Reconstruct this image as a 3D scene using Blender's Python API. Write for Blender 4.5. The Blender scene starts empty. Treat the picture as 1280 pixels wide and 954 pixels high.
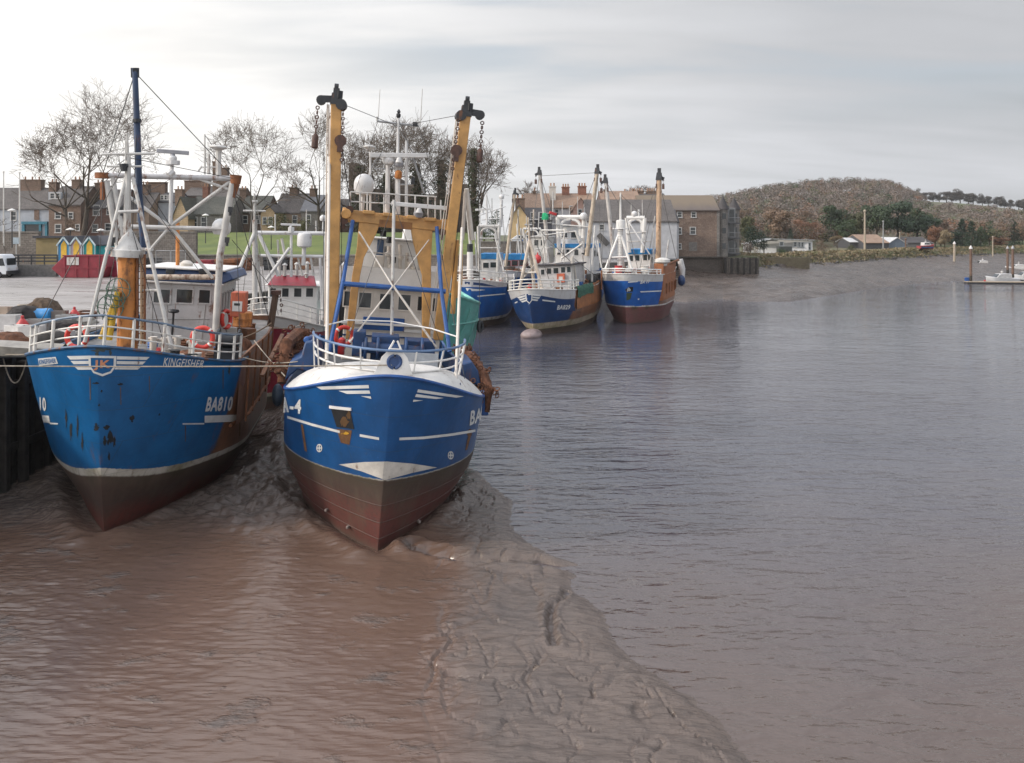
import bpy, bmesh, math, random
from mathutils import Vector, Matrix, noise, Euler
random.seed(7)
R = math.radians
scene = bpy.context.scene
COL = scene.collection
CAM_H, F, HX, HY = 10.4, 1000.0, 640.0, 290.0      # camera height (m), focal length and horizon in photo pixels

def P(px, py, Y):
    return Vector(((px-HX)*Y/F, Y, CAM_H+(HY-py)*Y/F))
def G(px, py, z=0.0):
    return P(px, py, (CAM_H-z)*F/(py-HY))
def lerp(a, b, t): return a+(b-a)*t
def sstep(a, b, x):
    t = max(0.0, min(1.0, (x-a)/(b-a))); return t*t*(3-2*t)
def interp(tab, x):
    if x <= tab[0][0]: return tab[0][1]
    for (a, va), (b, vb) in zip(tab, tab[1:]):
        if x <= b: return va+(vb-va)*(x-a)/(b-a)
    return tab[-1][1]

# ---------------------------------------------------------------- materials
class NT:
    def __init__(s, name):
        s.m = bpy.data.materials.new(name); s.m.use_nodes = True
        s.t = s.m.node_tree; s.n = s.t.nodes; s.l = s.t.links
        s.b = s.n['Principled BSDF']
        s.tc = s.n.new('ShaderNodeTexCoord')
        s.obj = s.tc.outputs['Object']
    def set(s, sock, v):
        if hasattr(v, 'is_output') or isinstance(v, bpy.types.NodeSocket): s.l.new(v, sock)
        elif isinstance(v, (tuple, list)) and len(v) == 3 and sock.type == 'RGBA': sock.default_value = (*v, 1)
        else: sock.default_value = v
    def math(s, op, a, b=0.0, c=0.0):
        n = s.n.new('ShaderNodeMath'); n.operation = op
        s.set(n.inputs[0], a); s.set(n.inputs[1], b); s.set(n.inputs[2], c); return n.outputs[0]
    def ramp(s, x, a, b, lo=0.0, hi=1.0):
        n = s.n.new('ShaderNodeMapRange'); n.interpolation_type = 'SMOOTHSTEP'
        s.set(n.inputs[0], x); s.set(n.inputs[1], a); s.set(n.inputs[2], b); s.set(n.inputs[3], lo); s.set(n.inputs[4], hi)
        return n.outputs[0]
    def mix(s, f, a, b, mode='MIX'):
        n = s.n.new('ShaderNodeMix'); n.data_type = 'RGBA'; n.blend_type = mode
        s.set(n.inputs[0], f); s.set(n.inputs[6], a); s.set(n.inputs[7], b); return n.outputs[2]
    def noise(s, scale=5, detail=4, rough=.55, sc=(1, 1, 1), vec=None, rot=(0, 0, 0), dist=0.0):
        mp = s.n.new('ShaderNodeMapping'); mp.inputs['Scale'].default_value = sc; mp.inputs['Rotation'].default_value = rot
        s.l.new(vec if vec is not None else s.obj, mp.inputs[0])
        n = s.n.new('ShaderNodeTexNoise'); n.inputs['Scale'].default_value = scale
        n.inputs['Detail'].default_value = detail; n.inputs['Roughness'].default_value = rough; n.inputs['Distortion'].default_value = dist
        s.l.new(mp.outputs[0], n.inputs['Vector']); return n.outputs[0]
    def xyz(s, vec=None):
        n = s.n.new('ShaderNodeSeparateXYZ'); s.l.new(vec if vec is not None else s.obj, n.inputs[0]); return n.outputs
    def comb(s, x, y, z):
        n = s.n.new('ShaderNodeCombineXYZ'); s.set(n.inputs[0], x); s.set(n.inputs[1], y); s.set(n.inputs[2], z); return n.outputs[0]
    def bump(s, h, strength=.3, dist=.02, nrm=None):
        n = s.n.new('ShaderNodeBump'); n.inputs['Strength'].default_value = strength; n.inputs['Distance'].default_value = dist
        s.set(n.inputs['Height'], h)
        if nrm is not None: s.l.new(nrm, n.inputs['Normal'])
        return n.outputs[0]
    def done(s, col=None, rough=None, nrm=None, metal=None):
        if col is not None: s.set(s.b.inputs['Base Color'], col)
        if rough is not None: s.set(s.b.inputs['Roughness'], rough)
        if nrm is not None: s.l.new(nrm, s.b.inputs['Normal'])
        if metal is not None: s.b.inputs['Metallic'].default_value = metal
        return s.m

RUST = (.20, .075, .028)
RUST_D = (.085, .036, .018)
_mc = {}
def paint(name, col, rough=.5, rust=0.0, var=.25, scale=1.6, bump=.15, metal=0.0):
    """Weathered painted metal: patchy tone, fine grain, vertical rust runs."""
    if name in _mc: return _mc[name]
    t = NT(name)
    n1 = t.noise(scale, 5); n2 = t.noise(scale*9, 3)
    dark = tuple(c*(1-var) for c in col); lite = tuple(min(1, c*(1+var*.5)) for c in col)
    c = t.mix(t.ramp(n1, .3, .7), dark, lite)
    c = t.mix(t.math('MULTIPLY', t.ramp(n2, .5, .8), .25), c, tuple(x*.6 for x in col))
    if rust > 0:
        st = t.noise(2.2, 5, .65, (1.5, 1.5, .28)); sp = t.noise(6, 4, .6)
        f = t.math('MULTIPLY', t.ramp(t.math('ADD', st, t.math('MULTIPLY', sp, .4)), .86-.3*rust, 1.02-.25*rust), .9)
        c = t.mix(f, c, t.mix(n2, RUST, RUST_D))
    t.done(c, t.math('ADD', rough-.08, t.math('MULTIPLY', n1, .2)), t.bump(n2, bump, .01), metal)
    _mc[name] = t.m; return t.m
def plain(name, col, rough=.7, var=.3, scale=3.0, bump=.3, bscale=20, bd=.02, metal=0):
    if name in _mc: return _mc[name]
    t = NT(name)
    n1 = t.noise(scale, 5); n2 = t.noise(bscale, 4)
    c = t.mix(t.ramp(n1, .25, .75), tuple(x*(1-var) for x in col), tuple(min(1, x*(1+var)) for x in col))
    c = t.mix(t.math('MULTIPLY', n2, .35), c, tuple(x*.5 for x in col))
    t.done(c, rough, t.bump(n2, bump, bd), metal); _mc[name] = t.m; return t.m
def brick(name, c1, c2, mortar, scale=1.0, bw=.5, rh=.22, var=.5, rough=.85, ms=.02):
    """Masonry, slates or planks laid in courses on any upright or sloping face."""
    if name in _mc: return _mc[name]
    t = NT(name); o = t.xyz()
    v = t.comb(t.math('ADD', o[0], o[1]), o[2], 0.0)
    b = t.n.new('ShaderNodeTexBrick'); t.l.new(v, b.inputs['Vector'])
    b.inputs['Scale'].default_value = scale; b.inputs['Brick Width'].default_value = bw; b.inputs['Row Height'].default_value = rh
    b.inputs['Mortar Size'].default_value = ms; b.inputs['Color1'].default_value = (*c1, 1); b.inputs['Color2'].default_value = (*c2, 1)
    b.inputs['Mortar'].default_value = (*mortar, 1); b.inputs['Bias'].default_value = 0
    n1 = t.noise(.35, 5, .6); n2 = t.noise(4, 4)
    c = t.mix(t.math('MULTIPLY', t.ramp(n1, .35, .75), var), b.outputs[0], tuple(x*.45 for x in c1))
    c = t.mix(t.math('MULTIPLY', t.ramp(n2, .4, .8), .5), c, tuple(min(1, x*1.5) for x in c2))
    t.done(c, rough, t.bump(t.math('ADD', b.outputs[1], n2), .5, .03)); _mc[name] = t.m; return t.m
def glass(name='window_glass', col=(.015, .018, .02)):
    if name in _mc: return _mc[name]
    t = NT(name); n = t.noise(.8, 2)
    t.done(t.mix(n, col, tuple(c*2.5+.01 for c in col)), .08); t.b.inputs['IOR'].default_value = 1.5
    _mc[name] = t.m; return t.m
def leaf(name, c1, c2, scale=.35):
    if name in _mc: return _mc[name]
    t = NT(name); n1 = t.noise(scale, 3); n2 = t.noise(scale*6, 2)
    oi = t.n.new('ShaderNodeObjectInfo')
    f = t.math('ADD', t.math('MULTIPLY', n1, .7), t.math('MULTIPLY', n2, .5))
    f = t.math('ADD', f, t.math('MULTIPLY', t.math('SUBTRACT', oi.outputs['Random'], .5), .3))
    t.done(t.mix(t.ramp(f, .35, .85), c1, c2), .75); _mc[name] = t.m; return t.m

# ---------------------------------------------------------------- mesh builder
class MB:
    def __init__(s): s.v = []; s.f = []; s.m = []; s.mi = 0; s.cuts = []
    def cut(s): s.cuts.append((len(s.v), len(s.f)))
    def each(s, name, mats, parent=None, **kw):
        """One object for every stretch between cuts."""
        a = (0, 0); obs = []
        for c in s.cuts+[(len(s.v), len(s.f))]:
            if c[1] > a[1]:
                m = MB(); m.v = s.v[a[0]:c[0]]; m.f = [tuple(i-a[0] for i in f) for f in s.f[a[1]:c[1]]]; m.m = s.m[a[1]:c[1]]
                obs.append(m.build(name, mats, parent, **kw))
            a = c
        return obs
    def add(s, vs, fs):
        o = len(s.v); s.v += [tuple(v) for v in vs]
        for f in fs: s.f.append(tuple(i+o for i in f)); s.m.append(s.mi)
        return s
    def box(s, c, d, rz=0.0, rx=0.0, ry=0.0, top=1.0):
        M = Euler((rx, ry, rz)).to_matrix(); c = Vector(c); vs = []
        for z in (-.5, .5):
            k = top if z > 0 else 1
            for x, y in ((-.5, -.5), (.5, -.5), (.5, .5), (-.5, .5)):
                vs.append(c+M @ Vector((x*d[0]*k, y*d[1]*k, z*d[2])))
        return s.add(vs, [(3, 2, 1, 0), (4, 5, 6, 7), (0, 1, 5, 4), (1, 2, 6, 5), (2, 3, 7, 6), (3, 0, 4, 7)])
    def mm(s, x0, x1, y0, y1, z0, z1):
        return s.box(((x0+x1)/2, (y0+y1)/2, (z0+z1)/2), (abs(x1-x0), abs(y1-y0), abs(z1-z0)))
    def bar(s, p, q, w, h=None, up=(0, 0, 1)):
        """Rectangular bar from p to q."""
        p, q = Vector(p), Vector(q); h = h or w; d = (q-p).normalized(); u = Vector(up)
        if abs(d.dot(u)) > .95: u = Vector((1, 0, 0))
        a = d.cross(u).normalized()*w/2; b = a.cross(d).normalized()*h/2; vs = []
        for e in (p, q): vs += [e-a-b, e+a-b, e+a+b, e-a+b]
        return s.add(vs, [(3, 2, 1, 0), (4, 5, 6, 7), (0, 1, 5, 4), (1, 2, 6, 5), (2, 3, 7, 6), (3, 0, 4, 7)])
    def tube(s, p, q, r, r2=None, n=8, caps=True):
        return s.path([p, q], [r, r if r2 is None else r2], n, caps=caps)
    def path(s, pts, r, n=6, closed=False, caps=True):
        pts = [Vector(p) for p in pts]; k = len(pts)
        rr = r if isinstance(r, (list, tuple)) else [r]*k
        vs = []; ref = None
        for i, p in enumerate(pts):
            a = pts[i-1] if (i > 0 or closed) else p; b = pts[(i+1) % k] if (i < k-1 or closed) else p
            d = (b-a); d = d.normalized() if d.length > 1e-9 else Vector((0, 0, 1))
            if ref is None: ref = Vector((0, 0, 1)) if abs(d.z) < .9 else Vector((1, 0, 0))
            u = d.cross(ref)
            if u.length < 1e-4: ref = Vector((0, 1, 0)) if abs(d.y) < .9 else Vector((1, 0, 0)); u = d.cross(ref)
            u.normalize(); w = d.cross(u)
            for j in range(n):
                t = 2*math.pi*j/n; vs.append(p+(u*math.cos(t)+w*math.sin(t))*rr[i])
        fs = []
        for i in range(k if closed else k-1):
            for j in range(n):
                a, b = i*n+j, i*n+(j+1) % n; c, d = ((i+1) % k)*n+(j+1) % n, ((i+1) % k)*n+j
                fs.append((a, b, c, d))
        if caps and not closed: fs += [tuple(range(n-1, -1, -1)), tuple((k-1)*n+j for j in range(n))]
        return s.add(vs, fs)
    def lathe(s, prof, o=(0, 0, 0), n=14, M=None):
        """prof: (radius, height) pairs turned about z through o."""
        o = Vector(o); vs = []; fs = []
        for r, h in prof:
            for j in range(n):
                t = 2*math.pi*j/n; p = Vector((r*math.cos(t), r*math.sin(t), h))
                vs.append(o+(M @ p if M else p))
        for i in range(len(prof)-1):
            for j in range(n): fs.append((i*n+j, i*n+(j+1) % n, (i+1)*n+(j+1) % n, (i+1)*n+j))
        fs.append(tuple(range(n-1, -1, -1))); fs.append(tuple((len(prof)-1)*n+j for j in range(n)))
        return s.add(vs, fs)
    def ball(s, c, r, n=12, k=8, sq=(1, 1, 1)):
        c = Vector(c); vs = []; fs = []
        for i in range(k+1):
            a = math.pi*i/k
            for j in range(n):
                t = 2*math.pi*j/n
                vs.append(c+Vector((r*sq[0]*math.sin(a)*math.cos(t), r*sq[1]*math.sin(a)*math.sin(t), -r*sq[2]*math.cos(a))))
        for i in range(k):
            for j in range(n): fs.append((i*n+j, i*n+(j+1) % n, (i+1)*n+(j+1) % n, (i+1)*n+j))
        return s.add(vs, fs)
    def prism(s, poly, vec):
        poly = [Vector(p) for p in poly]; vec = Vector(vec); n = len(poly)
        fs = [tuple(range(n-1, -1, -1)), tuple(range(n, 2*n))]+[(i, (i+1) % n, n+(i+1) % n, n+i) for i in range(n)]
        return s.add(poly+[p+vec for p in poly], fs)
    def ring(s, c, axis, r, tr, n=20, k=8):
        c = Vector(c); ax = Vector(axis).normalized(); u = ax.cross(Vector((0, 0, 1)) if abs(ax.z) < .9 else Vector((1, 0, 0))).normalized(); w = ax.cross(u)
        return s.path([c+(u*math.cos(2*math.pi*i/n)+w*math.sin(2*math.pi*i/n))*r for i in range(n)], tr, k, closed=True)
    def grid(s, rows):
        nr, nc = len(rows), len(rows[0]); vs = [p for r in rows for p in r]
        return s.add(vs, [(i*nc+j, i*nc+j+1, (i+1)*nc+j+1, (i+1)*nc+j) for i in range(nr-1) for j in range(nc-1)])
    def build(s, name, mats, parent=None, angle=38, loc=None, bevel=0.0, fix=True):
        me = bpy.data.meshes.new(name)
        o = Vector(loc) if loc is not None else None
        me.from_pydata([tuple(Vector(v)-o) for v in s.v] if o is not None else s.v, [], s.f)
        if not isinstance(mats, (list, tuple)): mats = [mats]
        for m in mats: me.materials.append(m)
        if len(mats) > 1: me.polygons.foreach_set('material_index', s.m)
        if fix and len(s.f) < 20000:
            bm = bmesh.new(); bm.from_mesh(me); bmesh.ops.recalc_face_normals(bm, faces=bm.faces); bm.to_mesh(me); bm.free()
        if angle:
            me.polygons.foreach_set('use_smooth', [True]*len(me.polygons)); me.set_sharp_from_angle(angle=R(angle))
        me.update()
        ob = bpy.data.objects.new(name, me); COL.objects.link(ob)
        if o is not None: ob.location = o
        if parent is not None: ob.parent = parent
        if bevel:
            bv = ob.modifiers.new('edge', 'BEVEL'); bv.width = bevel; bv.segments = 2; bv.limit_method = 'ANGLE'; bv.angle_limit = R(40)
        return ob

def tag(o, label, cat, group=None, kind=None):
    if label: o['label'] = label
    if cat: o['category'] = cat
    if group: o['group'] = group
    if kind: o['kind'] = kind
    return o
def thing(name, label, cat, loc, group=None, rot=(0, 0, 0)):
    o = bpy.data.objects.new(name, None); COL.objects.link(o); o.location = loc; o.rotation_euler = rot
    return tag(o, label, cat, group)
def struct(o, label=None, cat=None):
    o['kind'] = 'structure'
    return tag(o, label, cat)
def copy_tree(o, loc, label=None, rot=None, scale=None):
    c = o.copy(); COL.objects.link(c); c.location = loc
    if label: c['label'] = label
    if rot is not None: c.rotation_euler = rot
    if scale is not None: c.scale = scale
    for ch in list(o.children):
        d = ch.copy(); COL.objects.link(d); d.parent = c
        for g in list(ch.children):
            e = g.copy(); COL.objects.link(e); e.parent = d
    return c
# ---------------------------------------------------------------- camera, sky, sun
cam_d = bpy.data.cameras.new('camera'); cam = bpy.data.objects.new('camera', cam_d); COL.objects.link(cam)
cam.location = (0, 0, CAM_H); cam.rotation_euler = (R(90), 0, 0)
cam_d.sensor_width = 36; cam_d.lens = 36*F/1280; cam_d.shift_y = -(477-HY)/1280
cam_d.clip_start = .5; cam_d.clip_end = 6000
scene.camera = cam
scene.view_settings.view_transform = 'Standard'; scene.view_settings.look = 'None'
scene.view_settings.exposure = 0.3; scene.view_settings.gamma = 1
scene.render.engine = 'CYCLES'
scene.cycles.use_denoising = True
scene.cycles.max_bounces = 6; scene.cycles.transparent_max_bounces = 8

SUN_DIR = Vector((-.86, -.22, .46)).normalized()
sd = bpy.data.lights.new('sun', 'SUN'); sun = bpy.data.objects.new('sun', sd); COL.objects.link(sun)
sd.energy = 2.3; sd.angle = R(5); sd.color = (1.0, .90, .78)
sun.rotation_euler = SUN_DIR.to_track_quat('Z', 'Y').to_euler(); sun.location = (-60, -20, 60)

w = bpy.data.worlds.new('World'); scene.world = w; w.use_nodes = True
nt = w.node_tree; N = nt.nodes; Lk = nt.links
bg = N['Background']; bg.inputs[1].default_value = .1
sky = N.new('ShaderNodeTexSky'); sky.sky_type = 'NISHITA'; sky.sun_disc = False
sky.sun_elevation = math.asin(SUN_DIR.z); sky.sun_rotation = math.atan2(SUN_DIR.x, SUN_DIR.y)
def wn(kind, **kw):
    n = N.new(kind)
    for k, v in kw.items(): setattr(n, k, v)
    return n
def wmath(op, a, b=0.0):
    n = wn('ShaderNodeMath', operation=op)
    for i, x in enumerate((a, b)):
        if isinstance(x, bpy.types.NodeSocket): Lk.new(x, n.inputs[i])
        else: n.inputs[i].default_value = x
    return n.outputs[0]
def wrange(x, a, b, lo, hi):
    n = wn('ShaderNodeMapRange', interpolation_type='SMOOTHSTEP'); Lk.new(x, n.inputs[0])
    for i, v in enumerate((a, b, lo, hi)): n.inputs[i+1].default_value = v
    return n.outputs[0]
def wmix(f, a, b, mode='MIX'):
    n = wn('ShaderNodeMix', data_type='RGBA', blend_type=mode)
    for i, x in ((0, f), (6, a), (7, b)):
        if isinstance(x, bpy.types.NodeSocket): Lk.new(x, n.inputs[i])
        else: n.inputs[i].default_value = x if not isinstance(x, tuple) else (*x, 1)
    return n.outputs[2]
tc = wn('ShaderNodeTexCoord'); sp = wn('ShaderNodeSeparateXYZ'); Lk.new(tc.outputs['Generated'], sp.inputs[0])
zc = wmath('ADD', wmath('MAXIMUM', sp.outputs[2], 0.0), .16)
cb = wn('ShaderNodeCombineXYZ'); Lk.new(wmath('DIVIDE', sp.outputs[0], zc), cb.inputs[0]); Lk.new(wmath('DIVIDE', sp.outputs[1], zc), cb.inputs[1])
def wnoise(scale, detail, sc, rot, rough=.5, dist=.4):
    mp = wn('ShaderNodeMapping'); mp.inputs['Scale'].default_value = sc; mp.inputs['Rotation'].default_value = (0, 0, R(rot)); mp.inputs['Location'].default_value = (.55, 1.15, 0)
    Lk.new(cb.outputs[0], mp.inputs[0]); n = wn('ShaderNodeTexNoise'); Lk.new(mp.outputs[0], n.inputs['Vector'])
    n.inputs['Scale'].default_value = scale; n.inputs['Detail'].default_value = detail; n.inputs['Roughness'].default_value = rough; n.inputs['Distortion'].default_value = dist
    return n.outputs[0]
c1 = wnoise(.75, 5, (.7, 1.5, 1), -14, .45); c2 = wnoise(2.6, 5, (.45, 1.6, 1), -12, .5)
# cloud brightness grows towards the veiled sun
az = wmath('ADD', wmath('MULTIPLY', sp.outputs[0], SUN_DIR.x), wmath('MULTIPLY', sp.outputs[1], SUN_DIR.y))
top_r = wmath('MULTIPLY', wrange(sp.outputs[2], .07, .25, 0.0, .17), wrange(sp.outputs[0], -.35, .25, .25, 1.0))
bright = wmath('MULTIPLY', wmath('SUBTRACT', 1.0, top_r), wmath('MULTIPLY', wrange(az, -.66, .36, 5.2, 9.9), wrange(sp.outputs[2], .24, .75, 1.0, 2.1)))     # an overcast sky is brightest overhead
mod = wmath('ADD', wmath('MULTIPLY', c1, .75), wmath('MULTIPLY', c2, .30))
mod = wmath('ADD', mod, .475)
tint = wmix(wrange(az, -.6, .25, 0, 1), (.935, .955, 1.0), (1.0, .976, .940))
tint = wmix(wrange(sp.outputs[2], .2, .6, 0, .8), tint, (.90, .95, 1.06))
cl = wn('ShaderNodeVectorMath', operation='SCALE'); Lk.new(tint, cl.inputs[0]); Lk.new(wmath('MULTIPLY', bright, mod), cl.inputs['Scale'])
gap = wmath('MULTIPLY', wrange(wmath('ADD', c1, wmath('MULTIPLY', c2, .5)), .60, .86, .75, 0.0), wmath('MULTIPLY', wrange(sp.outputs[2], .10, .27, .08, 1.0), wrange(sp.outputs[2], .4, .7, 1.0, .35)))
# the thin blue of the open sky between the veils
skyc = wmix(1.0, sky.outputs[0], (1.5, 1.5, 1.42), 'MULTIPLY')
gap = wmath('MULTIPLY', gap, wrange(sp.outputs[0], -.42, .10, .12, 1.0))
skyc = wmix(.62, skyc, (4.3, 4.75, 5.2))
low = wmix(gap, cl.outputs[0], skyc)
Lk.new(low, bg.inputs[0])

# ---------------------------------------------------------------- water
t = NT('river_water')
geo = t.n.new('ShaderNodeNewGeometry'); pos = geo.outputs['Position']
n1 = t.noise(.95, 3, .5, (.45, 1.3, 1), pos, (0, 0, R(-16)), .5)
n2 = t.noise(2.3, 3, .5, (.5, 1.4, 1), pos, (0, 0, R(-26)), .4)
n3 = t.noise(.16, 3, .5, (1, 1, 1), pos)
n4 = t.noise(.42, 2, .5, (.5, 1.6, 1), pos, (0, 0, R(8)))
n5 = t.noise(9.5, 2, .5, (.55, 1.35, 1), pos, (0, 0, R(-30)), .3)
h = t.math('ADD', t.math('ADD', t.math('MULTIPLY', n1, 1.0), t.math('MULTIPLY', n2, .62)), t.math('MULTIPLY', n5, .07))
amp = t.ramp(n3, .3, .7, .55, 1.0)
h = t.math('ADD', t.math('MULTIPLY', h, amp), t.math('MULTIPLY', n4, .7))
silt = t.ramp(t.math('ADD', t.xyz(pos)[1], t.math('MULTIPLY', n3, 14.0)), 18, 46)      # brown silt over the shallows; lilac beyond paints in the mirrored sky
bp = t.n.new('ShaderNodeBump'); bp.inputs['Strength'].default_value = .75; t.l.new(h, bp.inputs['Height']); t.l.new(t.ramp(t.xyz(pos)[1], 20, 85, .23, .065), bp.inputs['Distance'])
t.done(t.mix(silt, (.088, .058, .044), (.072, .069, .082)), .02, bp.outputs[0])
t.b.inputs['IOR'].default_value = 1.75
WATER = t.m
mb = MB(); mb.add([(-400, 2, 0), (880, 2, 0), (880, 700, 0), (-400, 700, 0)], [(0, 1, 2, 3)])
struct(mb.build('water', WATER, angle=0), 'brown tidal river water rippling past the moored boats', 'water')

# ---------------------------------------------------------------- mud
def mud_mat(name, c1, c2, rough_lo, rough_hi, bs=.5, film=False):
    t = NT(name); geo = t.n.new('ShaderNodeNewGeometry'); pos = geo.outputs['Position']
    a = t.noise(.22, 5, .6, (1, 1, 1), pos); b = t.noise(2.6, 5, .6, (.4, 2.0, 1), pos); c = t.noise(9, 4, .6, (.35, 1.9, 1), pos, (0, 0, R(4)))
    d = t.noise(26, 3, .6, (.4, 1.4, 1), pos); e = t.noise(.9, 5, .65, (.7, 1.3, 1), pos)
    colr = t.mix(t.ramp(a, .35, .65), c1, c2)
    colr = t.mix(t.math('MULTIPLY', t.ramp(b, .5, .70), .65), colr, tuple(x*.42 for x in c1))
    h = t.math('ADD', t.math('ADD', t.math('MULTIPLY', b, .6), t.math('MULTIPLY', c, .5)), t.math('MULTIPLY', d, .16))
    rg = t.ramp(t.math('ADD', e, t.math('MULTIPLY', c, .4)), .5, .9, rough_lo, rough_hi)
    if film:      # where the last sheet of brown water still runs off: smoother, glossier, redder
        o = t.xyz(pos); w1 = t.noise(.34, 4, .6, (1, .55, 1), pos)
        fm = t.math('MULTIPLY', t.ramp(t.math('ADD', t.math('ADD', o[0], t.math('MULTIPLY', w1, 3.2)), t.math('MULTIPLY', o[1], .05)), 2.2, .4), t.ramp(o[1], 30, 26))
        fm = t.math('MULTIPLY', fm, t.ramp(e, .70, .56))
        colr = t.mix(fm, colr, t.mix(a, (.128, .078, .056), (.108, .070, .053)))
        rg = t.math('MULTIPLY', rg, t.math('SUBTRACT', 1.0, t.math('MULTIPLY', fm, .62)))
        h = t.math('MULTIPLY', h, t.math('SUBTRACT', 1.0, t.math('MULTIPLY', fm, .72)))
    t.done(colr, rg, t.bump(h, bs, .075))
    t.b.inputs['IOR'].default_value = 1.46
    return t.m
MUD = mud_mat('wet_mud', (.122, .092, .076), (.100, .078, .067), .07, .24, 1.0, True)
MUD_FAR = mud_mat('bank_mud', (.098, .074, .060), (.066, .049, .040), .14, .5, .9)

SHORE = [G(x, y) for x, y in ((1010, 1010), (932, 954), (893, 905), (855, 872), (820, 848), (790, 830), (768, 812), (757, 790), (752, 772), (728, 752), (709, 742), (706, 722), (722, 711), (690, 699), (660, 684), (638, 664), (634, 645), (636, 628), (618, 612), (592, 600))]
SHORE = [Vector((v.x, v.y)) for v in SHORE]+[Vector((-3.2, 37)), Vector((-6, 44)), Vector((-13, 52)), Vector((-20.5, 58))]
SHORE = [Vector((10.5, 5))]+SHORE
LAND = SHORE+[Vector((-60, 58)), Vector((-60, 5))]
def segd(p, a, b):
    ab = b-a; u = max(0, min(1, (p-a).dot(ab)/max(ab.length_squared, 1e-9))); return (p-a-ab*u).length
def shore_d(p):
    d = min(segd(p, a, b) for a, b in zip(SHORE, SHORE[1:]))
    ins = False; n = len(LAND)
    for i in range(n):
        a, b = LAND[i], LAND[(i+1) % n]
        if (a.y > p.y) != (b.y > p.y) and p.x < (b.x-a.x)*(p.y-a.y)/(b.y-a.y)+a.x: ins = not ins
    return d if ins else -d
CR = []      # runnels and cracks in the mud: (points, width, depth)
for pts, wd, dp in (
    (((515, 692), (540, 697), (575, 704), (620, 706), (680, 708), (722, 713)), .42, .30),
    (((708, 742), (705, 752), (692, 763), (688, 780), (690, 800), (694, 812)), .16, .12),
    (((330, 560), (345, 600), (300, 640), (240, 665)), .5, .12)):
    CR.append(([Vector((G(x, y).x, G(x, y).y)) for x, y in pts], wd, dp))
HULL_SITES = []      # (x, y, heading vector) of the grounded keels, hollows scoured round them
def mud_z(x, y):
    p = Vector((x, y)); d = shore_d(p)
    if d < -3: return -.6
    z = .10*(1-math.exp(-max(d, 0)/.3))+.05*(1-math.exp(-max(d, 0)/2.4))+.010*max(d, 0)**.8 if d > 0 else .16*d
    if d > -.5:
        k = min(1, (d+.5)/.9)
        w = noise.noise((x*.25, y*.25, 3.1))
        film = sstep(-.6, -2.6, x+1.6*noise.noise((x*.4, y*.22, 6.0))+.05*(y-20))*sstep(31, 26, y)      # thin sheet of brown water still draining off
        rf = 1-.72*film
        z += k*.05*noise.noise((x*.35, y*.5, 0))
        z += k*.040*rf*(1-2*abs(noise.noise((x*.55+w*1.5, y*2.3+.3*x, 1.7))))     # ripple ridges the ebb leaves
        z += k*.026*(1-.4*film)*(1-2*abs(noise.noise((x*1.3, y*5.0+.2*x, 5.2))))
        z += k*.018*rf*noise.noise((x*3.1, y*6.5, 9.0))
        z += k*rf*(.022*(1-2*abs(noise.noise((x*1.9+w, y*8.5, 4.4))))+.012*noise.noise((x*5, y*13, 2.2)))
        lump = sstep(-1.5, 4, x+y*.02) * sstep(25.2, 27, y)*sstep(34, 31, y)
        z += k*lump*.16*abs(noise.noise((x*2.3, y*2.6, 2.0)))
        lump2 = sstep(-13, -10.5, x)*sstep(-5, -7.5, x)*sstep(26, 29, y)
        z += k*lump2*(.22*abs(noise.noise((x*1.1, y*1.3, 7.7)))+.09*noise.noise((x*3.0, y*3.4, 1.0)))
        dry = (1-film)*sstep(.1, .9, d)
        if dry > .02:      # meandering drainage cracks
            wx, wy = .55*noise.noise((x*.9, y*.9, 11)), .55*noise.noise((x*.9, y*.9, 17))
            for fx, fy, dpt, sd_, th_ in ((.42, .20, .085, 2.5, .024), (.8, .36, .055, 8.1, .028), (1.5, .8, .05, 14.3, .055)):
                c_ = abs(noise.noise(((x+wx)*fx, (y+wy)*fy, sd_)))
                if c_ < th_*2.5: z -= k*dry*dpt*math.exp(-(c_/th_)**2)*sstep(-.4, .05, noise.noise((x*.3, y*.3, sd_+3)))
        for pts, wd, dp in CR:
            if abs(pts[0].x-x) < 7 and abs(pts[0].y-y) < 9:
                wob = .12*noise.noise((x*2.6, y*2.6, 4.0))
                dd = min(segd(p, a, b) for a, b in zip(pts, pts[1:]))+wob
                if dd < wd*2.5: z -= k*dp*math.exp(-(max(dd, 0)/(wd*.5))**2)-k*.35*dp*math.exp(-((dd-wd*1.3)/(wd*.5))**2)
        for hx, hy, ux, uy in HULL_SITES:
            qx, qy = x-hx, y-hy; al = qx*ux+qy*uy; ac = abs(qx*uy-qy*ux)
            b = 3.4*min(1, max(0, al)/7)**.8; r = (ac-b) if al > 0 else math.hypot(al, ac)
            if -1 < r < 2.2: z += .20*math.exp(-((r-.9)/.5)**2)*(.7+.8*noise.noise((x*1.3, y*1.3, 3)))-.16*math.exp(-(max(r, 0)/.35)**2)
    return z
def build_mud():
    ys = []; y = 9.0
    while y < 60: ys.append(y); y *= 1.0044 if y < 34 else 1.009
    rows = []
    for y in ys:
        x0 = max(-21.5, -.70*y-4); x1 = min(11.5, 16-y*.25) if y < 40 else 2
        n = 400; rows.append([(lerp(x0, x1, j/n), y, mud_z(lerp(x0, x1, j/n), y)) for j in range(n+1)])
    mb = MB(); mb.grid(rows)
    return mb.build('mud', MUD, angle=0, fix=False)

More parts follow.
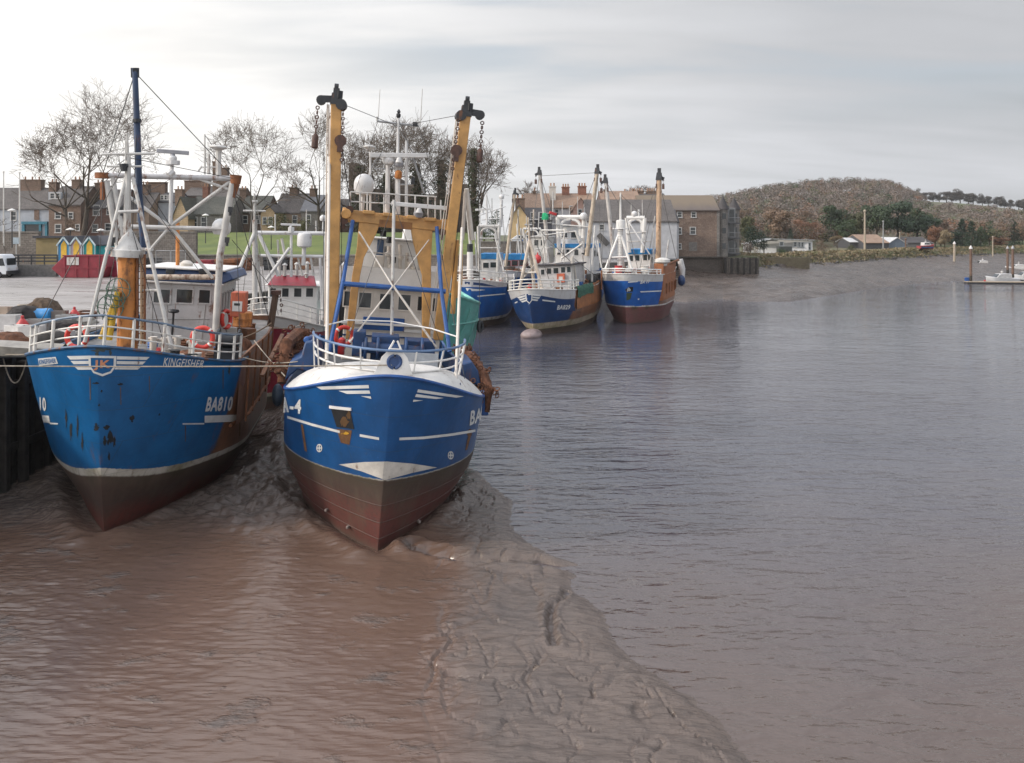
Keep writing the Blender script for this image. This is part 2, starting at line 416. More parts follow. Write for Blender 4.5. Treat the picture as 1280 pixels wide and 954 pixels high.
# far mud bank and the land behind it, laid out as rays from the bridge
YW = [(560, 132), (800, 124), (860, 118), (903, 124), (928, 119.5), (989, 119.5), (1036, 130), (1143, 160), (1208, 171), (1280, 190), (1500, 225), (1800, 250)]
YL = [(560, 133), (800, 140), (850, 152), (905, 154), (950, 158), (990, 167), (1060, 184), (1150, 224), (1280, 262), (1500, 300), (1800, 330)]
rows = []
for i in range(150):
    tt = i/149; row = []
    for j in range(230):
        px = lerp(770, 1620, j/229); a, b = interp(YW, px), interp(YL, px)
        Y = lerp(a-12, b+3, tt); d = Y-a; x = (px-HX)*Y/F
        if d < 0: z = .05*d
        else:
            u = d/(b-a); z = 3.0*min(u, 1.1)**.75
            k = min(1, d/2.5)
            z += k*(.25*noise.noise((x*.12, Y*.09, 2))+.16*(1-2*abs(noise.noise((x*.10+Y*.05, Y*.30-x*.12, 5))))+.10*noise.noise((x*.5, Y*.8, 1)))
            z += sstep(.88, 1.0, u)*.8*abs(noise.noise((x*.35, Y*.35, 8)))
        row.append((x, Y, z))
    rows.append(row)
mb = MB(); mb.grid(rows)
struct(mb.build('mud_bank', MUD_FAR, angle=0, fix=False), 'grey tidal mud bank sloping up to the far shore', 'mud')

# land on the far bank with the wooded hill
SKYL = [(800, 266), (900, 261), (920, 257), (960, 249), (1000, 244), (1040, 241), (1080, 241), (1120, 244), (1140, 250), (1160, 253), (1200, 255), (1240, 259), (1280, 264), (1400, 266), (1700, 272)]
def hill_z(px, Y):
    zt = CAM_H+(HY-interp(SKYL, px))*.7
    base = 5.3+.4*noise.noise((px*.02, Y*.03, 0))
    if Y < 300: return base
    return lerp(base, zt, sstep(300, 700, Y)) if Y <= 700 else zt-(Y-700)*.05
t = NT('bank_grass'); geo = t.n.new('ShaderNodeNewGeometry'); pos = geo.outputs['Position']
a = t.noise(.02, 5, .6, (1, 1, 1), pos); b = t.noise(.35, 4, .6, (1, 1, 1), pos); c = t.noise(4, 3, .5, (1, 1, 1), pos)
colr = t.mix(t.ramp(a, .40, .60), (.075, .10, .030), (.10, .085, .045)); colr = t.mix(t.math('MULTIPLY', t.ramp(b, .4, .7), .6), colr, (.07, .058, .036))
t.done(colr, .9, t.bump(c, .6, .1)); GRASS_BANK = t.m
rows = []
for i in range(120):
    tt = i/119; row = []
    for j in range(150):
        px = lerp(735, 1750, j/149); a = interp(YL, px)+.3
        Y = lerp(a, 1100, tt**2.6)
        z = hill_z(px, Y); wv = 3.5*noise.noise((px*.07, 0, 2))
        z = lerp(2.5, z, sstep(-1, 10+wv, Y-a)) if px > 949 else (2.5 if i == 0 else z)
        row.append(((px-HX)*Y/F, Y, z))
    rows.append(row)
mb = MB(); mb.grid(rows)
struct(mb.build('hill', GRASS_BANK, angle=0, fix=False), 'green far bank rising to a wooded hill', 'hill')

# quay
t = NT('quay_concrete'); geo = t.n.new('ShaderNodeNewGeometry'); pos = geo.outputs['Position']
a = t.noise(.10, 5, .6, (.5, 1.6, 1), pos); b = t.noise(.5, 5, .65, (.4, 2.2, 1), pos, (0, 0, R(10))); c = t.noise(9, 4, .6, (1, 1, 1), pos)
colr = t.mix(t.ramp(a, .35, .65), (.20, .178, .165), (.30, .275, .26)); colr = t.mix(t.math('MULTIPLY', t.ramp(b, .45, .68), .7), colr, (.13, .112, .10))
bk = t.n.new('ShaderNodeTexBrick'); t.l.new(pos, bk.inputs['Vector']); bk.inputs['Scale'].default_value = 1; bk.inputs['Brick Width'].default_value = 5.5; bk.inputs['Row Height'].default_value = 4.2; bk.inputs['Mortar Size'].default_value = .05
colr = t.mix(t.math('MULTIPLY', bk.outputs['Fac'], .6), colr, (.07, .062, .055)); ob_ = t.noise(1.4, 4, .7, (1, 1, 1), pos); colr = t.mix(t.math('MULTIPLY', t.ramp(ob_, .62, .74), .55), colr, (.085, .07, .06))
t.done(colr, t.ramp(b, .4, .65, .5, .22), t.bump(c, .25, .01)); QUAY = t.m
Q = [(-20.3, 4), (-20.3, 60), (-15, 84), (2, 113), (21, 128), (24, 151), (-400, 151), (-400, 4)]
mb = MB(); mb.prism([(x, y, -1) for x, y in Q], (0, 0, 6.7))
struct(mb.build('quay', QUAY, angle=0), 'pale concrete quay apron beside the moored boats', 'quay')
mb = MB(); mb.add([(-400, 140, 5.6), (29, 151.5, 5.6), (60, 400, 5.6), (60, 1150, 5.6), (-400, 1150, 5.6)], [(0, 1, 2, 3, 4)])
struct(mb.build('ground', GRASS_BANK, angle=0), 'ground behind the harbour town', 'ground')
# lawn terraced behind the quay
t = NT('lawn_grass'); geo = t.n.new('ShaderNodeNewGeometry'); pos = geo.outputs['Position']
a = t.noise(.25, 4, .6, (1, 1, 1), pos); b = t.noise(3, 4, .6, (1, 1, 1), pos)
t.done(t.mix(t.ramp(a, .3, .7), (.075, .105, .024), (.125, .150, .034)), .9, t.bump(b, .5, .05)); LAWN = t.m
rows = []
for i in range(24):
    Y = lerp(112, 152, i/23); row = []
    for j in range(60):
        X = lerp(-64, -4.5, j/59); z = lerp(6.9, 10.3, sstep(113, 143, Y))+.08*noise.noise((X*.2, Y*.2, 0))
        if i == 0: z = 5.0
        row.append((X, Y, z))
    rows.append(row)
mb = MB(); mb.grid(rows)
struct(mb.build('lawn', LAWN, angle=0), 'sunlit green lawn terraced behind the quay', 'lawn')
# ---------------------------------------------------------------- boat kit
class Boat:
    """A trawler in its own frame: y runs aft from the stem head, z up from the keel line, x to starboard of the picture."""
    def __init__(s, name, label, loc, head, lst, L=18.0, B=7.4, zb=6.6, zm=5.2, ls=6.0, rake=1.2, Lb=7.5, Lt=4.2, pb=.95, pt=.62, wb=.80, zbot=-.7, group='fishing boats moored at the quay'):
        s.L, s.B, s.zb, s.zm, s.ls, s.rake, s.Lb, s.Lt, s.pb, s.pt, s.wb, s.zbot = L, B, zb, zm, ls, rake, Lb, Lt, pb, pt, wb, zbot
        s.root = thing(name, label, 'fishing boat', loc, group, (0, R(lst), -head))
        s.M = Matrix.Translation(loc) @ Euler((0, R(lst), -head)).to_matrix().to_4x4()
        s.Mi = s.M.inverted(); s.C = s.Mi @ Vector((0, 0, CAM_H))
    def W(s, v): return s.M @ Vector(v)
    def ray(s, px, py): return (s.Mi.to_3x3() @ Vector(((px-HX)/F, 1, (HY-py)/F)))
    def at(s, px, py, y):
        d = s.ray(px, py); return s.C+d*((y-s.C.y)/d.y)
    def ztop(s, y): return s.zm+(s.zb-s.zm)*max(0.0, 1-max(y, 0)/s.ls)**2 + .35*max(0, (y-s.L*.7)/(s.L*.3))**2
    def stem(s, z): return s.rake*max(0.0, 1-max(0, z)/s.zb)**1.3
    def half(s, y, z):
        k = max(0.0, min(1.0, z/s.zb)); Le = lerp(s.Lb, s.Lt, k); p = lerp(s.pb, s.pt, k)
        u = (y-s.stem(z))/Le
        if u <= 0: return 0.0
        f = math.sin(math.pi/2*min(1, u))**p
        w = s.B/2*(s.wb+(1-s.wb)*sstep(-.3, 2.2, z))
        return w*f*(1-.16*sstep(.72*s.L, s.L, y)*(1.2-.5*k))
    def hit(s, px, py, off=.0):
        d = s.ray(px, py); t = (-3-s.C.y)/d.y; t1 = (s.L-s.C.y)/d.y; st = .04/d.y
        ins = lambda q: abs(q.x) < s.half(q.y, q.z)
        p = None
        while t < t1:
            q = s.C+d*t
            if ins(q):
                a, b = t-st, t
                for _ in range(12):
                    m = (a+b)/2
                    if ins(s.C+d*m): b = m
                    else: a = m
                p = s.C+d*b; break
            t += st
        if p is None: return None
        sg = 1 if p.x >= 0 else -1; e = .05
        n = Vector((sg, -(s.half(p.y+e, p.z)-s.half(p.y-e, p.z))/(2*e), -(s.half(p.y, p.z+e)-s.half(p.y, p.z-e))/(2*e))).normalized()
        if abs(p.x) < .12: n = Vector((0, -1, 0)).lerp(n, .3).normalized()
        return p+n*off
    def hull(s, mat, deckmat, deck=.2, inner=None, capmat=None, capr=.07):
        ny, nz = 56, 26; mb = MB()
        for sg in (-1, 1):
            rows = []
            for i in range(ny+1):
                g = (i/ny)**1.9; row = []
                for j in range(nz+1):
                    v = j/nz; z0 = s.zbot
                    z = z0+(s.ztop(0)-z0)*v; y = s.stem(z)+(s.L-s.stem(z))*g
                    z = z0+(s.ztop(y)-z0)*v; y = s.stem(z)+(s.L-s.stem(z))*g
                    row.append((sg*s.half(y, z), y, z))
                rows.append(row)
            mb.grid(rows if sg > 0 else rows[::-1])
        tr = [[(sg*s.half(s.L, z), s.L, z) for sg in (-1, 1)] for z in [lerp(s.zbot, s.ztop(s.L), j/12) for j in range(13)]]
        mb.grid(tr)
        hull = mb.build('hull', mat, s.root, angle=50)
        mb = MB(); rows = []
        for i in range(40):
            y = .12+(s.L-.15)*(i/39)**1.5; z = s.ztop(y)-(deck(y) if callable(deck) else deck); hw = max(.02, s.half(y, z)-.06)
            rows.append([(-hw, y, z), (0, y, z+.1), (hw, y, z)])
        mb.grid(rows); mb.build('deck', deckmat, s.root)
        # capping rail along the top of the plating
        if capmat:
            mb = MB(); pts = [s.gun(y, -1) for y in s.ys(s.L)][::-1]+[s.gun(y, 1) for y in s.ys(s.L)][1:]
            mb.path(pts, capr, 6); mb.build('gunwale', capmat, s.root)
        return hull
    def ys(s, yend, n=24): return [yend*(i/n)**2 for i in range(n+1)]
    def gun(s, y, sg, inset=0.0, up=0.0):
        z = s.ztop(y); return Vector((sg*max(0, s.half(y+.001, z)-inset), y+(inset if y < 1 else 0), z+up))
    def rail(s, y0, y1, mat, hs=(.32, .62, .95), posts=None, rp=.045, rr=.028, topmat=None, name='railing', inset=.14):
        """Bow railing on the gunwale from y0 on the left side round the stem to y1 on the right."""
        path = [(y, -1) for y in s.ys(y0, 16)][::-1]+[(y, 1) for y in s.ys(y1, 16)][1:]
        mb = MB()
        for k, hgt in enumerate(hs):
            mb.mi = 1 if (topmat and k == len(hs)-1) else 0
            mb.path([s.gun(y, g, inset, hgt) for y, g in path], rr*(1.5 if k == len(hs)-1 else 1), 6)
        mb.mi = 0
        for y, g in posts: mb.tube(s.gun(y, g, inset, -.05), s.gun(y, g, inset, hs[-1]), rp, rp, 6)
        return mb.build(name, [mat, topmat or mat], s.root)
    def decal(s, polys, mat, name, parent, off=.014, edge=5.0, one=False):
        """Flat painted marks (outlines in photo pixels) laid on the curved plating."""
        if not one and len(polys) > 1:
            for p in polys: s.decal([p], mat, name, parent, off, edge)
            return
        bm = bmesh.new()
        for poly in polys:
            try: bm.faces.new([bm.verts.new((x, y, 0)) for x, y in poly])
            except ValueError: pass
        return s._lay(bm, mat, name, parent, off, edge)
    def _lay(s, bm, mat, name, parent, off, edge):
        bmesh.ops.triangulate(bm, faces=bm.faces)
        for _ in range(5):
            es = [e for e in bm.edges if e.calc_length() > edge]
            if not es: break
            bmesh.ops.subdivide_edges(bm, edges=es, cuts=1); bmesh.ops.triangulate(bm, faces=bm.faces)
        bad = []
        for v in bm.verts:
            h = s.hit(v.co.x, v.co.y, off)
            if h is None: bad.append(v)
            else: v.co = h
        bmesh.ops.delete(bm, geom=bad, context='VERTS')
        me = bpy.data.meshes.new(name); bm.to_mesh(me); bm.free(); me.materials.append(mat)
        ob = bpy.data.objects.new(name, me); COL.objects.link(ob); ob.parent = parent; return ob
    def text(s, body, quad, mat, name, parent, off=.016, bold=.02, shear=0.0, edge=3.0):
        bm = text_bm(body, quad, bold, shear); return s._lay(bm, mat, name, parent, off, edge)
    def tubes(s, name, mat, items, n=8, parent=None, one=False):
        """items: (px, py, y) to (px, py, y) with radii in metres; one part each unless they run on from one another."""
        mb = MB()
        for it in items:
            (a, b, r), r2 = it[:3], (it[3] if len(it) > 3 else None)
            mb.tube(s.at(*a), s.at(*b), r, r2, n); mb.cut()
        if one: return mb.build(name, mat, parent or s.root)
        return mb.each(name, mat, parent or s.root)
def text_bm(body, quad, bold=.02, shear=0.0):
    cu = bpy.data.curves.new('letters', 'FONT'); cu.body = body; cu.offset = bold; cu.shear = shear; cu.space_character = 1.12; cu.resolution_u = 3
    ob = bpy.data.objects.new('letters', cu); COL.objects.link(ob)
    dg = bpy.context.evaluated_depsgraph_get(); dg.update()
    me = bpy.data.meshes.new_from_object(ob.evaluated_get(dg)); bpy.data.objects.remove(ob); bpy.data.curves.remove(cu)
    bm = bmesh.new(); bm.from_mesh(me); bpy.data.meshes.remove(me)
    xs = [v.co.x for v in bm.verts]; ysv = [v.co.y for v in bm.verts]
    x0, x1, y0, y1 = min(xs), max(xs), min(ysv), max(ysv)
    q = [Vector((*p, 0)) if len(p) == 2 else Vector(p) for p in quad]       # lower left, lower right, upper right, upper left
    for v in bm.verts:
        u = (v.co.x-x0)/(x1-x0); w_ = (v.co.y-y0)/(y1-y0)
        v.co = q[0].lerp(q[1], u).lerp(q[3].lerp(q[2], u), w_)
    return bm

def hull_mat(name, top, z1, rise, bw=.22, band=(.55, .52, .46), rust_y=None, white_top=None, foul=((.075, .052, .034), (.11, .035, .026)), red_top=1.2, foulband=(.14, .115, .075), left_rust=False):
    """Plating: anti-fouling with weed, a pale boot line, top colour, rust runs; z1 + rise is the boot line at the stem."""
    t = NT(name); o = t.xyz(); x, y, z = o[0], o[1], o[2]
    n1 = t.noise(.9, 5, .6); n2 = t.noise(7, 4, .6); st = t.noise(1.7, 5, .65, (1, 1, .16)); st2 = t.noise(5, 4, .6, (1, 1, .10))
    u = t.math('MAXIMUM', t.math('SUBTRACT', 1.0, t.math('DIVIDE', y, 4.0)), 0.0)
    zl = t.math('ADD', z1, t.math('MULTIPLY', t.math('MULTIPLY', u, u), rise))
    zl = t.math('ADD', zl, t.math('MULTIPLY', t.math('SUBTRACT', n2, .5), .07))
    c = t.mix(t.ramp(n1, .3, .7), tuple(v*.80 for v in top), tuple(min(1, v*1.12) for v in top))
    c = t.mix(t.math('MULTIPLY', t.ramp(st2, .55, .75), .35), c, tuple(v*.5+.01 for v in top))
    c = t.mix(t.math('MULTIPLY', t.ramp(n2, .62, .72), .25), c, tuple(min(1, v*1.5+.04) for v in top))
    c = t.mix(t.math('MULTIPLY', t.ramp(st, .62, .74), .55), c, t.mix(n2, RUST, RUST_D))
    if white_top is not None:
        edge = t.math('ADD', white_top[0], t.math('MULTIPLY', t.math('MULTIPLY', u, u), white_top[1]))
        c = t.mix(t.ramp(t.math('SUBTRACT', z, edge), -.02, .02), c, t.mix(t.math('MULTIPLY', t.ramp(st, .5, .75), .6), white_top[2], (.30, .2, .12)))
    if rust_y is not None:
        rf = t.ramp(t.math('ADD', y, t.math('MULTIPLY', t.math('SUBTRACT', n1, .5), .7)), rust_y-.12, rust_y+.12)
        if not left_rust: rf = t.math('MULTIPLY', rf, t.ramp(x, 0, .2))
        rc = t.mix(t.ramp(st, .3, .7), (.25, .105, .048), (.135, .062, .034)); rc = t.mix(t.math('MULTIPLY', t.ramp(n2, .5, .75), .6), rc, (.07, .04, .028))
        rc = t.mix(t.math('MULTIPLY', t.ramp(st2, .5, .7), .4), rc, (.24, .15, .10))
        c = t.mix(rf, c, rc)
    bandc = t.mix(t.math('MULTIPLY', t.ramp(n1, .4, .7), .8), band, (.19, .17, .08)); bandc = t.mix(t.math('MULTIPLY', t.ramp(st2, .5, .7), .6), bandc, (.16, .12, .08))
    c = t.mix(t.ramp(t.math('SUBTRACT', zl, z), -.012, .012), c, bandc)
    f = t.mix(t.ramp(t.math('ADD', z, t.math('MULTIPLY', n1, 1.0)), red_top, red_top+1.0), foul[1], foul[0])
    f = t.mix(t.math('MULTIPLY', t.ramp(n2, .45, .75), .55), f, (.045, .035, .028)); f = t.mix(t.math('MULTIPLY', t.ramp(st, .45, .7), .4), f, (.11, .09, .06))
    zf = t.math('SUBTRACT', zl, bw)
    fb = t.mix(t.ramp(n1, .35, .65), foulband, (.060, .047, .030))
    f = t.mix(t.math('MULTIPLY', t.ramp(t.math('SUBTRACT', zf, z), .55, .05), .9), f, fb)
    f = t.mix(t.ramp(z, .35, -.15), f, (.085, .058, .042))
    c = t.mix(t.ramp(t.math('SUBTRACT', zf, z), -.03, .05), c, f)
    pb_ = t.n.new('ShaderNodeTexBrick'); t.l.new(t.comb(y, z, 0.0), pb_.inputs['Vector']); pb_.inputs['Scale'].default_value = 1.0      # welded plate seams
    pb_.inputs['Brick Width'].default_value = 2.3; pb_.inputs['Row Height'].default_value = 1.15; pb_.inputs['Mortar Size'].default_value = .012; pb_.inputs['Mortar Smooth'].default_value = .4
    seam = pb_.outputs['Fac']; c = t.mix(t.math('MULTIPLY', seam, .35), c, (.03, .035, .04))
    low = t.ramp(t.math('SUBTRACT', zf, z), -.05, .05)
    t.done(c, t.math('ADD', .38, t.math('MULTIPLY', low, .28)), t.bump(t.math('ADD', t.math('MULTIPLY', t.noise(.55, 3), 2.6), t.math('ADD', t.math('MULTIPLY', n2, .25), t.math('MULTIPLY', seam, -.3))), .35, .05))
    return t.m

def wheelhouse(bt, px0, px1, py0, py1, y, depth, wall, roof, wins, roofh=.22, over=.22, frame=None, side=0, name='wheelhouse', gl=None, roofpart=True, kick=None):
    """Deckhouse whose front wall fills the given pixel box at station y; wins are pixel boxes on that wall."""
    gl = gl or glass(); frame = frame or wall
    a, b, c = bt.at(px0, py1, y), bt.at(px1, py1, y), bt.at((px0+px1)/2, py0, y)
    x0, x1, z0, z1 = a.x, b.x, min(a.z, b.z)-.5, c.z
    mb = MB(); mb.mm(x0, x1, y, y+depth, z0, z1); house = mb.build(name, wall, bt.root, bevel=.05)
    if roofpart:
        mb = MB(); mb.mm(x0-over, x1+over, y-over, y+depth+over, z1+.003, z1+roofh); mb.build('roof', roof, house, bevel=.04)
    for q in wins:
        p, r_ = bt.at(q[0], q[3], y), bt.at(q[2], q[1], y)
        window_on(bt, house, p.x, r_.x, p.z, r_.z, y, frame, gl)
    if side:
        n = side; zz0, zz1 = lerp(z0, z1, .62), lerp(z0, z1, .88)
        for k in range(n):
            ya = y+depth*(.12+.8*k/n); yb = ya+depth*.8/n*.6
            mb = MB(); fw = .05
            for e in ((ya, yb, zz0-fw, zz0), (ya, yb, zz1, zz1+fw), (ya-fw, ya, zz0-fw, zz1+fw), (yb, yb+fw, zz0-fw, zz1+fw)): mb.mm(x1, x1+.035, *e)
            mb.mi = 1; mb.mm(x1+.002, x1+.012, ya, yb, zz0, zz1)
            mb.build('window', [frame, gl], house)
    return house, (x0, x1, z0, z1)
def window_on(bt, house, x0, x1, z0, z1, y, frame, gl):
    x0, x1 = min(x0, x1), max(x0, x1); z0, z1 = min(z0, z1), max(z0, z1); fw = .06
    mb = MB()
    for e in ((x0-fw, x1+fw, z0-fw, z0), (x0-fw, x1+fw, z1, z1+fw), (x0-fw, x0, z0, z1), (x1, x1+fw, z0, z1)): mb.mm(e[0], e[1], y-.045, y-.001, e[2], e[3])
    mb.mi = 1; mb.mm(x0, x1, y-.018, y-.002, z0, z1)
    return mb.build('window', [frame, gl], house)
def chain(mb, pts, r):
    """A chain of stout links hung along pts."""
    for a, b in zip(pts, pts[1:]):
        a, b = Vector(a), Vector(b); n = max(1, int((b-a).length/(r*2.6)))
        for k in range(n):
            c = a.lerp(b, (k+.5)/n); ax = (1, .3, 0) if k % 2 else (.3, 1, 0)
            mb.ring(c, ax, r, r*.38, 8, 5)
def net_heap(mb, c, dx, dy, dz, seed=0, n=26, k=12):
    """A slumped heap of netting."""
    c = Vector(c); rows = []
    for i in range(k+1):
        a = math.pi/2*i/k; row = []
        for j in range(n+1):
            th = 2*math.pi*(j % n)/n
            w_ = 1+.30*noise.noise((math.cos(th)*1.7+seed, math.sin(th)*1.7, i*.22+seed))+.12*noise.noise((math.cos(th)*6, math.sin(th)*6+seed, i*.8))
            row.append(c+Vector((dx*math.cos(a)**.7*math.cos(th)*w_, dy*math.cos(a)**.7*math.sin(th)*w_, dz*math.sin(a)*(.8+.4*w_*.5))))
        rows.append(row)
    mb.grid(rows)
def lifebuoy(c, axis, r, label, band=True):
    mb = MB(); c = Vector(c); ax = Vector(axis).normalized()
    mb.ring(c, ax, r, r*.24, 28, 10)
    o = mb.build('lifebuoy', paint('buoy_red', (.62, .045, .03), .45, 0, .2), loc=c, angle=60)
    tag(o, label, 'lifebuoy', 'red lifebuoys on the boats')
    u = ax.cross(Vector((0, 0, 1))).normalized(); w_ = ax.cross(u); mb = MB()
    for k in range(4):
        th = math.pi/4+k*math.pi/2; q = (u*math.cos(th)+w_*math.sin(th))*r; tg = (-u*math.sin(th)+w_*math.cos(th))
        mb.path([q-tg*r*.1, q+tg*r*.1], r*.255, 10)
    b = mb.build('reflective_band', paint('buoy_band', (.7, .68, .62), .4, 0, .1), o, angle=60)
    return o
def radar_bar(bt, a, b, y, r, mat, name='radar_scanner', parent=None):
    p, q = bt.at(*a, y), bt.at(*b, y); mb = MB(); mb.bar(p, q, r*1.6, r*2); c = (p+q)/2
    mb.tube(c-Vector((0, 0, r*3.4)), c-Vector((0, 0, r)), r*1.7, r*1.1, 10)
    return mb.build(name, mat, parent or bt.root, bevel=.02)
def dome(bt, px, py, y, rpx, mat, name='radome', tall=1.0, stalk=0.0, flat=.9):
    c = bt.at(px, py, y); r = (bt.at(px+rpx, py, y)-c).length; mb = MB()
    mb.lathe([(.001, -r*tall*.95), (r*.75, -r*tall*.95), (r*.98, -r*tall*.5), (r, 0)]+[(r*math.cos(a), r*tall*math.sin(a)*flat) for a in (R(20), R(40), R(58), R(74), R(86))], c, 18)
    if stalk: mb.tube(c-Vector((0, 0, r*tall*.9+stalk)), c-Vector((0, 0, r*tall*.9)), r*.22, r*.22, 8)
    return mb.build(name, mat, bt.root, angle=50)
# ---------------------------------------------------------------- near boats
WHITE = paint('white_paint', (.62, .60, .56), .42, .35, .15)
WHITE_CLEAN = paint('fresh_white_paint', (.66, .64, .61), .4, .08, .1)
CREAM = paint('cream_paint', (.58, .53, .47), .45, .15, .12)
PALE = paint('pale_grey_paint', (.50, .485, .46), .45, .35, .18)
LETTER = paint('lettering_white', (.66, .66, .64), .5, .05, .12)
BLUE = paint('deck_blue', (.012, .075, .26), .42, .15, .3)
NAVY = paint('navy_paint', (.016, .045, .13), .42, .15, .3)
YELLOW = paint('boom_yellow', (.53, .285, .092), .42, .22, .25)
RUSTY = paint('rusted_steel', (.22, .085, .035), .8, .5, .4, 2.5, .4)
RUST_ORANGE = paint('orange_rusted_post', (.50, .19, .045), .62, .62, .3, .9, .3)
BROWN = paint('brown_plate', (.20, .095, .05), .7, .4, .35, 1.2, .3)
DARK = paint('dark_steel', (.022, .024, .028), .5, .25, .4)
CHAIN = paint('chain_steel', (.075, .035, .025), .6, .3, .4, 8)
GREYS = paint('galvanised_grey', (.30, .30, .30), .4, .2, .2, metal=.3)
ALU = paint('radome_white', (.58, .57, .56), .4, .12, .12)
DECKM = plain('deck_grey', (.16, .15, .14), .6, .4, 2)
NETB = plain('rusty_net', (.15, .062, .032), .95, .6, 5, 1.0, 34, .05)
NETG = plain('green_net', (.045, .13, .085), .95, .5, 4, .9, 30, .05)
NETD = plain('dark_net', (.035, .03, .028), .95, .5, 5, .9, 34, .05)
RUBBER = plain('tyre_rubber', (.018, .018, .02), .75, .4, 6, .3)
TARP = plain('grey_tarp', (.27, .25, .22), .6, .35, 1.5, .4, 4, .05)
ROPE = plain('pale_rope', (.34, .29, .23), .85, .3, 8, .5, 60)
PLASTB = plain('blue_plastic', (.012, .20, .48), .4, .2, 2, .1)
PLASTR = plain('red_plastic', (.52, .04, .04), .45, .25, 2, .1)
PLASTW = plain('white_plastic', (.60, .58, .56), .5, .2, 2, .1)
FLOATY = plain('yellow_float', (.62, .38, .03), .5, .25, 3, .1)
TEAL = paint('teal_paint', (.12, .34, .29), .5, .2, .25)
REDP = paint('dark_red_paint', (.24, .018, .03), .45, .2, .25)
TURQ = paint('turquoise_paint', (.02, .30, .32), .5, .05, .15)

# ---- the blue trawler by the quay wall
kf_hull = hull_mat('kingfisher_plating', (.008, .108, .285), 2.02, 1.0, .24, rust_y=4.75, red_top=.85, foul=((.070, .042, .033), (.150, .040, .030)), foulband=(.105, .070, .052))
KF = Boat('trawler', 'blue trawler with winged shield on its bow, aground beside the timber quay wall', Vector((-13.62, 25.5, 0)), R(-10), 3.5,
          L=18.5, B=7.5, zb=6.75, zm=5.6, ls=6.5, rake=1.9, Lb=8.2, Lt=4.4, pb=1.0, pt=.60, wb=.74)
khull = KF.hull(kf_hull, DECKM, .25, capmat=paint('capping_blue', (.03, .09, .18), .55, .5, .4, 4), capr=.055)
KF.rail(4.6, 5.2, WHITE, (.33, .64, .98), [(4.5, -1), (3.4, -1), (2.2, -1), (1.0, -1), (.25, -1), (.03, 1), (.35, 1), (1.0, 1), (1.9, 1), (3.1, 1), (4.2, 1), (5.1, 1)], .055, .03, paint('rail_blue_grey', (.12, .17, .24), .45, .2, .4))
# forward post, its cone and ladder
y = 4.6; mb = MB(); a, b = KF.at(160, 432, y), KF.at(160, 319, y)
mb.tube(a-Vector((0, 0, .5)), b, .36, .34, 18); KF_post = mb.build('mast_post', RUST_ORANGE, KF.root)
mb = MB(); c = KF.at(160, 318, y)
mb.lathe([(.30, -.12), (.60, -.10), (.60, .16), (.50, .2), (.06, .98), (.02, 1.02)], c, 14); mb.build('cone_cap', PALE, KF_post, angle=30)
mb = MB(); p, q = KF.at(172, 430, y-.15), KF.at(172, 318, y-.15); p2, q2 = KF.at(181, 430, y-.15), KF.at(181, 318, y-.15)
mb.bar(p, q, .12, .06); mb.bar(p2, q2, .12, .06)
for k in range(13): mb.tube(p.lerp(q, (k+.5)/13), p2.lerp(q2, (k+.5)/13), .02, .02, 6)
mb.mi = 1; mb.bar((p+p2)/2+Vector((0, .12, 0)), (q+q2)/2+Vector((0, .12, 0)), .34, .05)
mb.build('ladder', [RUSTY, paint('stained_plate', (.50, .33, .19), .6, .55, .25)], KF_post)
KF.tubes('mast', PALE, [((159, 292, y), (160, 196, y), .14, .10), ((160, 196, y), (159, 166, y), .05, .03), ((157, 200, y-.1), (157, 176, y-.1), .03), ((128, 193, y), (193, 192, y), .05), ((134, 208, y), (178, 208, y), .04)], one=True)
mb = MB(); mb.tube(KF.at(154, 205, y-.15), KF.at(155, 214, y-.15), .14, .12, 8); mb.tube(KF.at(152, 207, y-.15), KF.at(160, 207, y-.15), .07, .07, 8)
mb.build('lamp_housing', DARK, KF.root)
KF.tubes('tripod_leg', PALE, [((106, 428, 3.6), (157, 222, y), .075, .065)])
KF.tubes('tripod_leg', PALE, [((214, 432, 3.6), (166, 222, y), .075, .065)])
KF.tubes('tripod_brace', PALE, [((148, 265, 4.3), (174, 264, 4.3), .06), ((133, 311, 4.1), (146, 311, y), .07), ((175, 312, y), (190, 312, 4.1), .07), ((122, 363, 4.0), (150, 363, y), .05), ((176, 363, y), (200, 363, 4.0), .05)])
# goalpost gantry before the wheelhouse
gy = 9.6
KF.tubes('gantry_beam', paint('gantry_grey', (.42, .41, .41), .45, .5, .2), [((126, 219, gy), (297, 223.5, gy), .125)], 10)
KF.tubes('gantry_leg', PALE, [((291, 229, gy), (275, 319, gy), .155, .15), ((275, 319, gy), (269, 425, gy), .15, .15)], 10, one=True)
KF.tubes('gantry_leg', PALE, [((133, 226, gy), (149, 318, gy), .12), ((141, 222, gy), (158, 318, gy), .10), ((149, 318, gy), (156, 420, gy), .12)], 10, one=True)
KF.tubes('gantry_brace', PALE, [((148, 283, gy), (284, 286.5, gy), .095), ((210, 282, gy), (153, 240, gy), .075), ((214, 282, gy), (287, 228, gy), .08), ((212, 284, gy), (188, 312, gy), .065), ((214, 284, gy), (266, 348, gy), .07), ((244, 222, gy), (289, 238, gy), .06)], 8)
mb = MB()
mb.tube(KF.at(128, 216, gy), KF.at(128, 223, gy), .30, .30, 10); mb.cut(); mb.tube(KF.at(295, 219, gy), KF.at(294, 230, gy), .26, .22, 10)
for q in ((129, 228, 128, 250), (296, 230, 291, 247), (293, 228, 293, 243)): mb.cut(); mb.tube(KF.at(q[0], q[1], gy), KF.at(q[2], q[3], gy), .14, .10, 7)
mb.each('hanging_block', RUSTY, KF.root)
KF.tubes('scanner_pole', ALU, [((213, 281, gy), (215, 204, gy), .085, .08), ((216, 206, gy), (216, 201, gy), .30, .30), ((211, 219, gy-.1), (216, 214, gy), .16)], one=True)
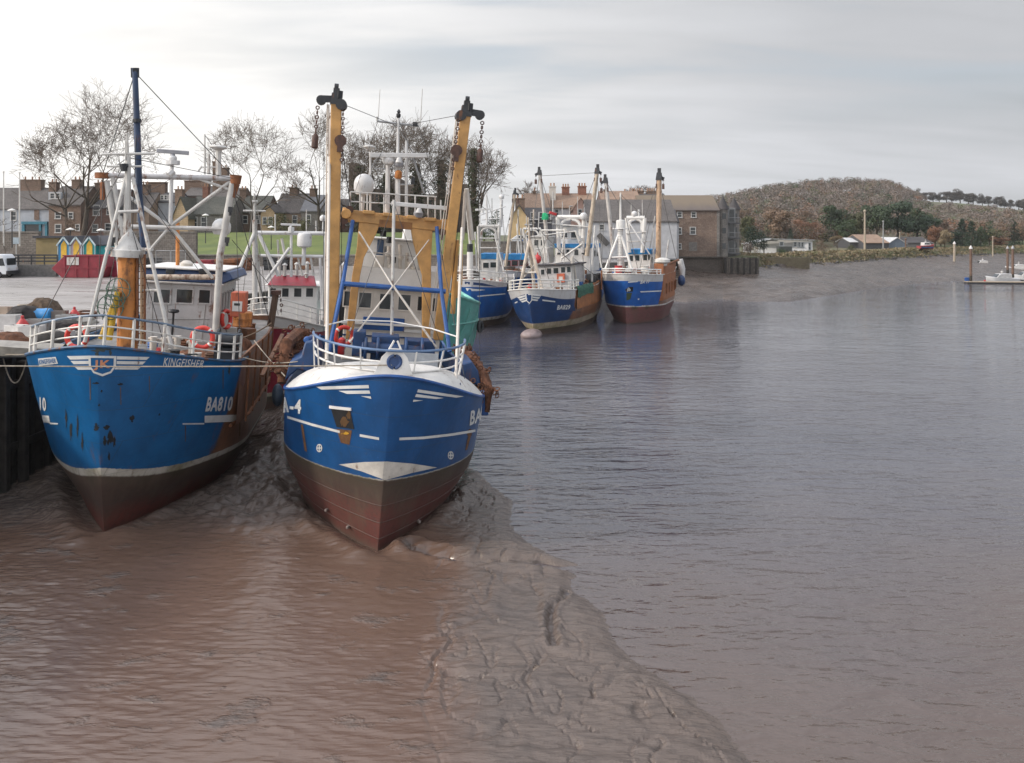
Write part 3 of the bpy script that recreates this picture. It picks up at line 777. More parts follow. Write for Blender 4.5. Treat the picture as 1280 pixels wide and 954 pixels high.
dome(KF, 216, 197.5, gy, 5.2, ALU, 'scanner_housing', .8)
radar_bar(KF, (196, 188.5), (236, 191.5), gy, .085, paint('scanner_grey', (.28, .28, .30), .4, .05))
KF.tubes('antenna', PALE, [((256, 218, gy), (256, 168, gy), .045, .03), ((261, 218, gy), (261, 193, gy), .07, .06), ((273, 220, gy), (273, 186, gy), .12, .11), ((252, 209, gy), (276, 209, gy), .03), ((248, 214, gy), (252, 208, gy), .04)])
mb = MB(); mb.lathe([(.1, -.14), (.36, -.02), (.36, .03), (.3, .08), (.02, .1)], KF.at(273, 184.5, gy), 16); mb.build('satellite_disc', PALE, KF.root)
dome(KF, 277, 283, gy+.35, 12, ALU, 'radome', .95)
KF.tubes('derrick', paint('derrick_navy', (.022, .045, .10), .45, .25, .35), [((168.5, 86, 5.1), (171, 150, 5.15), .105, .11), ((171, 150, 5.15), (174, 240, 5.2), .12, .12), ((174, 240, 5.2), (180, 318, 5.25), .12, .11)], 10, one=True)
mb = MB(); mb.bar(KF.at(166.3, 85, 5.1), KF.at(166.6, 97, 5.1), .06, .16); mb.bar(KF.at(171, 85, 5.1), KF.at(171.2, 97, 5.1), .06, .16); mb.tube(KF.at(168.6, 88, 5.0), KF.at(168.6, 88, 5.3), .09, .09, 10); mb.cut(); mb.tube(KF.at(171, 149, 5.0), KF.at(171.4, 153, 5.0), .16, .16, 8)
mb.each('derrick_head', DARK, KF.root)
# wheelhouse
wy = 11.0
wmat = paint('wheelhouse_grey_white', (.47, .455, .45), .5, .3, .15)
house, hx = wheelhouse(KF, 176, 270, 355, 432, wy, 4.6, wmat, paint('roof_edge_white', (.6, .58, .56), .5, .3, .12), [(178, 363, 184, 378), (192, 362.5, 213, 378), (220.5, 362.5, 241, 378), (248.5, 363, 263, 378.5)], .10, .18, side=5)
mb = MB(); z1 = hx[3]+.103
mb.prism([(hx[0]-.1, wy-.12, z1), (hx[1]+.1, wy-.12, z1), (hx[1]+.55, wy+.1, z1+.2), (hx[1]+.35, wy+.15, z1+.55), (hx[0]-.2, wy+.1, z1+.55)], (0, 4.4, 0))
mb.build('roof_fascia', NAVY, house, bevel=.06)
mb = MB(); mb.mm(hx[0]-.2, hx[1]+.2, wy-.05, wy+4.6, z1+.553, z1+.64); mb.build('roof', WHITE_CLEAN, house, bevel=.03)
mb = MB(); mb.tube(KF.at(178, 346.5, wy-.45), KF.at(272, 346.5, wy-.45), .13, .13, 10)
mb.build('light_rail', paint('rust_streaked_white', (.55, .46, .37), .5, .75, .2), KF.root)
mb = MB()
for px in (213, 254): c = KF.at(px, 339, wy-.3); mb.box(c, (.32, .3, .22)); mb.tube(c-Vector((0, 0, .1)), c-Vector((0, 0, .35)), .05, .05, 6); mb.cut()
mb.each('deck_lamp', DARK, KF.root, bevel=.03)
mb = MB(); c = KF.at(233, 337, wy+1.8); mb.lathe([(.14, -.9), (.14, .1), (.26, .12), (.3, .3), (.16, .42), (.02, .44)], c, 12); mb.build('vent', CREAM, KF.root)
mb = MB()
for q in ((190, 376, 190, 425), (209, 378, 207, 425), (257, 380, 252, 424), (178, 399, 262, 399)): mb.tube(KF.at(q[0], q[1], wy-.03), KF.at(q[2], q[3], wy-.03), .018, .018, 5); mb.cut()
mb.each('pipe_run', GREYS, KF.root)
mb = MB(); c = KF.at(217, 389, wy-.6); mb.lathe([(.05, -1.2), (.05, -.1), (.22, -.06), (.25, 0), (.22, .06), (.02, .09)], c, 12); mb.build('searchlight', DARK, KF.root)
mb = MB(); p = KF.at(232, 300, wy+3.9); mb.tube(KF.at(222, 356, wy+2), KF.at(222, 278, wy+2), .09, .09, 8); mb.build('exhaust_pipe', RUST_ORANGE, KF.root)
# cabinet, drum, gallows, stern clutter to the right
mb = MB(); a, b = KF.at(287, 396, wy-1.2), KF.at(307, 366, wy-1.2); mb.mm(a.x, b.x, wy-1.2, wy-.3, a.z, b.z)
cab = mb.build('cabinet', paint('faded_orange', (.50, .12, .06), .6, .2, .25), KF.root, bevel=.04)
mb = MB(); a, b = KF.at(290, 389, wy-1.21), KF.at(303, 377, wy-1.21); mb.mm(a.x, b.x, wy-1.225, wy-1.203, a.z, b.z); mb.build('panel', WHITE_CLEAN, cab)
mb = MB(); a, b = KF.at(292.5, 382, wy-1.23), KF.at(300, 379.4, wy-1.23); mb.mm(a.x, b.x, wy-1.235, wy-1.228, a.z, b.z); mb.build('panel_slot', DARK, cab)
mb = MB(); c = KF.at(303, 408, 10.2); mb.lathe([(.42, 0), (.44, .05), (.42, .1), (.42, .32), (.44, .36), (.42, .4), (.42, .62), (.38, .66)], c, 16); mb.build('winch_drum', RUST_ORANGE, KF.root)
KF.tubes('gallows_post', paint('gallows_brown', (.10, .062, .042), .7, .4, .3), [((338, 408, 12.6), (345, 366, 12.6), .17, .15)], 8)
mb = MB(); chain(mb, [KF.at(348, 367, 12.5), KF.at(352, 378, 12.5), KF.at(351, 392, 12.5)], .07); mb.tube(KF.at(345, 363, 12.6), KF.at(345, 368, 12.6), .25, .25, 10); mb.build('gallows_block', CHAIN, KF.root)
# high rusty side plate towards the stern
mb = MB(); pl = []
for yy in (4.9, 6.5, 8.5, 10.5, 12.5, 14.5, 16.5, 18.2):
    zt = KF.ztop(yy)+(.05 if yy < 5.5 else .22+.05*math.sin(yy*2.3)); xx = KF.half(yy, 4.6)+.03
    pl.append([(xx, yy, 3.1), (xx+.015, yy, 4.2), (xx+.02, yy, zt), (xx-.07, yy, zt), (xx-.07, yy, zt-.5)])
mb.grid(pl); mb.build('side_plate', BROWN, KF.root)
mb = MB()
for yy in (6.2, 8.1, 10.1, 12.3, 14.6): xx = KF.half(yy, 4.6)+.075; mb.bar((xx, yy, 3.0), (xx, yy, KF.ztop(yy)+.2), .09, .07); mb.cut()
mb.cut(); mb.path([(KF.half(yy, 3.4)+.07, yy, 3.0+.02*yy) for yy in (5, 7, 9, 11, 13, 15, 17)], .07, 6)
mb.each('rubbing_strake', RUSTY, KF.root)
mb = MB(); mb.bar(KF.at(318, 470, 7.2)+Vector((.3, 0, 0)), KF.at(345, 418, 12)+Vector((.3, 0, 0)), .16, .10); mb.build('dredge_arm', BROWN, KF.root)
# lettering and marks
LW = LETTER
m1 = [[(84, 445), (110.5, 444.6), (111, 449), (88, 449.5)], [(88.5, 451), (111, 451), (111.4, 455), (92.5, 455.2)], [(93.5, 458.3), (112, 458), (114.5, 462), (98, 462.2)],
      [(146, 445.2), (187, 446.2), (183, 449.8), (146, 449.3)], [(146, 451.2), (182, 451.8), (178, 455.6), (145.6, 455.1)], [(145.2, 458), (176.5, 458.2), (172, 462), (143, 461.7)]]
KF.decal(m1, LW, 'emblem_wing', khull)
sh = [[(110.5, 444.5), (145.5, 445), (145.3, 447.8), (110.8, 447.2)], [(110.6, 447), (113.7, 447), (114, 458), (111.5, 458)], [(142.3, 447.5), (145.4, 447.5), (144.8, 458), (141.8, 458)],
      [(111.5, 458), (114, 458), (118, 464.2), (117, 466.2)], [(117, 466.2), (118, 464.2), (128, 467.4), (128, 470.4)], [(141.8, 458), (144.8, 458), (139, 466.2), (137.8, 464.2)], [(137.8, 464.2), (139, 466.2), (128, 470.4), (128, 467.4)]]
KF.decal(sh, LW, 'emblem_shield', khull, one=True)
KF.text('JK', [(117, 463), (137.5, 463), (138.5, 450), (117, 450)], paint('emblem_orange', (.55, .24, .13), .5, .2), 'emblem_letters', khull, bold=.03)
KF.text('KINGFISHER', [(203.5, 457), (253, 459.6), (255.5, 450.2), (205, 446.8)], LW, 'name_lettering', khull, bold=.012, shear=.12, edge=1.6)
KF.decal([[(48, 448.2), (70, 446), (73, 454.5), (49.5, 457)]], LW, 'name_board', khull)
KF.text('KINGFISHER', [(50, 455.6), (71, 453.2), (70, 447.5), (49.4, 449.4)], paint('board_blue', (.02, .12, .33), .5, 0), 'name_lettering', khull, off=.025, bold=.02)
KF.text('BA810', [(256, 514.5), (289.5, 513.6), (291, 495.5), (258.5, 496)], LW, 'port_number', khull, bold=.035, shear=.18)
KF.decal([[(255.5, 519.6), (298, 518.2), (298.5, 527), (255.5, 528.3)], [(228, 529), (255, 528.6), (255, 530.4), (228, 530.6)]], LW, 'number_bar', khull)
KF.text('10', [(50.5, 513), (58.5, 514), (57.5, 497), (50, 496)], LW, 'port_number', khull, bold=.03)
KF.decal([[(53, 519), (61.5, 519.5), (63, 528.5), (54.5, 528)], [(62, 528), (73, 528.8), (73, 530.4), (63, 530.2)]], LW, 'number_bar', khull)
KF.decal([[(295, 518.5), (301, 518), (301, 524.5), (295, 525.5)]], paint('hinge_tan', (.5, .36, .2), .6, .5), 'hinge_plate', khull)
def scuff(cx, cy, w_, h_, n=21, seed=0):
    rnd = random.Random(seed); return [(cx+w_*math.cos(2*math.pi*k/n)*rnd.uniform(.25, 1.15), cy+h_*math.sin(2*math.pi*k/n)*rnd.uniform(.3, 1.2)) for k in range(n)]
SC = plain('black_scuff', (.016, .018, .022), .8, .5, 5)
KF.decal([scuff(*q, seed=i) for i, q in enumerate(((121, 534, 4, 5), (133, 534, 4, 4), (137, 548, 4.5, 9), (131, 552, 2.5, 7), (143, 553, 2, 7), (136, 571, 1.6, 6), (165, 523, 3.5, 5), (151, 480, 4, 2.5), (127, 489, 2, 2), (120, 479, 6, 1.6), (124, 506, 1.8, 2), (199, 518, 1.5, 1.5), (83, 523, 1.8, 13), (89, 540, 1.6, 15), (97, 533, 1.4, 15), (103, 553, 1.4, 11)))], SC, 'paint_scuff', khull, off=.010)
KF.decal([scuff(127, 437, 15, 3.2, seed=31), scuff(122, 441, 3, 6, seed=32), scuff(138, 440, 2, 5, seed=33), scuff(240, 443, 9, 1.6, seed=34), scuff(286, 462, 2, 7, seed=35)], paint('grime', (.035, .05, .055), .7, .4), 'grime_stain', khull, off=.009)
KF.decal([[(112, 472), (113.2, 472), (113.6, 500), (112.6, 500)], [(150, 484), (151, 484), (151.6, 506), (150.6, 506)], [(278, 462), (279.4, 462), (279, 486), (278.2, 486)], [(299, 500), (301, 500), (300, 545), (298.6, 545)], [(231, 532), (232.4, 532), (232, 552), (231.2, 552)], [(186, 470), (187, 470), (187.2, 490), (186.4, 490)]], paint('rust_streak', (.13, .08, .045), .7, .3), 'rust_streak', khull, off=.008)
# gear standing on the foredeck
o = KF.W(KF.at(135, 428, 4.3)); mb = MB()
for a, b in (((127, 424), (142, 381)), ((136, 425), (147, 365))): mb.tube(KF.W(KF.at(*a, 4.1)), KF.W(KF.at(*b, 4.2)), .12, .10, 10)
tag(mb.build('marker_float', FLOATY, loc=o), 'pair of yellow float poles leaning on the rusty mast post', 'float')
mb = MB()
for c_, r_ in (((148, 362), .42), ((138, 384), .46), ((144, 373), .36)):
    c = KF.W(KF.at(*c_, 4.0))
    for ax in ((1, 0, 0), (0, 1, 0), (0, .3, 1), (1, 1, .2), (1, -1, .3)): mb.ring(c, ax, r_, .014, 18, 4)
tag(mb.build('wire_basket', plain('greenish_wire', (.10, .16, .12), .7), loc=KF.W(KF.at(140, 384, 4.0))), 'round greenish wire baskets tied beside the rusty mast post', 'basket')
lifebuoy(KF.W(KF.at(253, 422, 3.6)), (.2, -1, .05), .36, 'red lifebuoy on the bow railing under the grey wheelhouse')
lifebuoy(KF.W(KF.at(96, 421, 3.9)), (-.1, -1, .05), .38, 'red lifebuoy on the bow railing left of the orange mast post')
lifebuoy(KF.W(KF.at(280, 399, wy+1.0)+Vector((.1, 0, 0))), (1, -.15, .05), .40, 'red lifebuoy seen edge on against the wheelhouse side')
mb = MB(); net_heap(mb, KF.W((1.9, 7.4, 4.9)), 1.5, 1.2, .8, 3); net_heap(mb, KF.W((2.4, 10.0, 5.0)), 1.0, 1.6, .9, 8)
tag(mb.build('net_heap', NETB, loc=KF.W((2, 8, 5.0))), 'brown heap of netting on deck beside the rusty side plate', 'fishing net')
mb = MB(); net_heap(mb, KF.W((-1.2, 5.6, 5.1)), 1.4, .8, .45, 5); tag(mb.build('net_heap', TARP, loc=KF.W((-1.2, 5.6, 5.1))), 'pale canvas heap behind the bow railing below the mast post', 'canvas heap')
for k, (px, py, yy, sx) in enumerate(((245, 428, 3.9, .28), (263, 431, 5, .5), (196, 425, 5.6, .35), (118, 424, 4.4, .5))):
    pass
mb = MB(); c = KF.at(286, 425, 5.4); mb.tube(c+Vector((-.35, 0, 0)), c+Vector((.35, 0, 0)), .30, .30, 14); mb.tube(c+Vector((-.42, 0, 0)), c+Vector((-.35, 0, 0)), .44, .44, 14); mb.tube(c+Vector((.35, 0, 0)), c+Vector((.42, 0, 0)), .44, .44, 14)
mb.mm(c.x-.5, c.x+.5, c.y-.2, c.y+.3, c.z-.8, c.z-.3); mb.build('windlass', DARK, KF.root)
mb = MB()
for px, py in ((192, 424), (206, 425), (222, 423), (240, 428)): c = KF.at(px, py, 6); mb.tube(c-Vector((0, 0, .5)), c+Vector((0, 0, .1)), .12, .14, 10); mb.tube(c+Vector((-.2, 0, 0)), c+Vector((.2, 0, 0)), .06, .06, 8); mb.cut()
mb.each('bollard', CREAM, KF.root)
mb = MB(); c = KF.W(KF.at(347, 494, 9.5)); mb.ball(c, .30, 14, 10, (.85, .85, 1.7)); mb.tube(c+Vector((0, 0, .5)), c+Vector((.0, .1, 1.6)), .02, .02, 5)
tag(mb.build('fender', plain('blue_grey_fender', (.07, .10, .14), .5), loc=c), 'dark blue grey fender hanging between the two near trawlers', 'fender')

# ---- the blue and yellow trawler in front
b4_hull = hull_mat('blue_yellow_plating', (.008, .072, .215), 2.36, .22, .02, band=(.5, .48, .43), red_top=1.5, foul=((.070, .044, .035), (.125, .038, .031)), foulband=(.062, .042, .031))
B4 = Boat('trawler', 'blue trawler with white whaleback bow and two tall yellow booms, aground on the mud', Vector((-4.17, 24.85, 0)), R(-10), 4.3,
          L=17.5, B=7.3, zb=5.92, zm=4.45, ls=6.0, rake=1.2, Lb=6.8, Lt=4.3, pb=.95, pt=.56, wb=.80)
bhull = B4.hull(b4_hull, DECKM, lambda y: .9 if y > 3.9 else .30, capmat=BLUE, capr=.06)
# turtle-backed white foredeck
mb = MB(); rows = []
for i in range(26):
    y = .03+4.6*(i/25)**1.4; hw = max(.02, B4.half(y, B4.ztop(y))-.02); zt = B4.ztop(y)+.02; cam_ = .92*sstep(0, 2.4, y)+.06*y/4.6; row = []
    for j in range(25):
        s_ = math.sin(math.pi/2*(-1+2*j/24)); row.append((hw*s_, y, zt+cam_*(1-abs(s_)**4.5)))
    rows.append(row)
mb.grid(rows)
last = rows[-1]; mb.grid([last, [(x, y_, B4.ztop(4.6)-.9) for x, y_, z in last]])
mb.build('whaleback', paint('whaleback_white', (.60, .575, .54), .42, .22, .12), B4.root, angle=60)
# ring railing on the whaleback
def ringp(a, h, k=1.0):
    return Vector((2.62*math.sin(a)*k, 4.7-3.75*math.cos(a)*k, 0))
def backz(x, y):
    hw = max(.1, B4.half(y, B4.ztop(y))); return B4.ztop(y)+(.92*sstep(0, 2.4, y)+.06*y/4.6)*(1-min(1, abs(x)/hw)**4.5)
rb = backz(0, 1.0)+.06
mb = MB(); AN = [R(-88+176*i/40) for i in range(41)]
for k, h_ in enumerate((.16, .48, .86)):
    mb.mi = 1 if k == 2 else 0
    mb.path([ringp(a, 0, 1+.06*h_)+Vector((0, 0, rb+h_-.15)) for a in AN], .035 if k < 2 else .045, 6)
mb.mi = 0
for a in (-88, -66, -44, -22, 16, 38, 60, 76, 88):
    p = ringp(R(a), 0); q = ringp(R(a), 0, 1.055); mb.bar(Vector((p.x, p.y, backz(p.x, p.y)-.05)), Vector((q.x, q.y, rb+.70)), .12, .045)
mb.path([(-2.4, 5.0, rb+.9), (-1.6, 5.9, rb+1.05), (0, 6.3, rb+1.05), (1.6, 5.9, rb+.9), (2.5, 5.0, rb+.75)], .03, 6)
mb.build('railing', [WHITE_CLEAN, paint('rail_top_blue', (.10, .17, .30), .4, .1)], B4.root)
mb = MB(); yb = .85; c = B4.at(493, 452, yb)
fr = [(-.62, -.42), (.62, -.42), (.42, .12), (.16, .42), (-.16, .42), (-.42, .12)]
mb.prism([(c.x+x, yb-.05, c.z+z) for x, z in fr], (0, .10, 0)); mb.mi = 1; mb.ring((c.x, yb-.06, c.z), (0, 1, 0), .20, .06, 18, 6); mb.tube((c.x, yb-.056, c.z), (c.x, yb-.08, c.z), .15, .15, 14)
for sx in (-1, 1): mb.mi = 0; mb.bar((c.x+sx*.48, yb, c.z-.2), (c.x+sx*.05, yb+.1, c.z+.66), .07, .05)
mb.build('bow_fairlead', [WHITE_CLEAN, NAVY], B4.root)
# forestays anchored to the gunwale
for a, b, m, nm in (((577.5, 285, 6), (569.5, 484, 1.9), .055, 'forestay'), ((412.5, 150, 9.5), (408, 466, 2.2), .06, 'forestay')):
    mb = MB(); p, q = B4.at(*a), B4.at(*b); mb.tube(p, q.lerp(p, .04), m, m, 8); chain(mb, [q.lerp(p, .045), q], .05); mb.mi = 1; mb.prism([q+Vector((-.22, -.03, -.22)), q+Vector((.22, -.03, -.22)), q+Vector((.16, -.03, .16)), q+Vector((.02, -.03, .0))], (0, .06, 0))
    mb.build(nm, [CREAM, NAVY], B4.root)
# booms
by = 9.0
for (top, bot, hd, sx) in (((420.5, 128), (416.5, 424), (417, 112), -1), ((582, 143), (547.5, 424), (583, 127), 1)):
    p, q = B4.at(*bot, by), B4.at(*top, by-1.2); d = (q-p).normalized()
    mb = MB(); mb.bar(p, q, .40, .42); boom = mb.build('boom', YELLOW, B4.root, bevel=.03)
    mb = MB(); e = q-d*.1; mb.box(e+d*.22, (.46, .46, .46), top=.8); mb.box(e+d*.52, (.24, .28, .26)); mb.tube(e+d*.72+Vector((-.08, 0, 0)), e+d*.72+Vector((.08, 0, 0)), .13, .13, 12); mb.box(e+d*.4+Vector((.12, -.1, 0)), (.2, .2, .3), .5)
    mb.bar(e+d*.22, e+d*.22+Vector((sx*.62, -.05, -.05)), .18, .26); mb.tube(e+d*.12+Vector((sx*.60, -.14, 0)), e+d*.12+Vector((sx*.60, .14, 0)), .19, .19, 12)
    mb.tube(e+d*.05+Vector((-sx*.20, -.3, -.05)), e+d*.05+Vector((-sx*.22, .2, -.05)), .22, .22, 12)
    mb.build('boom_head', DARK, boom)
    mb = MB(); h0 = e+Vector((sx*.72, -.05, -.1)); chain(mb, [h0, h0-Vector((0, 0, 1.15))], .07); mb.lathe([(.08, -.55), (.13, -.5), (.13, -.05), (.06, .05)], h0-Vector((0, 0, 1.2)), 8)
    mb.cut(); h1 = e+Vector((-sx*.28, -.15, -.1)); chain(mb, [h1, h1-Vector((sx*.05, 0, .9)), h1-Vector((sx*.10, 0, 2.2))], .065)
    mb.tube(h1+Vector((0, -.1, -1.35)), h1+Vector((0, .1, -1.35)), .24, .24, 12); mb.box(h1+Vector((0, 0, -1.55)), (.22, .22, .5))
    mb.each('chain', CHAIN, boom)
    mb = MB()
    for k, (o1, o2) in enumerate(((-.30, -.26), (-.36, -.40))): mb.tube(e+Vector((o1*1.0, .1, 0)), p+Vector((o2, .1, .5)), .025, .025, 5); mb.cut()
    mb.each('boom_wire', CREAM, boom)
B4.tubes('boom_strut', YELLOW, [((560, 285, 9.2), (571, 372, 9.6), .11), ((571, 300, 9.3), (566, 392, 9.6), .11)])
B4.tubes('boom_strut', CREAM, [((583, 236, 8.6), (590, 300, 9), .10), ((582, 240, 8.6), (578, 300, 9), .08)])
# gantry
gy = 10.2
mb = MB(); p, q = B4.at(433, 269, gy), B4.at(556, 283, gy); mb.bar(p, q, .55, .50, (0, 0, 1)); 
for e in (p, q): mb.box(e, (.34, .8, .62)); mb.tube(e+Vector((0, -.6, .05)), e+Vector((0, .5, .05)), .22, .22, 12)
for f_ in (.22, .42, .66, .84): c = p.lerp(q, f_); mb.box(c+Vector((0, -.1, .22)), (.5, .85, .16))
mb.build('gantry_beam', YELLOW, B4.root, bevel=.03)
mb = MB(); mb.bar(B4.at(474, 279, gy-.3), B4.at(515, 283, gy-.3), .04, .32); mb.build('beam_web', paint('beam_rust', (.26, .12, .04), .7, .5), B4.root)
for pts in (((449, 275), (476, 277), (470, 293), (455, 322), (450, 345), (441, 424), (432, 424), (440, 345), (446, 310)), ((513, 281), (541, 284), (539, 320), (538, 436), (528, 436), (528, 345), (523, 328), (516, 300))):
    poly = [B4.at(x, y_, gy-.22) for x, y_ in pts]; mb = MB(); mb.prism(poly, (0, .5, 0)); mb.build('gantry_leg', YELLOW, B4.root, bevel=.02)
# blue A-frame before the wheelhouse, white king post and wires
fy = 7.0
B4.tubes('a_frame', BLUE, [((441, 276, fy+1.5), (428.5, 353, fy), .085), ((428.5, 353, fy), (411, 440, fy-1.2), .085), ((546, 284, fy+1.5), (551.5, 362, fy), .085), ((551.5, 362, fy), (562, 440, fy-1.2), .085), ((427, 354.5, fy), (557, 364.5, fy), .10)], one=True)
B4.tubes('king_post', PALE, [((492.5, 250, fy+.4), (489.5, 432, fy), .065)])
B4.tubes('stay_wire', CREAM, [((491, 358, fy-.1), (437, 428, fy-.6), .035), ((492, 358, fy-.1), (545, 434, fy-.6), .045), ((491, 358, fy-.1), (449, 290, fy+1.8), .035), ((492, 358, fy-.1), (536, 300, fy+1.8), .022)], 6)
# wheelhouse tiers
wy = 12.0
house, hx = wheelhouse(B4, 427, 549, 361.5, 436, wy, 4.5, CREAM, CREAM, [(429.5, 364.5, 438.5, 382), (448, 366.5, 464.5, 384), (474, 368, 489, 386), (497.5, 369, 513.5, 387), (521.5, 371, 528, 388), (540.5, 373, 546, 389)], .12, .28, side=4)
mb = MB(); mb.mm(hx[0]-.32, hx[1]+.32, wy-.30, wy-.24, hx[3]+.125, hx[3]+.95); mb.mm(hx[0]-.32, hx[0]-.26, wy-.24, wy+4.2, hx[3]+.125, hx[3]+.95); mb.mm(hx[1]+.26, hx[1]+.32, wy-.24, wy+4.2, hx[3]+.125, hx[3]+.95)
mb.build('bridge_bulwark', WHITE_CLEAN, house)
mb = MB(); a, b = B4.at(428, 394, wy), B4.at(548, 394, wy); mb.mm(hx[0]-.03, hx[1]+.03, wy-.06, wy-.004, a.z-.62, a.z-.5); mb.mm(hx[0]-.12, hx[1]+.12, wy-.14, wy-.004, lerp(hx[2], hx[3], .50), lerp(hx[2], hx[3], .53)); mb.build('drip_rail', WHITE_CLEAN, house)
mb = MB(); mb.mm(hx[0]-.01, hx[1]+.01, wy-.07, wy-.003, lerp(hx[2], hx[3], .335), lerp(hx[2], hx[3], .355)); mb.build('hand_rail', NAVY, house)
a, b = B4.at(453, 411.5, wy-.05), B4.at(506, 398.5, wy-.05); mb = MB(); mb.mm(a.x, b.x, wy-.10, wy-.05, min(a.z, b.z), max(a.z, b.z)); nb = mb.build('name_board', BLUE, house, bevel=.02)
up, ux = wheelhouse(B4, 448, 524, 300, 362, wy+1.5, 3.2, WHITE_CLEAN, WHITE_CLEAN, [], .1, .12, name='upper_house')
a, b = B4.at(470.5, 319, wy+1.5), B4.at(480, 300, wy+1.5); mb = MB(); mb.mm(a.x, b.x, wy+1.44, wy+1.497, a.z, b.z); mb.build('door', paint('door_blue', (.02, .06, .14), .3, 0), up, bevel=.02)
a, b = B4.at(497, 350, wy+2.4), B4.at(519, 284, wy+2.4); mb = MB(); mb.prism([(a.x, wy+2.4, a.z), (b.x, wy+2.4, a.z), (b.x-.15, wy+2.4, b.z), (a.x+.15, wy+2.4, b.z)], (0, 1.6, 0)); mb.build('funnel', WHITE_CLEAN, B4.root, bevel=.05)
a, b = B4.at(467, 338, wy+.5), B4.at(481, 320, wy+.5); mb = MB(); mb.mm(a.x, b.x, wy+.5, wy+1.2, a.z, b.z); mb.build('life_raft_box', CREAM, B4.root, bevel=.06)
mb = MB()
for q in ((500, 340, 500, 306), (508, 345, 509, 316), (525, 350, 524, 320), (486, 345, 486, 308), (516, 350, 516, 328)): mb.tube(B4.at(q[0], q[1], wy+.6), B4.at(q[2], q[3], wy+.6), .09, .09, 8); mb.cut()
for q in ((485, 318), (489, 334), (501, 322), (512, 330), (497, 345), (517, 335), (506, 343)): mb.ball(B4.at(*q, wy+.5), .14, 8, 6); mb.cut()
mb.each('bridge_fitting', CREAM, B4.root)
mb = MB()
for q in ((487, 300), (484, 312), (491, 325), (500, 346), (492, 342), (479, 292), (472, 288)): c = B4.at(*q, wy+.8); mb.box(c, (.24, .24, .3), .4); mb.cut()
mb.each('lamp_box', DARK, B4.root, bevel=.03)
mb = MB()
for hgt in (334, 344, 352): mb.tube(B4.at(452, hgt-1, wy-.1), B4.at(530, hgt+5, wy-.1), .025, .025, 6)
mb.tube(B4.at(458, 315, wy+.2), B4.at(524, 321, wy+.2), .03, .03, 6)
mb.build('bridge_rail', PALE, B4.root)
# top platform, mast cluster
ty = 11.0
mb = MB()
for h_, w0 in (((438, 240), (546, 246)), 0), (((438, 252), (552, 258)), 0): mb.tube(B4.at(*h_[0], ty-1), B4.at(*h_[1], ty-1), .035, .035, 6); mb.tube(B4.at(h_[0][0]+4, h_[0][1], ty+1.6), B4.at(h_[1][0], h_[1][1], ty+1.6), .03, .03, 6)
for px, y0, y1 in ((438, 240, 266), (450, 241, 268), (459, 241, 268), (480, 243, 270), (519, 245, 276), (535, 246, 277), (544, 246, 278), (551, 250, 278)): mb.tube(B4.at(px, y0, ty-1), B4.at(px, y1, ty-1), .04, .04, 6)
mb.build('platform_rail', PALE, B4.root)
mb = MB(); a, b = B4.at(436, 268, ty-1), B4.at(552, 281, ty-1); mb.bar(a+Vector((0, 1.2, .1)), b+Vector((0, 1.2, .1)), 2.6, .10); mb.build('platform', YELLOW, B4.root)
B4.tubes('mast', ALU, [((497, 268, ty), (497, 205, ty), .12, .11), ((497, 205, ty), (498, 147, ty), .07, .055), ((508, 270, ty), (508, 176, ty), .075, .06), ((484, 268, ty), (485, 206, ty), .11, .10), ((463, 266, ty), (463, 190, ty), .045)])
B4.tubes('yard', GREYS, [((471, 151.5, ty), (524, 158, ty), .05), ((468, 211, ty), (497, 211, ty), .03), ((490, 220, ty), (510, 221, ty), .04), ((497, 231, ty), (517, 231, ty), .04), ((464, 211, ty), (472, 196, ty), .03)])
B4.tubes('antenna', PALE, [((472.5, 152, ty), (475, 112, ty), .02, .014), ((525.5, 157, ty), (528, 111, ty), .022, .016), ((471.5, 151, ty), (471.5, 146, ty), .05)])
mb = MB(); mb.lathe([(.03, -.1), (.1, 0), (.1, .12), (.05, .16), (.09, .22), (.02, .34)], B4.at(498, 146, ty), 8); mb.cut(); mb.box(B4.at(519, 155.5, ty), (.22, .2, .18)); mb.cut(); mb.box(B4.at(516, 226, ty), (.16, .16, .3)); mb.each('mast_lamp', DARK, B4.root)
radar_bar(B4, (462, 194), (536, 194.5), ty-.3, .10, ALU); radar_bar(B4, (489, 254.5), (559, 260.5), ty-1.5, .09, ALU)
dome(B4, 486, 199, ty-.1, 8, ALU, 'radome', .85); dome(B4, 498.5, 204, ty-.2, 6, paint('scanner_grey', (.28, .28, .30), .4, .05), 'radome', .9)
dome(B4, 455, 230, ty-.5, 12.5, ALU, 'radome', 1.15, .9); dome(B4, 523, 267, ty-1.2, 6, paint('scanner_grey', (.28, .28, .30), .4, .05), 'radome', .9)
mb = MB(); mb.lathe([(.08, -.15), (.28, -.02), (.28, .03), (.1, .1)], B4.at(462, 184, ty), 14); mb.build('satellite_disc', PALE, B4.root)
mb = MB(); mb.lathe([(.12, -.2), (.16, -.15), (.16, .1), (.08, .18)], B4.at(498, 218, ty-.15), 10); mb.build('horn', RUST_ORANGE, B4.root)
B4.tubes('rigging', GREYS, [((498, 160, ty), (545, 240, ty+.5), .018), ((508, 190, ty), (540, 243, ty), .018), ((516, 196, ty), (530, 242, ty), .05), ((464, 205, ty), (456, 240, ty), .018)], 5)
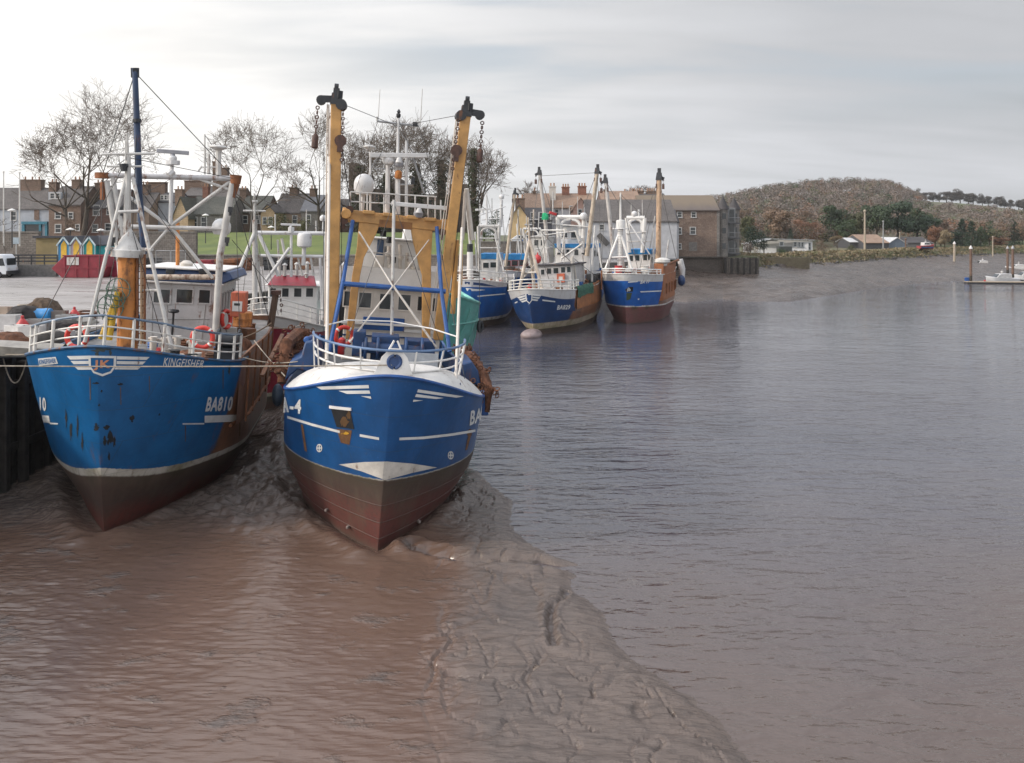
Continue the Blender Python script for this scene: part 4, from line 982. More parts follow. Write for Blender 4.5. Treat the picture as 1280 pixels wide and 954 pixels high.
# deck machinery seen through the railing
mb = MB()
for q in ((440, 458, 412, 436), (463, 500, 418, 446), (505, 545, 424, 452)):
    a, b = B4.at(q[0], q[3], 6.4), B4.at(q[1], q[2], 6.4); mb.mm(a.x, b.x, 6.4, 7.4, a.z-.3, b.z-.1); mb.cut()
mb.tube(B4.at(452, 434, 6.2), B4.at(530, 440, 6.2), .22, .22, 12)
for px in (455, 470, 505, 525): c = B4.at(px, 436, 6.2); mb.tube(c, c+Vector((.12, 0, 0)), .45, .45, 16)
mb.each('winch', paint('gear_blue', (.010, .045, .135), .5, .3, .35), B4.root, bevel=.04)
mb = MB(); a, b = B4.at(497, 466, 4.9), B4.at(548, 443, 4.9); mb.mm(a.x, b.x, 4.9, 5.0, a.z, b.z); mb.build('deck_screen', paint('screen_grey', (.33, .35, .38), .5, .1), B4.root)
lifebuoy(B4.W(B4.at(430, 420, 8.4)), (.6, -1, .1), .36, 'red lifebuoy hung beside the left yellow gantry leg')
mb = MB(); mb.lathe([(.12, -.35), (.14, -.3), (.14, .25), (.05, .32)], B4.at(427, 432, 7.0), 10); mb.build('extinguisher', PLASTR, B4.root)
# hawse pocket as a flat patch with its shade painted dark, marks
mb = MB()
B4.decal([[(413.5, 509.5), (438, 512.5), (443, 536.5), (421, 533.5)]], plain('hawse_shade', (.014, .014, .016), .8, .5, 4), 'hawse_shade_patch', bhull)
B4.decal([scuff(431, 528, 6, 7, seed=3), scuff(436, 519, 3, 6, seed=5)], paint('pocket_rust', (.12, .06, .02), .8, .4), 'hawse_rust', bhull, off=.02)
a = [B4.hit(x, y_, .02) for x, y_ in ((412.5, 508.5), (439.5, 511.5))]
if all(a): mb.bar(a[0], a[1], .05, .09); mb.build('hawse_lip', WHITE_CLEAN, bhull)
B4.decal([scuff(432, 541.5, 7, 2.2, seed=9)], paint('anchor_ochre', (.55, .30, .03), .6, .4), 'anchor_stain', bhull, off=.024)
wl = [[(395.5, 483.3), (461, 481.2), (461.5, 485.2), (402, 487)], [(423.5, 488.4), (462, 488), (463, 492), (434, 492.3)], [(451, 495), (463.6, 495.3), (464.4, 498.6)],
      [(522.4, 486.6), (579.5, 495.4), (570, 497), (521, 490.2)], [(520, 492.4), (554.5, 497.4), (545, 498.7), (518.6, 496)], [(516.6, 499.6), (528.6, 500.4), (516, 502.3)]]
B4.decal(wl, LETTER, 'wing_stripe', bhull)
B4.text('BA-4', [(340.5, 512.5), (377, 517.5), (377, 499.5), (341, 494)], LETTER, 'port_number', bhull, bold=.03, shear=.05)
B4.text('BA-4', [(586.5, 532), (612, 522), (612, 506), (588, 513.5)], LETTER, 'port_number', bhull, bold=.03, shear=.05)
def strip(pts, th): return [[(a[0], a[1]), (b[0], b[1]), (b[0], b[1]+th), (a[0], a[1]+th)] for a, b in zip(pts, pts[1:])]
for pts in ([(359.5, 519.8), (390, 529), (425, 538.2)], [(450, 542.5), (474, 546.8)], [(499, 547), (530, 545.5), (565, 541.5), (598, 536)]): B4.decal(strip(pts, 3.2), LETTER, 'rubbing_line', bhull, one=True)
B4.decal([[(424, 580.5), (455, 577.4), (484, 576.8), (515, 579.4), (546, 584.2), (515, 591), (481.5, 600), (452, 589)]], paint('boot_white', (.56, .53, .48), .5, .25), 'boot_patch', bhull)
for cx, cy in ((399.5, 560), (563, 569)):
    polys = []
    for k in range(14):
        t0, t1 = 2*math.pi*k/14, 2*math.pi*(k+1)/14
        polys.append([(cx+4.3*math.cos(t0)*.85, cy+5.2*math.sin(t0)), (cx+4.3*math.cos(t1)*.85, cy+5.2*math.sin(t1)), (cx+3.1*math.cos(t1)*.85, cy+3.9*math.sin(t1)), (cx+3.1*math.cos(t0)*.85, cy+3.9*math.sin(t0))])
    polys += [[(cx-.7, cy-4), (cx+.7, cy-4), (cx+.7, cy+4), (cx-.7, cy+4)], [(cx-2.8, cy-.8), (cx+2.8, cy-.8), (cx+2.8, cy+.8), (cx-2.8, cy+.8)]]
    B4.decal(polys, LETTER, 'thruster_mark', bhull, edge=9, one=True)
RUNS = plain('rust_run', (.16, .075, .03), .7, .4, 6)
B4.decal([[(376, 530), (379, 531), (384, 565), (381, 563)], [(586, 540), (590, 539), (584, 562), (581, 563)], scuff(587, 541, 4, 5, seed=4), [(421, 536), (440, 538), (437, 556), (426, 553)]], RUNS, 'rust_stain', bhull, off=.009)
mb = MB()
for z in (1.62, 1.02, .45):
    mb.path([(-(B4.half(yy, z)+.01), yy, z) for yy in [B4.stem(z)+9*(1-i/24)**1.8 for i in range(25)]]+[(B4.half(yy, z)+.01, yy, z) for yy in [B4.stem(z)+9*(i/24)**1.8 for i in range(25)]], .012, 5); mb.cut()
mb.each('plate_seam', paint('seam_pale', (.085, .05, .04), .6, .3), bhull)
mb = MB()
for yy, sg in ((3.3, -1), (2.3, -1), (2.9, 1)):
    z = .62 if yy > 3 else .4; mb.box((sg*(B4.half(yy, z)+.03), yy, z), (.09, .26, .11), sg*.5); mb.cut()
mb.each('anode', paint('anode_grey', (.22, .18, .16), .7, .3), bhull, bevel=.03)
# outboard dredge gear on both sides
def dredge(poly, y, dep, mat, name, label, cat):
    mb = MB(); pts = [B4.W(B4.at(x, y_, y)) for x, y_ in poly]; mb.prism(pts, (0, dep, 0)); o = mb.build(name, mat, loc=pts[0])
    return tag(o, label, cat)
mb = MB(); a = [B4.W(B4.at(x, y_, yy)) for x, y_, yy in ((352, 462, 5.4), (358, 430, 6.0), (372, 418, 8.6), (383, 416, 9.2))]
for k in range(26):
    f_ = (k%13)/12; c = a[0].lerp(a[3], f_) if k % 2 else a[0].lerp(a[2], f_); mb.ball(c+Vector((random.uniform(-.2, .2), random.uniform(-.3, .3), random.uniform(-.25, .1))), random.uniform(.14, .27), 9, 7, (1, 1.1, .8))
mb.path([a[0]-Vector((0, 0, .5)), a[1], a[2], a[3]], [.16, .26, .28, .18], 9)
for k in range(110):
    f_ = random.random(); c = a[0].lerp(a[3] if k % 2 else a[2], f_)+Vector((random.uniform(-.42, .42), random.uniform(-.5, .1), random.uniform(-.3, .45))); mb.ring(c, (random.uniform(-1, 1), random.uniform(-1, 1), random.uniform(-1, 1)), .09, .022, 8, 4)
tag(mb.build('chain_net', NETB, loc=a[0]), 'rust brown dredge net hung over the left side of the yellow boom trawler', 'fishing net', 'dredge nets hung over the trawler sides')
mb = MB(); a = [B4.W(B4.at(x, y_, yy)) for x, y_, yy in ((578, 438, 8.2), (590, 452, 6.6), (603, 470, 5.4), (611, 488, 4.9), (609, 515, 4.9))]
mb.path(a, [.26, .28, .25, .18, .10], 9)
for k in range(24): c = a[0].lerp(a[3], (k%12)/12); mb.ball(c+Vector((random.uniform(-.22, .2), random.uniform(-.2, .3), random.uniform(-.2, .25))), random.uniform(.13, .25), 9, 7, (1, 1, .8))
for k in range(110):
    q_ = a[random.randrange(4)]; c = q_.lerp(a[random.randrange(5)], random.random()*.4)+Vector((random.uniform(-.4, .4), random.uniform(-.5, .1), random.uniform(-.25, .4))); mb.ring(c, (random.uniform(-1, 1), random.uniform(-1, 1), random.uniform(-1, 1)), .09, .022, 8, 4)
tag(mb.build('chain_net', NETB, loc=a[0]), 'rust brown dredge net sagging over the right side of the yellow boom trawler', 'fishing net', 'dredge nets hung over the trawler sides')
for sg, pts in ((-1, ((356, 476), (362, 452), (376, 446), (381, 428), (392, 426), (400, 442), (398, 470), (372, 462))), (1, ((566, 470), (572, 456), (590, 452), (598, 464), (602, 486), (590, 478)))):
    poly = [B4.at(x, y_, 5.0) for x, y_ in pts]; mb = MB(); mb.prism(poly, (0, 2.2, 0)); mb.build('dredge_frame', paint('gear_blue', (.010, .045, .135), .5, .3, .35), B4.root, bevel=.06)
mb = MB(); mb.tube(B4.at(383, 425, 5.4), B4.at(392, 424, 6.2), .14, .14, 8); mb.mm(*[v for v in (B4.at(600, 520, 5.6).x, B4.at(612, 500, 5.6).x)], 5.6, 8.0, B4.at(606, 520, 5.6).z, B4.at(606, 496, 5.6).z); mb.build('dredge_shoe', BLUE, B4.root, bevel=.05)
# standing and running rigging
KF.tubes('rigging', DARK, [((160, 197, 4.6), (46, 412, 4.2), .016), ((160, 197, 4.6), (129, 219, 9.6), .016), ((160, 197, 4.6), (296, 224, 9.6), .014), ((160, 200, 4.6), (213, 282, 9.6), .014), ((169, 90, 5.1), (128, 219, 9.6), .018), ((170, 92, 5.1), (294, 224, 9.6), .018), ((171, 150, 5.1), (160, 430, 4.4), .015),
   ((129, 226, 9.5), (120, 425, 8), .014), ((294, 232, 9.5), (300, 430, 8.5), .014), ((292, 240, 9.5), (338, 405, 12.5), .018), ((257, 170, 9.6), (295, 222, 9.6), .010), ((213, 224, 9.5), (146, 262, 4.6), .012), ((150, 288, 4.4), (128, 400, 4.0), .014), ((166, 290, 4.4), (205, 430, 3.8), .014), ((345, 366, 12.6), (290, 300, 9.6), .014), ((164, 222, 4.6), (250, 340, 11), .013)], 5)
B4.tubes('rigging', DARK, [((419, 128, 7.8), (440, 268, 10), .020), ((582, 143, 7.8), (552, 280, 10), .020), ((423, 128, 7.9), (497, 158, 11), .014), ((579, 143, 7.9), (498, 158, 11), .014), ((416, 150, 8.2), (413, 420, 9), .014), ((428, 160, 8.2), (426, 420, 9), .012), ((586, 160, 8.2), (557, 425, 9), .014), ((575, 190, 8.2), (545, 420, 9), .012),
   ((497, 150, 11), (440, 266, 10), .012), ((498, 150, 11), (552, 280, 10), .012), ((472, 152, 11), (444, 240, 10), .010), ((524, 158, 11), (548, 246, 10), .010), ((441, 276, 9), (402, 470, 3.6), .014), ((546, 284, 9), (582, 480, 3.6), .014), ((492, 252, 7.4), (430, 440, 5.6), .012), ((492, 252, 7.4), (556, 446, 5.6), .012), ((405, 182, 8), (404, 440, 7), .012), ((598, 190, 8), (600, 470, 6.5), .012)], 5)
mb = MB()
for q in ((430, 276), (437, 262), (553, 290), (560, 262)): c = B4.at(*q, 9.8); mb.tube(c-Vector((0, .12, 0)), c+Vector((0, .12, 0)), .17, .17, 10); mb.box(c-Vector((0, 0, .2)), (.12, .12, .3)); mb.cut()
mb.each('block', CHAIN, B4.root)
mb = MB()
for q in ((160, 232), (152, 262), (176, 300), (141, 300), (288, 262), (284, 300)): c = KF.at(*q, 6.5); mb.box(c, (.16, .16, .22)); mb.tube(c-Vector((0, 0, .25)), c, .06, .06, 6); mb.cut()
mb.each('lamp', DARK, KF.root)
HULL_SITES += [(KF.W((0, KF.rake, 0)).x, KF.W((0, KF.rake, 0)).y, math.sin(R(-10)), math.cos(R(-10))), (B4.W((0, B4.rake, 0)).x, B4.W((0, B4.rake, 0)).y, math.sin(R(-10)), math.cos(R(-10)))]
struct(build_mud(), 'brown wet mud with ripples and runnels below the grounded trawlers', 'mud')
# ---------------------------------------------------------------- boats further back
def letters(col=LETTER): return col
def goalpost(bt, x0, x1, ytop, ybot, y, r, mat, lean=3, arch=True):
    p, q = bt.at(x0, ytop, y), bt.at(x1, ytop, y)
    mb = MB(); mb.tube(p, q, r, r, 8); mb.cut()
    for px, sx in ((x0, 1), (x1, -1)): mb.tube(bt.at(px, ytop, y), bt.at(px-sx*lean, ybot, y), r, r, 8); mb.cut()
    mb.each('goalpost', mat, bt.root)
    if arch:
        c = (p+q)/2; rx = (q-p).length*.36; mb = MB()
        pts = [c+Vector((rx*math.cos(a), 0, -rx*.95+rx*math.sin(a)*.75)) for a in [math.pi*i/12 for i in range(13)]]
        mb.path([pts[0]-Vector((0, 0, rx))]+pts+[pts[-1]-Vector((0, 0, rx))], r*.8, 7); mb.build('arch', mat, bt.root)
def derrick(bt, top, bot, y, r, mat, head=True, bulge=0):
    p, q = bt.at(*bot, y), bt.at(*top, y); mb = MB(); mb.tube(p, q, r, r*.85, 9); b = mb.build('derrick', mat, bt.root)
    if head:
        mb = MB(); d = (q-p).normalized(); mb.box(q+d*.05, (r*2.2, r*2.2, r*2.6), top=.7); mb.box(q+d*r*2, (r*1.1, r*1.1, r*2)); mb.bar(q, q+Vector((-.6 if d.x < 0 else .55, -.05, -.3)), r*.9, r*1.2)
        mb.build('derrick_head', DARK, b)
        mb = MB(); e = q+Vector((-.5 if d.x < 0 else .5, -.1, -.3)); chain(mb, [e, e-Vector((0, 0, .7))], .09); mb.box(e-Vector((0, 0, .9)), (.26, .26, .6)); mb.build('chain', CHAIN, b)
        mb = MB(); e = q+Vector((.28 if d.x < 0 else -.28, -.1, -.1)); mb.tube(e, e-Vector((0, 0, .8)), .05, .05, 6); mb.box(e-Vector((0, 0, 1.0)), (.2, .2, .5)); mb.build('block', CHAIN, b)
    return b
def tripod(bt, apex, feet, y, yf, r, mat, top=None):
    mb = MB()
    for f_, yy in zip(feet, yf): mb.tube(bt.at(*apex, y), bt.at(*f_, yy), r, r, 8); mb.cut()
    mb.each('tripod_leg', mat, bt.root)
    if top: mb = MB(); mb.tube(bt.at(*apex, y), bt.at(*top, y), r*.8, r*.5, 8); mb.build('mast', mat, bt.root)
def clutter(bt, n, x0, x1, y0, y1, dz, seed, mats, smin=.25, smax=.6):
    """Small deck gear: boxes, coils and drums of assorted size, each a part of the boat."""
    rnd = random.Random(seed)
    for k in range(n):
        mb = MB(); x, y = rnd.uniform(x0, x1), rnd.uniform(y0, y1); z = bt.ztop(y)+dz; s_ = rnd.uniform(smin, smax); kind = rnd.choice('bcd')
        if kind == 'b': mb.box((x, y, z+s_/2), (s_*1.3, s_, s_), rnd.uniform(0, 3)); nm = 'deck_box'
        elif kind == 'c': [mb.ring((x, y, z+.08+.1*i), (0, 0, 1), s_*.6, .06, 14, 5) for i in range(3)]; nm = 'rope_coil'
        else: mb.lathe([(s_*.4, 0), (s_*.45, .05), (s_*.38, .1), (s_*.38, s_), (s_*.45, s_+.05), (.02, s_+.06)], (x, y, z), 12); nm = 'drum'
        mb.build(nm, rnd.choice(mats), bt.root, bevel=.02 if kind == 'b' else 0)
ASS = [WHITE, RUSTY, BROWN, BLUE, PALE, NETB, DARK, PLASTR, CREAM]

# red trawler between and behind the two near ones
rd_m = hull_mat('red_plating', (.23, .012, .028), .95, .2, .2, white_top=(4.35, .75, (.52, .5, .47)), red_top=.3)
RD = Boat('trawler', 'dark red trawler with white bulwark and white masts, behind the two near trawlers', Vector((-14.2, 45.3, 0)), R(-10), 2.0, L=16, B=6.6, zb=5.7, zm=4.5, ls=6, rake=1.2, Lt=4.2)
rh = RD.hull(rd_m, DECKM, .5, capmat=CREAM)
RD.text('BA', [(356, 427), (368, 428), (370, 416.5), (358, 415.5)], LETTER, 'port_number', rh, bold=.04, shear=.15)
RD.decal([[(347, 433.5), (360, 433.2), (360, 437), (347, 436.5)]], LETTER, 'number_bar', rh)
RD.rail(4.5, 4.5, WHITE, (.35, .7, 1.0), [(y_, g) for y_ in (.4, 1.2, 2.2, 3.3, 4.4) for g in (-1, 1)])
wheelhouse(RD, 334, 396, 358, 398, 9, 4.5, WHITE_CLEAN, WHITE_CLEAN, [(337.5, 360.5, 345, 371), (352.5, 360.5, 361, 371), (367.5, 360.5, 377, 371), (382.5, 360.5, 391.5, 371)], .12, .2, side=3)
a, b = RD.at(334, 357, 8.7), RD.at(396, 346, 8.7); mb = MB(); mb.prism([(a.x, 8.68, a.z+.02), (b.x, 8.68, a.z+.02), (b.x-.25, 9.6, b.z), (a.x+.35, 9.6, b.z)], (0, .3, 0)); mb.build('roof_fascia', REDP, RD.root, bevel=.03)
tripod(RD, (318.5, 290), ((297, 342), (329, 398), (318.5, 410)), 5.5, (4, 7, 5.5), .11, PALE, (318, 242))
RD.tubes('mast', PALE, [((318.5, 410, 5.5), (318.5, 275, 5.5), .17, .15)], one=True)
RD.tubes('yard', PALE, [((304, 263.5, 5.5), (332, 264, 5.5), .06), ((315, 252, 5.4), (322, 252, 5.4), .07)])
RD.tubes('gantry_beam', ALU, [((321, 291, 8), (411, 292, 8), .13), ((325, 319.5, 8), (412, 321, 8), .10)])
RD.tubes('gantry_leg', ALU, [((408, 290, 8), (404, 398, 8), .15), ((323, 292, 8), (348, 345, 8), .12), ((364, 291, 8), (364, 346, 8), .09), ((362, 310, 7.8), (333, 350, 7.8), .10), ((400, 321, 8), (403, 400, 8), .09)])
radar_bar(RD, (351, 280.5), (376, 281.5), 8, .07, ALU)
RD.tubes('scanner_pole', ALU, [((364, 291, 8), (364, 284, 8), .2)])
a, b = RD.at(371.5, 309, 8), RD.at(389.5, 290, 8); mb = MB(); mb.lathe([(.3, 0), (.46, .08), (.48, .2), (.48, .8), (.42, .93), (.1, 1.0)], ((a.x+b.x)/2, 8, a.z), 16); mb.tube(((a.x+b.x)/2, 8, a.z-1.2), ((a.x+b.x)/2, 8, a.z), .14, .14, 8); mb.build('radome', ALU, RD.root, angle=50)
dome(RD, 404, 272.5, 8, 4.4, ALU, 'radome', .95, 1.0)
clutter(RD, 16, -2.2, 2.4, 3, 8, -.4, 5, ASS)
mb = MB()
for q in ((383, 345), (349, 330), (356, 334), (371, 333), (384, 332)): c = RD.at(*q, 9.5); mb.lathe([(.12, -.6), (.12, .1), (.2, .14), (.02, .3)], c, 10); mb.cut()
mb.each('vent', PALE, RD.root)

# sea-green trawler behind the yellow booms
gr_m = hull_mat('sea_green_plating', (.10, .335, .285), .9, .2, .2, red_top=.3)
GR = Boat('trawler', 'pale sea green trawler mostly hidden behind the yellow boom trawler', Vector((-5.4, 55, 0)), R(-10), 2.0, L=15, B=7.2, zb=6.2, zm=5.1, ls=6, rake=1.0, Lt=4.0)
GR.hull(gr_m, WHITE, 1.0, capmat=paint('green_cap', (.16, .42, .36), .5, .2), capr=.12)
mb = MB()
for yy in (2.2, 3.6, 5.2, 7.0, 9): mb.path([(GR.half(yy, z)+.03, yy, z) for z in (1.2, 2.5, 3.8, 5.0)], .06, 5); mb.cut()
mb.path([(GR.half(yy, 3.9)+.05, yy, 3.9) for yy in (1, 2, 3, 4, 5, 7, 9, 11, 14)], .09, 6)
mb.each('hull_rib', TEAL, GR.root)
a, b = GR.at(560, 386, 5), GR.at(577, 353, 5); mb = MB(); mb.mm(a.x, b.x, 5, 6.4, a.z, b.z); mb.build('winch_house', YELLOW, GR.root, bevel=.06)
GR.tubes('gantry_leg', YELLOW, [((563, 302, 5.6), (565, 356, 5.4), .12), ((577, 305, 5.6), (576, 356, 5.4), .12), ((559, 306, 5.5), (577, 307, 5.5), .08)])
mb = MB(); c = GR.W(GR.at(598.5, 408, 4.5)); mb.ring(c+Vector((.12, -.1, 0)), (1, -.4, 0), .33, .15, 16, 8); tag(mb.build('tyre_fender', RUBBER, loc=c), 'black tyre fender hung on the sea green hull', 'fender')
clutter(GR, 8, .5, 2.6, 4, 9, -.9, 8, ASS)

# blue trawler moored beyond
d1_m = hull_mat('mid_blue_plating', (.010, .085, .30), 1.05, .1, .32, band=(.6, .57, .54), white_top=(4.35, .2, (.5, .49, .5)), red_top=.1, foul=((.10, .06, .045), (.12, .07, .05)), foulband=(.13, .09, .065))
D1 = Boat('trawler', 'blue trawler with pale swept bow stripes and white funnel mast, beyond the green hull', Vector((-4.4, 85, 0)), R(5), 0, L=17, B=7.2, zb=5.35, zm=4.7, ls=6, rake=1.0, Lt=4.0, zbot=-1.2)
dh = D1.hull(d1_m, DECKM, .4, capmat=WHITE)
D1.decal([[(581, 352), (604, 354), (622, 358.5), (604, 357.5), (581, 355)]], NAVY, 'bow_stripe', dh, edge=6)
D1.decal([[(582, 360), (607, 362.5), (596, 364), (584, 364)], [(596, 369.8), (636, 366.2), (636, 367.6), (597, 371.2)]], LETTER, 'bow_stripe', dh, edge=6)
mb = MB(); c = D1.W(D1.at(634, 358, 4.6)); mb.ring(c+Vector((.1, -.1, 0)), (1, -.4, 0), .42, .2, 16, 8); tag(mb.build('tyre_fender', RUBBER, loc=c), 'black tyre fender on the shoulder of the blue hull with swept stripes', 'fender')
D1.rail(4.3, 4.3, WHITE_CLEAN, (.3, .6, 1.0), [(y_, g) for y_ in (.4, 1.5, 2.6, 4.2) for g in (-1, 1)], .06, .045)
mb = MB(); p, q = D1.at(587.5, 350, 5), D1.at(587.5, 315, 5); mb.tube(p, q, .38, .34, 12); mb.mi = 1; mb.tube(q, D1.at(587.5, 305, 5), .33, .33, 12); mb.build('funnel_mast', [WHITE_CLEAN, DARK], D1.root)
D1.tubes('mast', PALE, [((588, 306, 5), (582, 244, 5), .18, .12)])
wheelhouse(D1, 601, 624, 324, 345, 8.5, 4, WHITE_CLEAN, PLASTB, [(604, 328.5, 611, 335), (613, 328, 621, 334.5)], .65, .1, side=2)
goalpost(D1, 598, 624, 283, 340, 8, .2, PALE, -2)
radar_bar(D1, (594, 262.5), (612, 261.5), 8, .12, ALU)
D1.tubes('mast', ALU, [((609, 283, 8), (608, 241, 8), .14, .08), ((626, 284, 9), (627, 250, 9), .2, .16)])
D1.tubes('antenna', ALU, [((598, 270, 8), (632, 258, 8), .06), ((602, 275, 8), (622, 273, 8), .08)])
dome(D1, 627, 246, 9, 3.2, ALU, 'radome', 1.0)
clutter(D1, 16, -2.6, 2.8, 4, 9, -.3, 12, ASS)

# trawler with the tall pale derrick, half hidden
dd_m = hull_mat('hidden_blue_plating', (.012, .08, .26), 1.0, .1, .3, white_top=(4.4, .2, (.5, .49, .5)))
DD = Boat('trawler', 'half hidden trawler with blue roofed wheelhouse and one pale derrick, third row of boats', Vector((-.8, 103, 0)), R(6), 0, L=17, B=7, zb=5.4, zm=4.8, rake=1.0, Lt=4.0, zbot=-1.2)
DD.hull(dd_m, DECKM, .4, capmat=WHITE)
wheelhouse(DD, 629, 657, 325, 342, 7, 5, paint('lilac_white', (.46, .45, .48), .5, .2), PLASTB, [(632, 326.5, 638, 332.5), (640, 326, 647, 332), (649, 325.5, 655, 332)], .8, .1, frame=paint('frame_red', (.3, .05, .05)), side=3)
derrick(DD, (643.5, 241), (631, 340), 6.5, .22, paint('derrick_tan', (.46, .38, .29), .5, .45, .2))
clutter(DD, 12, -2.6, 2.6, 3, 7, 0, 14, ASS)
DD.tubes('mast', PALE, [((652, 320, 8), (651, 285, 8), .12)])

# white topped trawler with two derricks in the third row
cc_m = hull_mat('third_row_plating', (.014, .07, .22), 1.0, .1, .3)
CC = Boat('trawler', 'trawler with white goalpost arch and pale crossed derricks, behind the navy trawler', Vector((4.6, 99, 0)), R(20), 0, L=17, B=7, zb=5.6, zm=4.9, rake=1.0, Lt=4.0, zbot=-1.2)
CC.hull(cc_m, DECKM, .4, capmat=WHITE)
wheelhouse(CC, 694, 738, 310, 334, 8, 5, WHITE_CLEAN, PLASTB, [(696.5, 312, 700.5, 318.5), (702, 312, 706, 318.5), (708, 312, 712, 318.5), (718, 312, 723, 319), (727, 312, 732, 319)], .55, .1, side=3)
wheelhouse(CC, 699, 727, 283, 305, 9, 3, WHITE_CLEAN, WHITE_CLEAN, [(702, 290, 709, 297), (714, 290, 722, 299)], .15, .2, name='upper_house')
goalpost(CC, 697, 730, 271.5, 316, 7.5, .28, WHITE_CLEAN, -2)
goalpost(CC, 677, 706, 288, 330, 6, .12, WHITE, -5, False)
dome(CC, 729.5, 270, 7.2, 4.6, ALU, 'radome', 1.0)
TANP = paint('derrick_tan', (.46, .38, .29), .5, .45, .2)
derrick(CC, (674.5, 216), (684, 300), 7, .26, paint('derrick_pale', (.45, .42, .39), .5, .3, .2)); derrick(CC, (746.5, 214), (733.5, 320), 7, .30, TANP)
mb = MB(); p, q = CC.at(739, 296, 6.8), CC.at(759, 312, 6.8); 
CC.tubes('stay_wire', PALE, [((739, 285, 7.4), (752, 330, 6), .12), ((664, 296, 5), (720, 289, 5), .08), ((720, 289, 5), (728, 312, 5), .2), ((728, 305, 4.8), (702, 323, 4.8), .14)])
mb = MB(); c = CC.W(CC.at(681.5, 270, 6)); net_heap(mb, c-Vector((0, 0, .5)), .5, .4, .9, 4); tag(mb.build('net_bundle', plain('bright_green_net', (.01, .34, .14), .8, .3), loc=c), 'bright green bundle tied up on a mast of the third row', 'net bundle')
mb = MB(); c = CC.W(CC.at(691, 267, 6.4)); mb.box(c, (1.0, .4, .35), .3, 0, .3); tag(mb.build('float_box', PLASTR, loc=c, bevel=.05), 'small red box lashed high beside the bright green bundle', 'box')
mb = MB(); c = CC.W(CC.at(672, 324, 3.5)); mb.ball(c, .48, 14, 10, (1, 1, 1.25)); mb.tube(c+Vector((0, 0, .5)), c+Vector((0, 0, .85)), .12, .08, 8); tag(mb.build('mooring_buoy', PLASTR, loc=c), 'round red buoy hanging above the low grey wheelhouse', 'buoy')
clutter(CC, 26, -3, 3, 2, 8, .1, 17, ASS)
wheelhouse(CC, 664, 684, 297, 333, 9, 3, PALE, PALE, [(668, 300, 673, 307), (676, 300, 681, 307)], .2, .2, name='aft_house')

# navy trawler with white winged emblem
ns_m = hull_mat('navy_plating', (.008, .040, .135), 1.22, .0, .62, band=(.42, .34, .25), rust_y=4.7, white_top=(3.45, .85, (.52, .51, .50)), red_top=-.5, foul=((.075, .045, .035), (.10, .055, .04)), foulband=(.11, .075, .05))
NS = Boat('trawler', 'navy trawler with winged bow emblem, rusty flank and pale bulb at the waterline', Vector((1.76, 79, 0)), R(20), -2.2, L=18, B=7.1, zb=4.75, zm=4.3, ls=6.5, rake=1.5, Lb=7.5, Lt=4.3, pt=.60, wb=.78, zbot=-1.2)
nh = NS.hull(ns_m, DECKM, .25, capmat=WHITE)
NS.decal([[(646, 371.5), (656, 368.8), (656.5, 370.8), (649, 373.5)], [(648.5, 374.5), (657, 371.8), (657.5, 373.6), (651, 376)], [(651, 376.8), (657.8, 374.6), (658.4, 376.4), (653, 378.2)],
          [(666, 367.5), (677, 368.6), (675.5, 370.6), (666, 369.6)], [(666, 370.6), (675, 371.6), (673.5, 373.6), (665.8, 372.6)], [(665.6, 373.6), (673, 374.6), (671.5, 376.4), (665, 375.6)]], LETTER, 'emblem_wing', nh)
NS.decal([[(656.5, 368), (666, 367.2), (665.8, 368.4), (656.7, 369.2)], [(656.5, 369), (658, 369), (659, 376), (657.6, 376)], [(664.4, 368.4), (665.8, 368.2), (665.4, 375), (664, 375.2)], [(657.6, 376), (659, 376), (662.4, 378.6), (662, 380)], [(664, 375.2), (665.4, 375), (662, 380), (662.2, 378.4)]], LETTER, 'emblem_shield', nh, one=True)
NS.decal([[(678, 374.4), (694, 376.4), (694, 377.9), (678, 376.2)], [(640, 379.5), (647, 376.6), (647, 378), (640.5, 381)], [(638.6, 387.5), (642, 388.5), (643, 393.5), (639.6, 393)]], LETTER, 'name_strip', nh)
NS.text('BA829', [(696, 387.4), (712.5, 386.8), (713, 381), (696.8, 381.4)], LETTER, 'port_number', nh, bold=.03, shear=.12)
NS.decal([[(714.5, 377), (716, 377), (716, 385), (719, 386), (719, 388.6), (714.5, 388.6)], [(696, 389), (714, 388.6), (714, 390), (696, 390.4)]], NAVY, 'number_trim', nh)  # navy marks right of and below the port number
NS.rail(4.6, 6.5, WHITE, (.3, .6, .95), [(y_, g) for y_ in (.4, 1.2, 2.2, 3.4, 4.5) for g in (-1, 1)]+[(5.6, 1), (6.4, 1)], .07, .05)
tripod(NS, (662, 300), ((649, 364), (668, 362), (678, 363)), 4.4, (3.4, 5.0, 3.8), .18, paint('mast_cream', (.52, .44, .36), .5, .3), (660.5, 272))
NS.tubes('tripod_brace', CREAM, [((654, 341, 4), (674, 340.5, 4), .09), ((651, 351, 4), (669, 330, 4.4), .07)])
NS.tubes('yard', GREYS, [((656, 281, 4.4), (665, 281, 4.4), .09)])
wheelhouse(NS, 672, 715, 332, 360, 7.5, 5, paint('wheelhouse_grey_white', (.47, .455, .45), .5, .3, .15), paint('roof_dark', (.05, .045, .05), .6, .2), [(676.5, 337, 680.5, 343.5), (684, 335.5, 689, 342.5), (692, 335, 698, 342), (701.5, 334, 706.5, 341), (709, 333.5, 713.5, 340.5)], .18, .3, side=0)
a, b = NS.at(697, 353, 7.4), NS.at(706, 342, 7.4); mb = MB(); mb.mm(a.x, b.x, 7.2, 7.45, a.z, b.z); mb.mi = 1; mb.mm(a.x+.2, b.x-.2, 7.18, 7.198, a.z+.25, b.z-.3); mb.build('cabinet', [paint('faded_orange', (.50, .12, .06), .6, .2, .25), WHITE], NS.root)
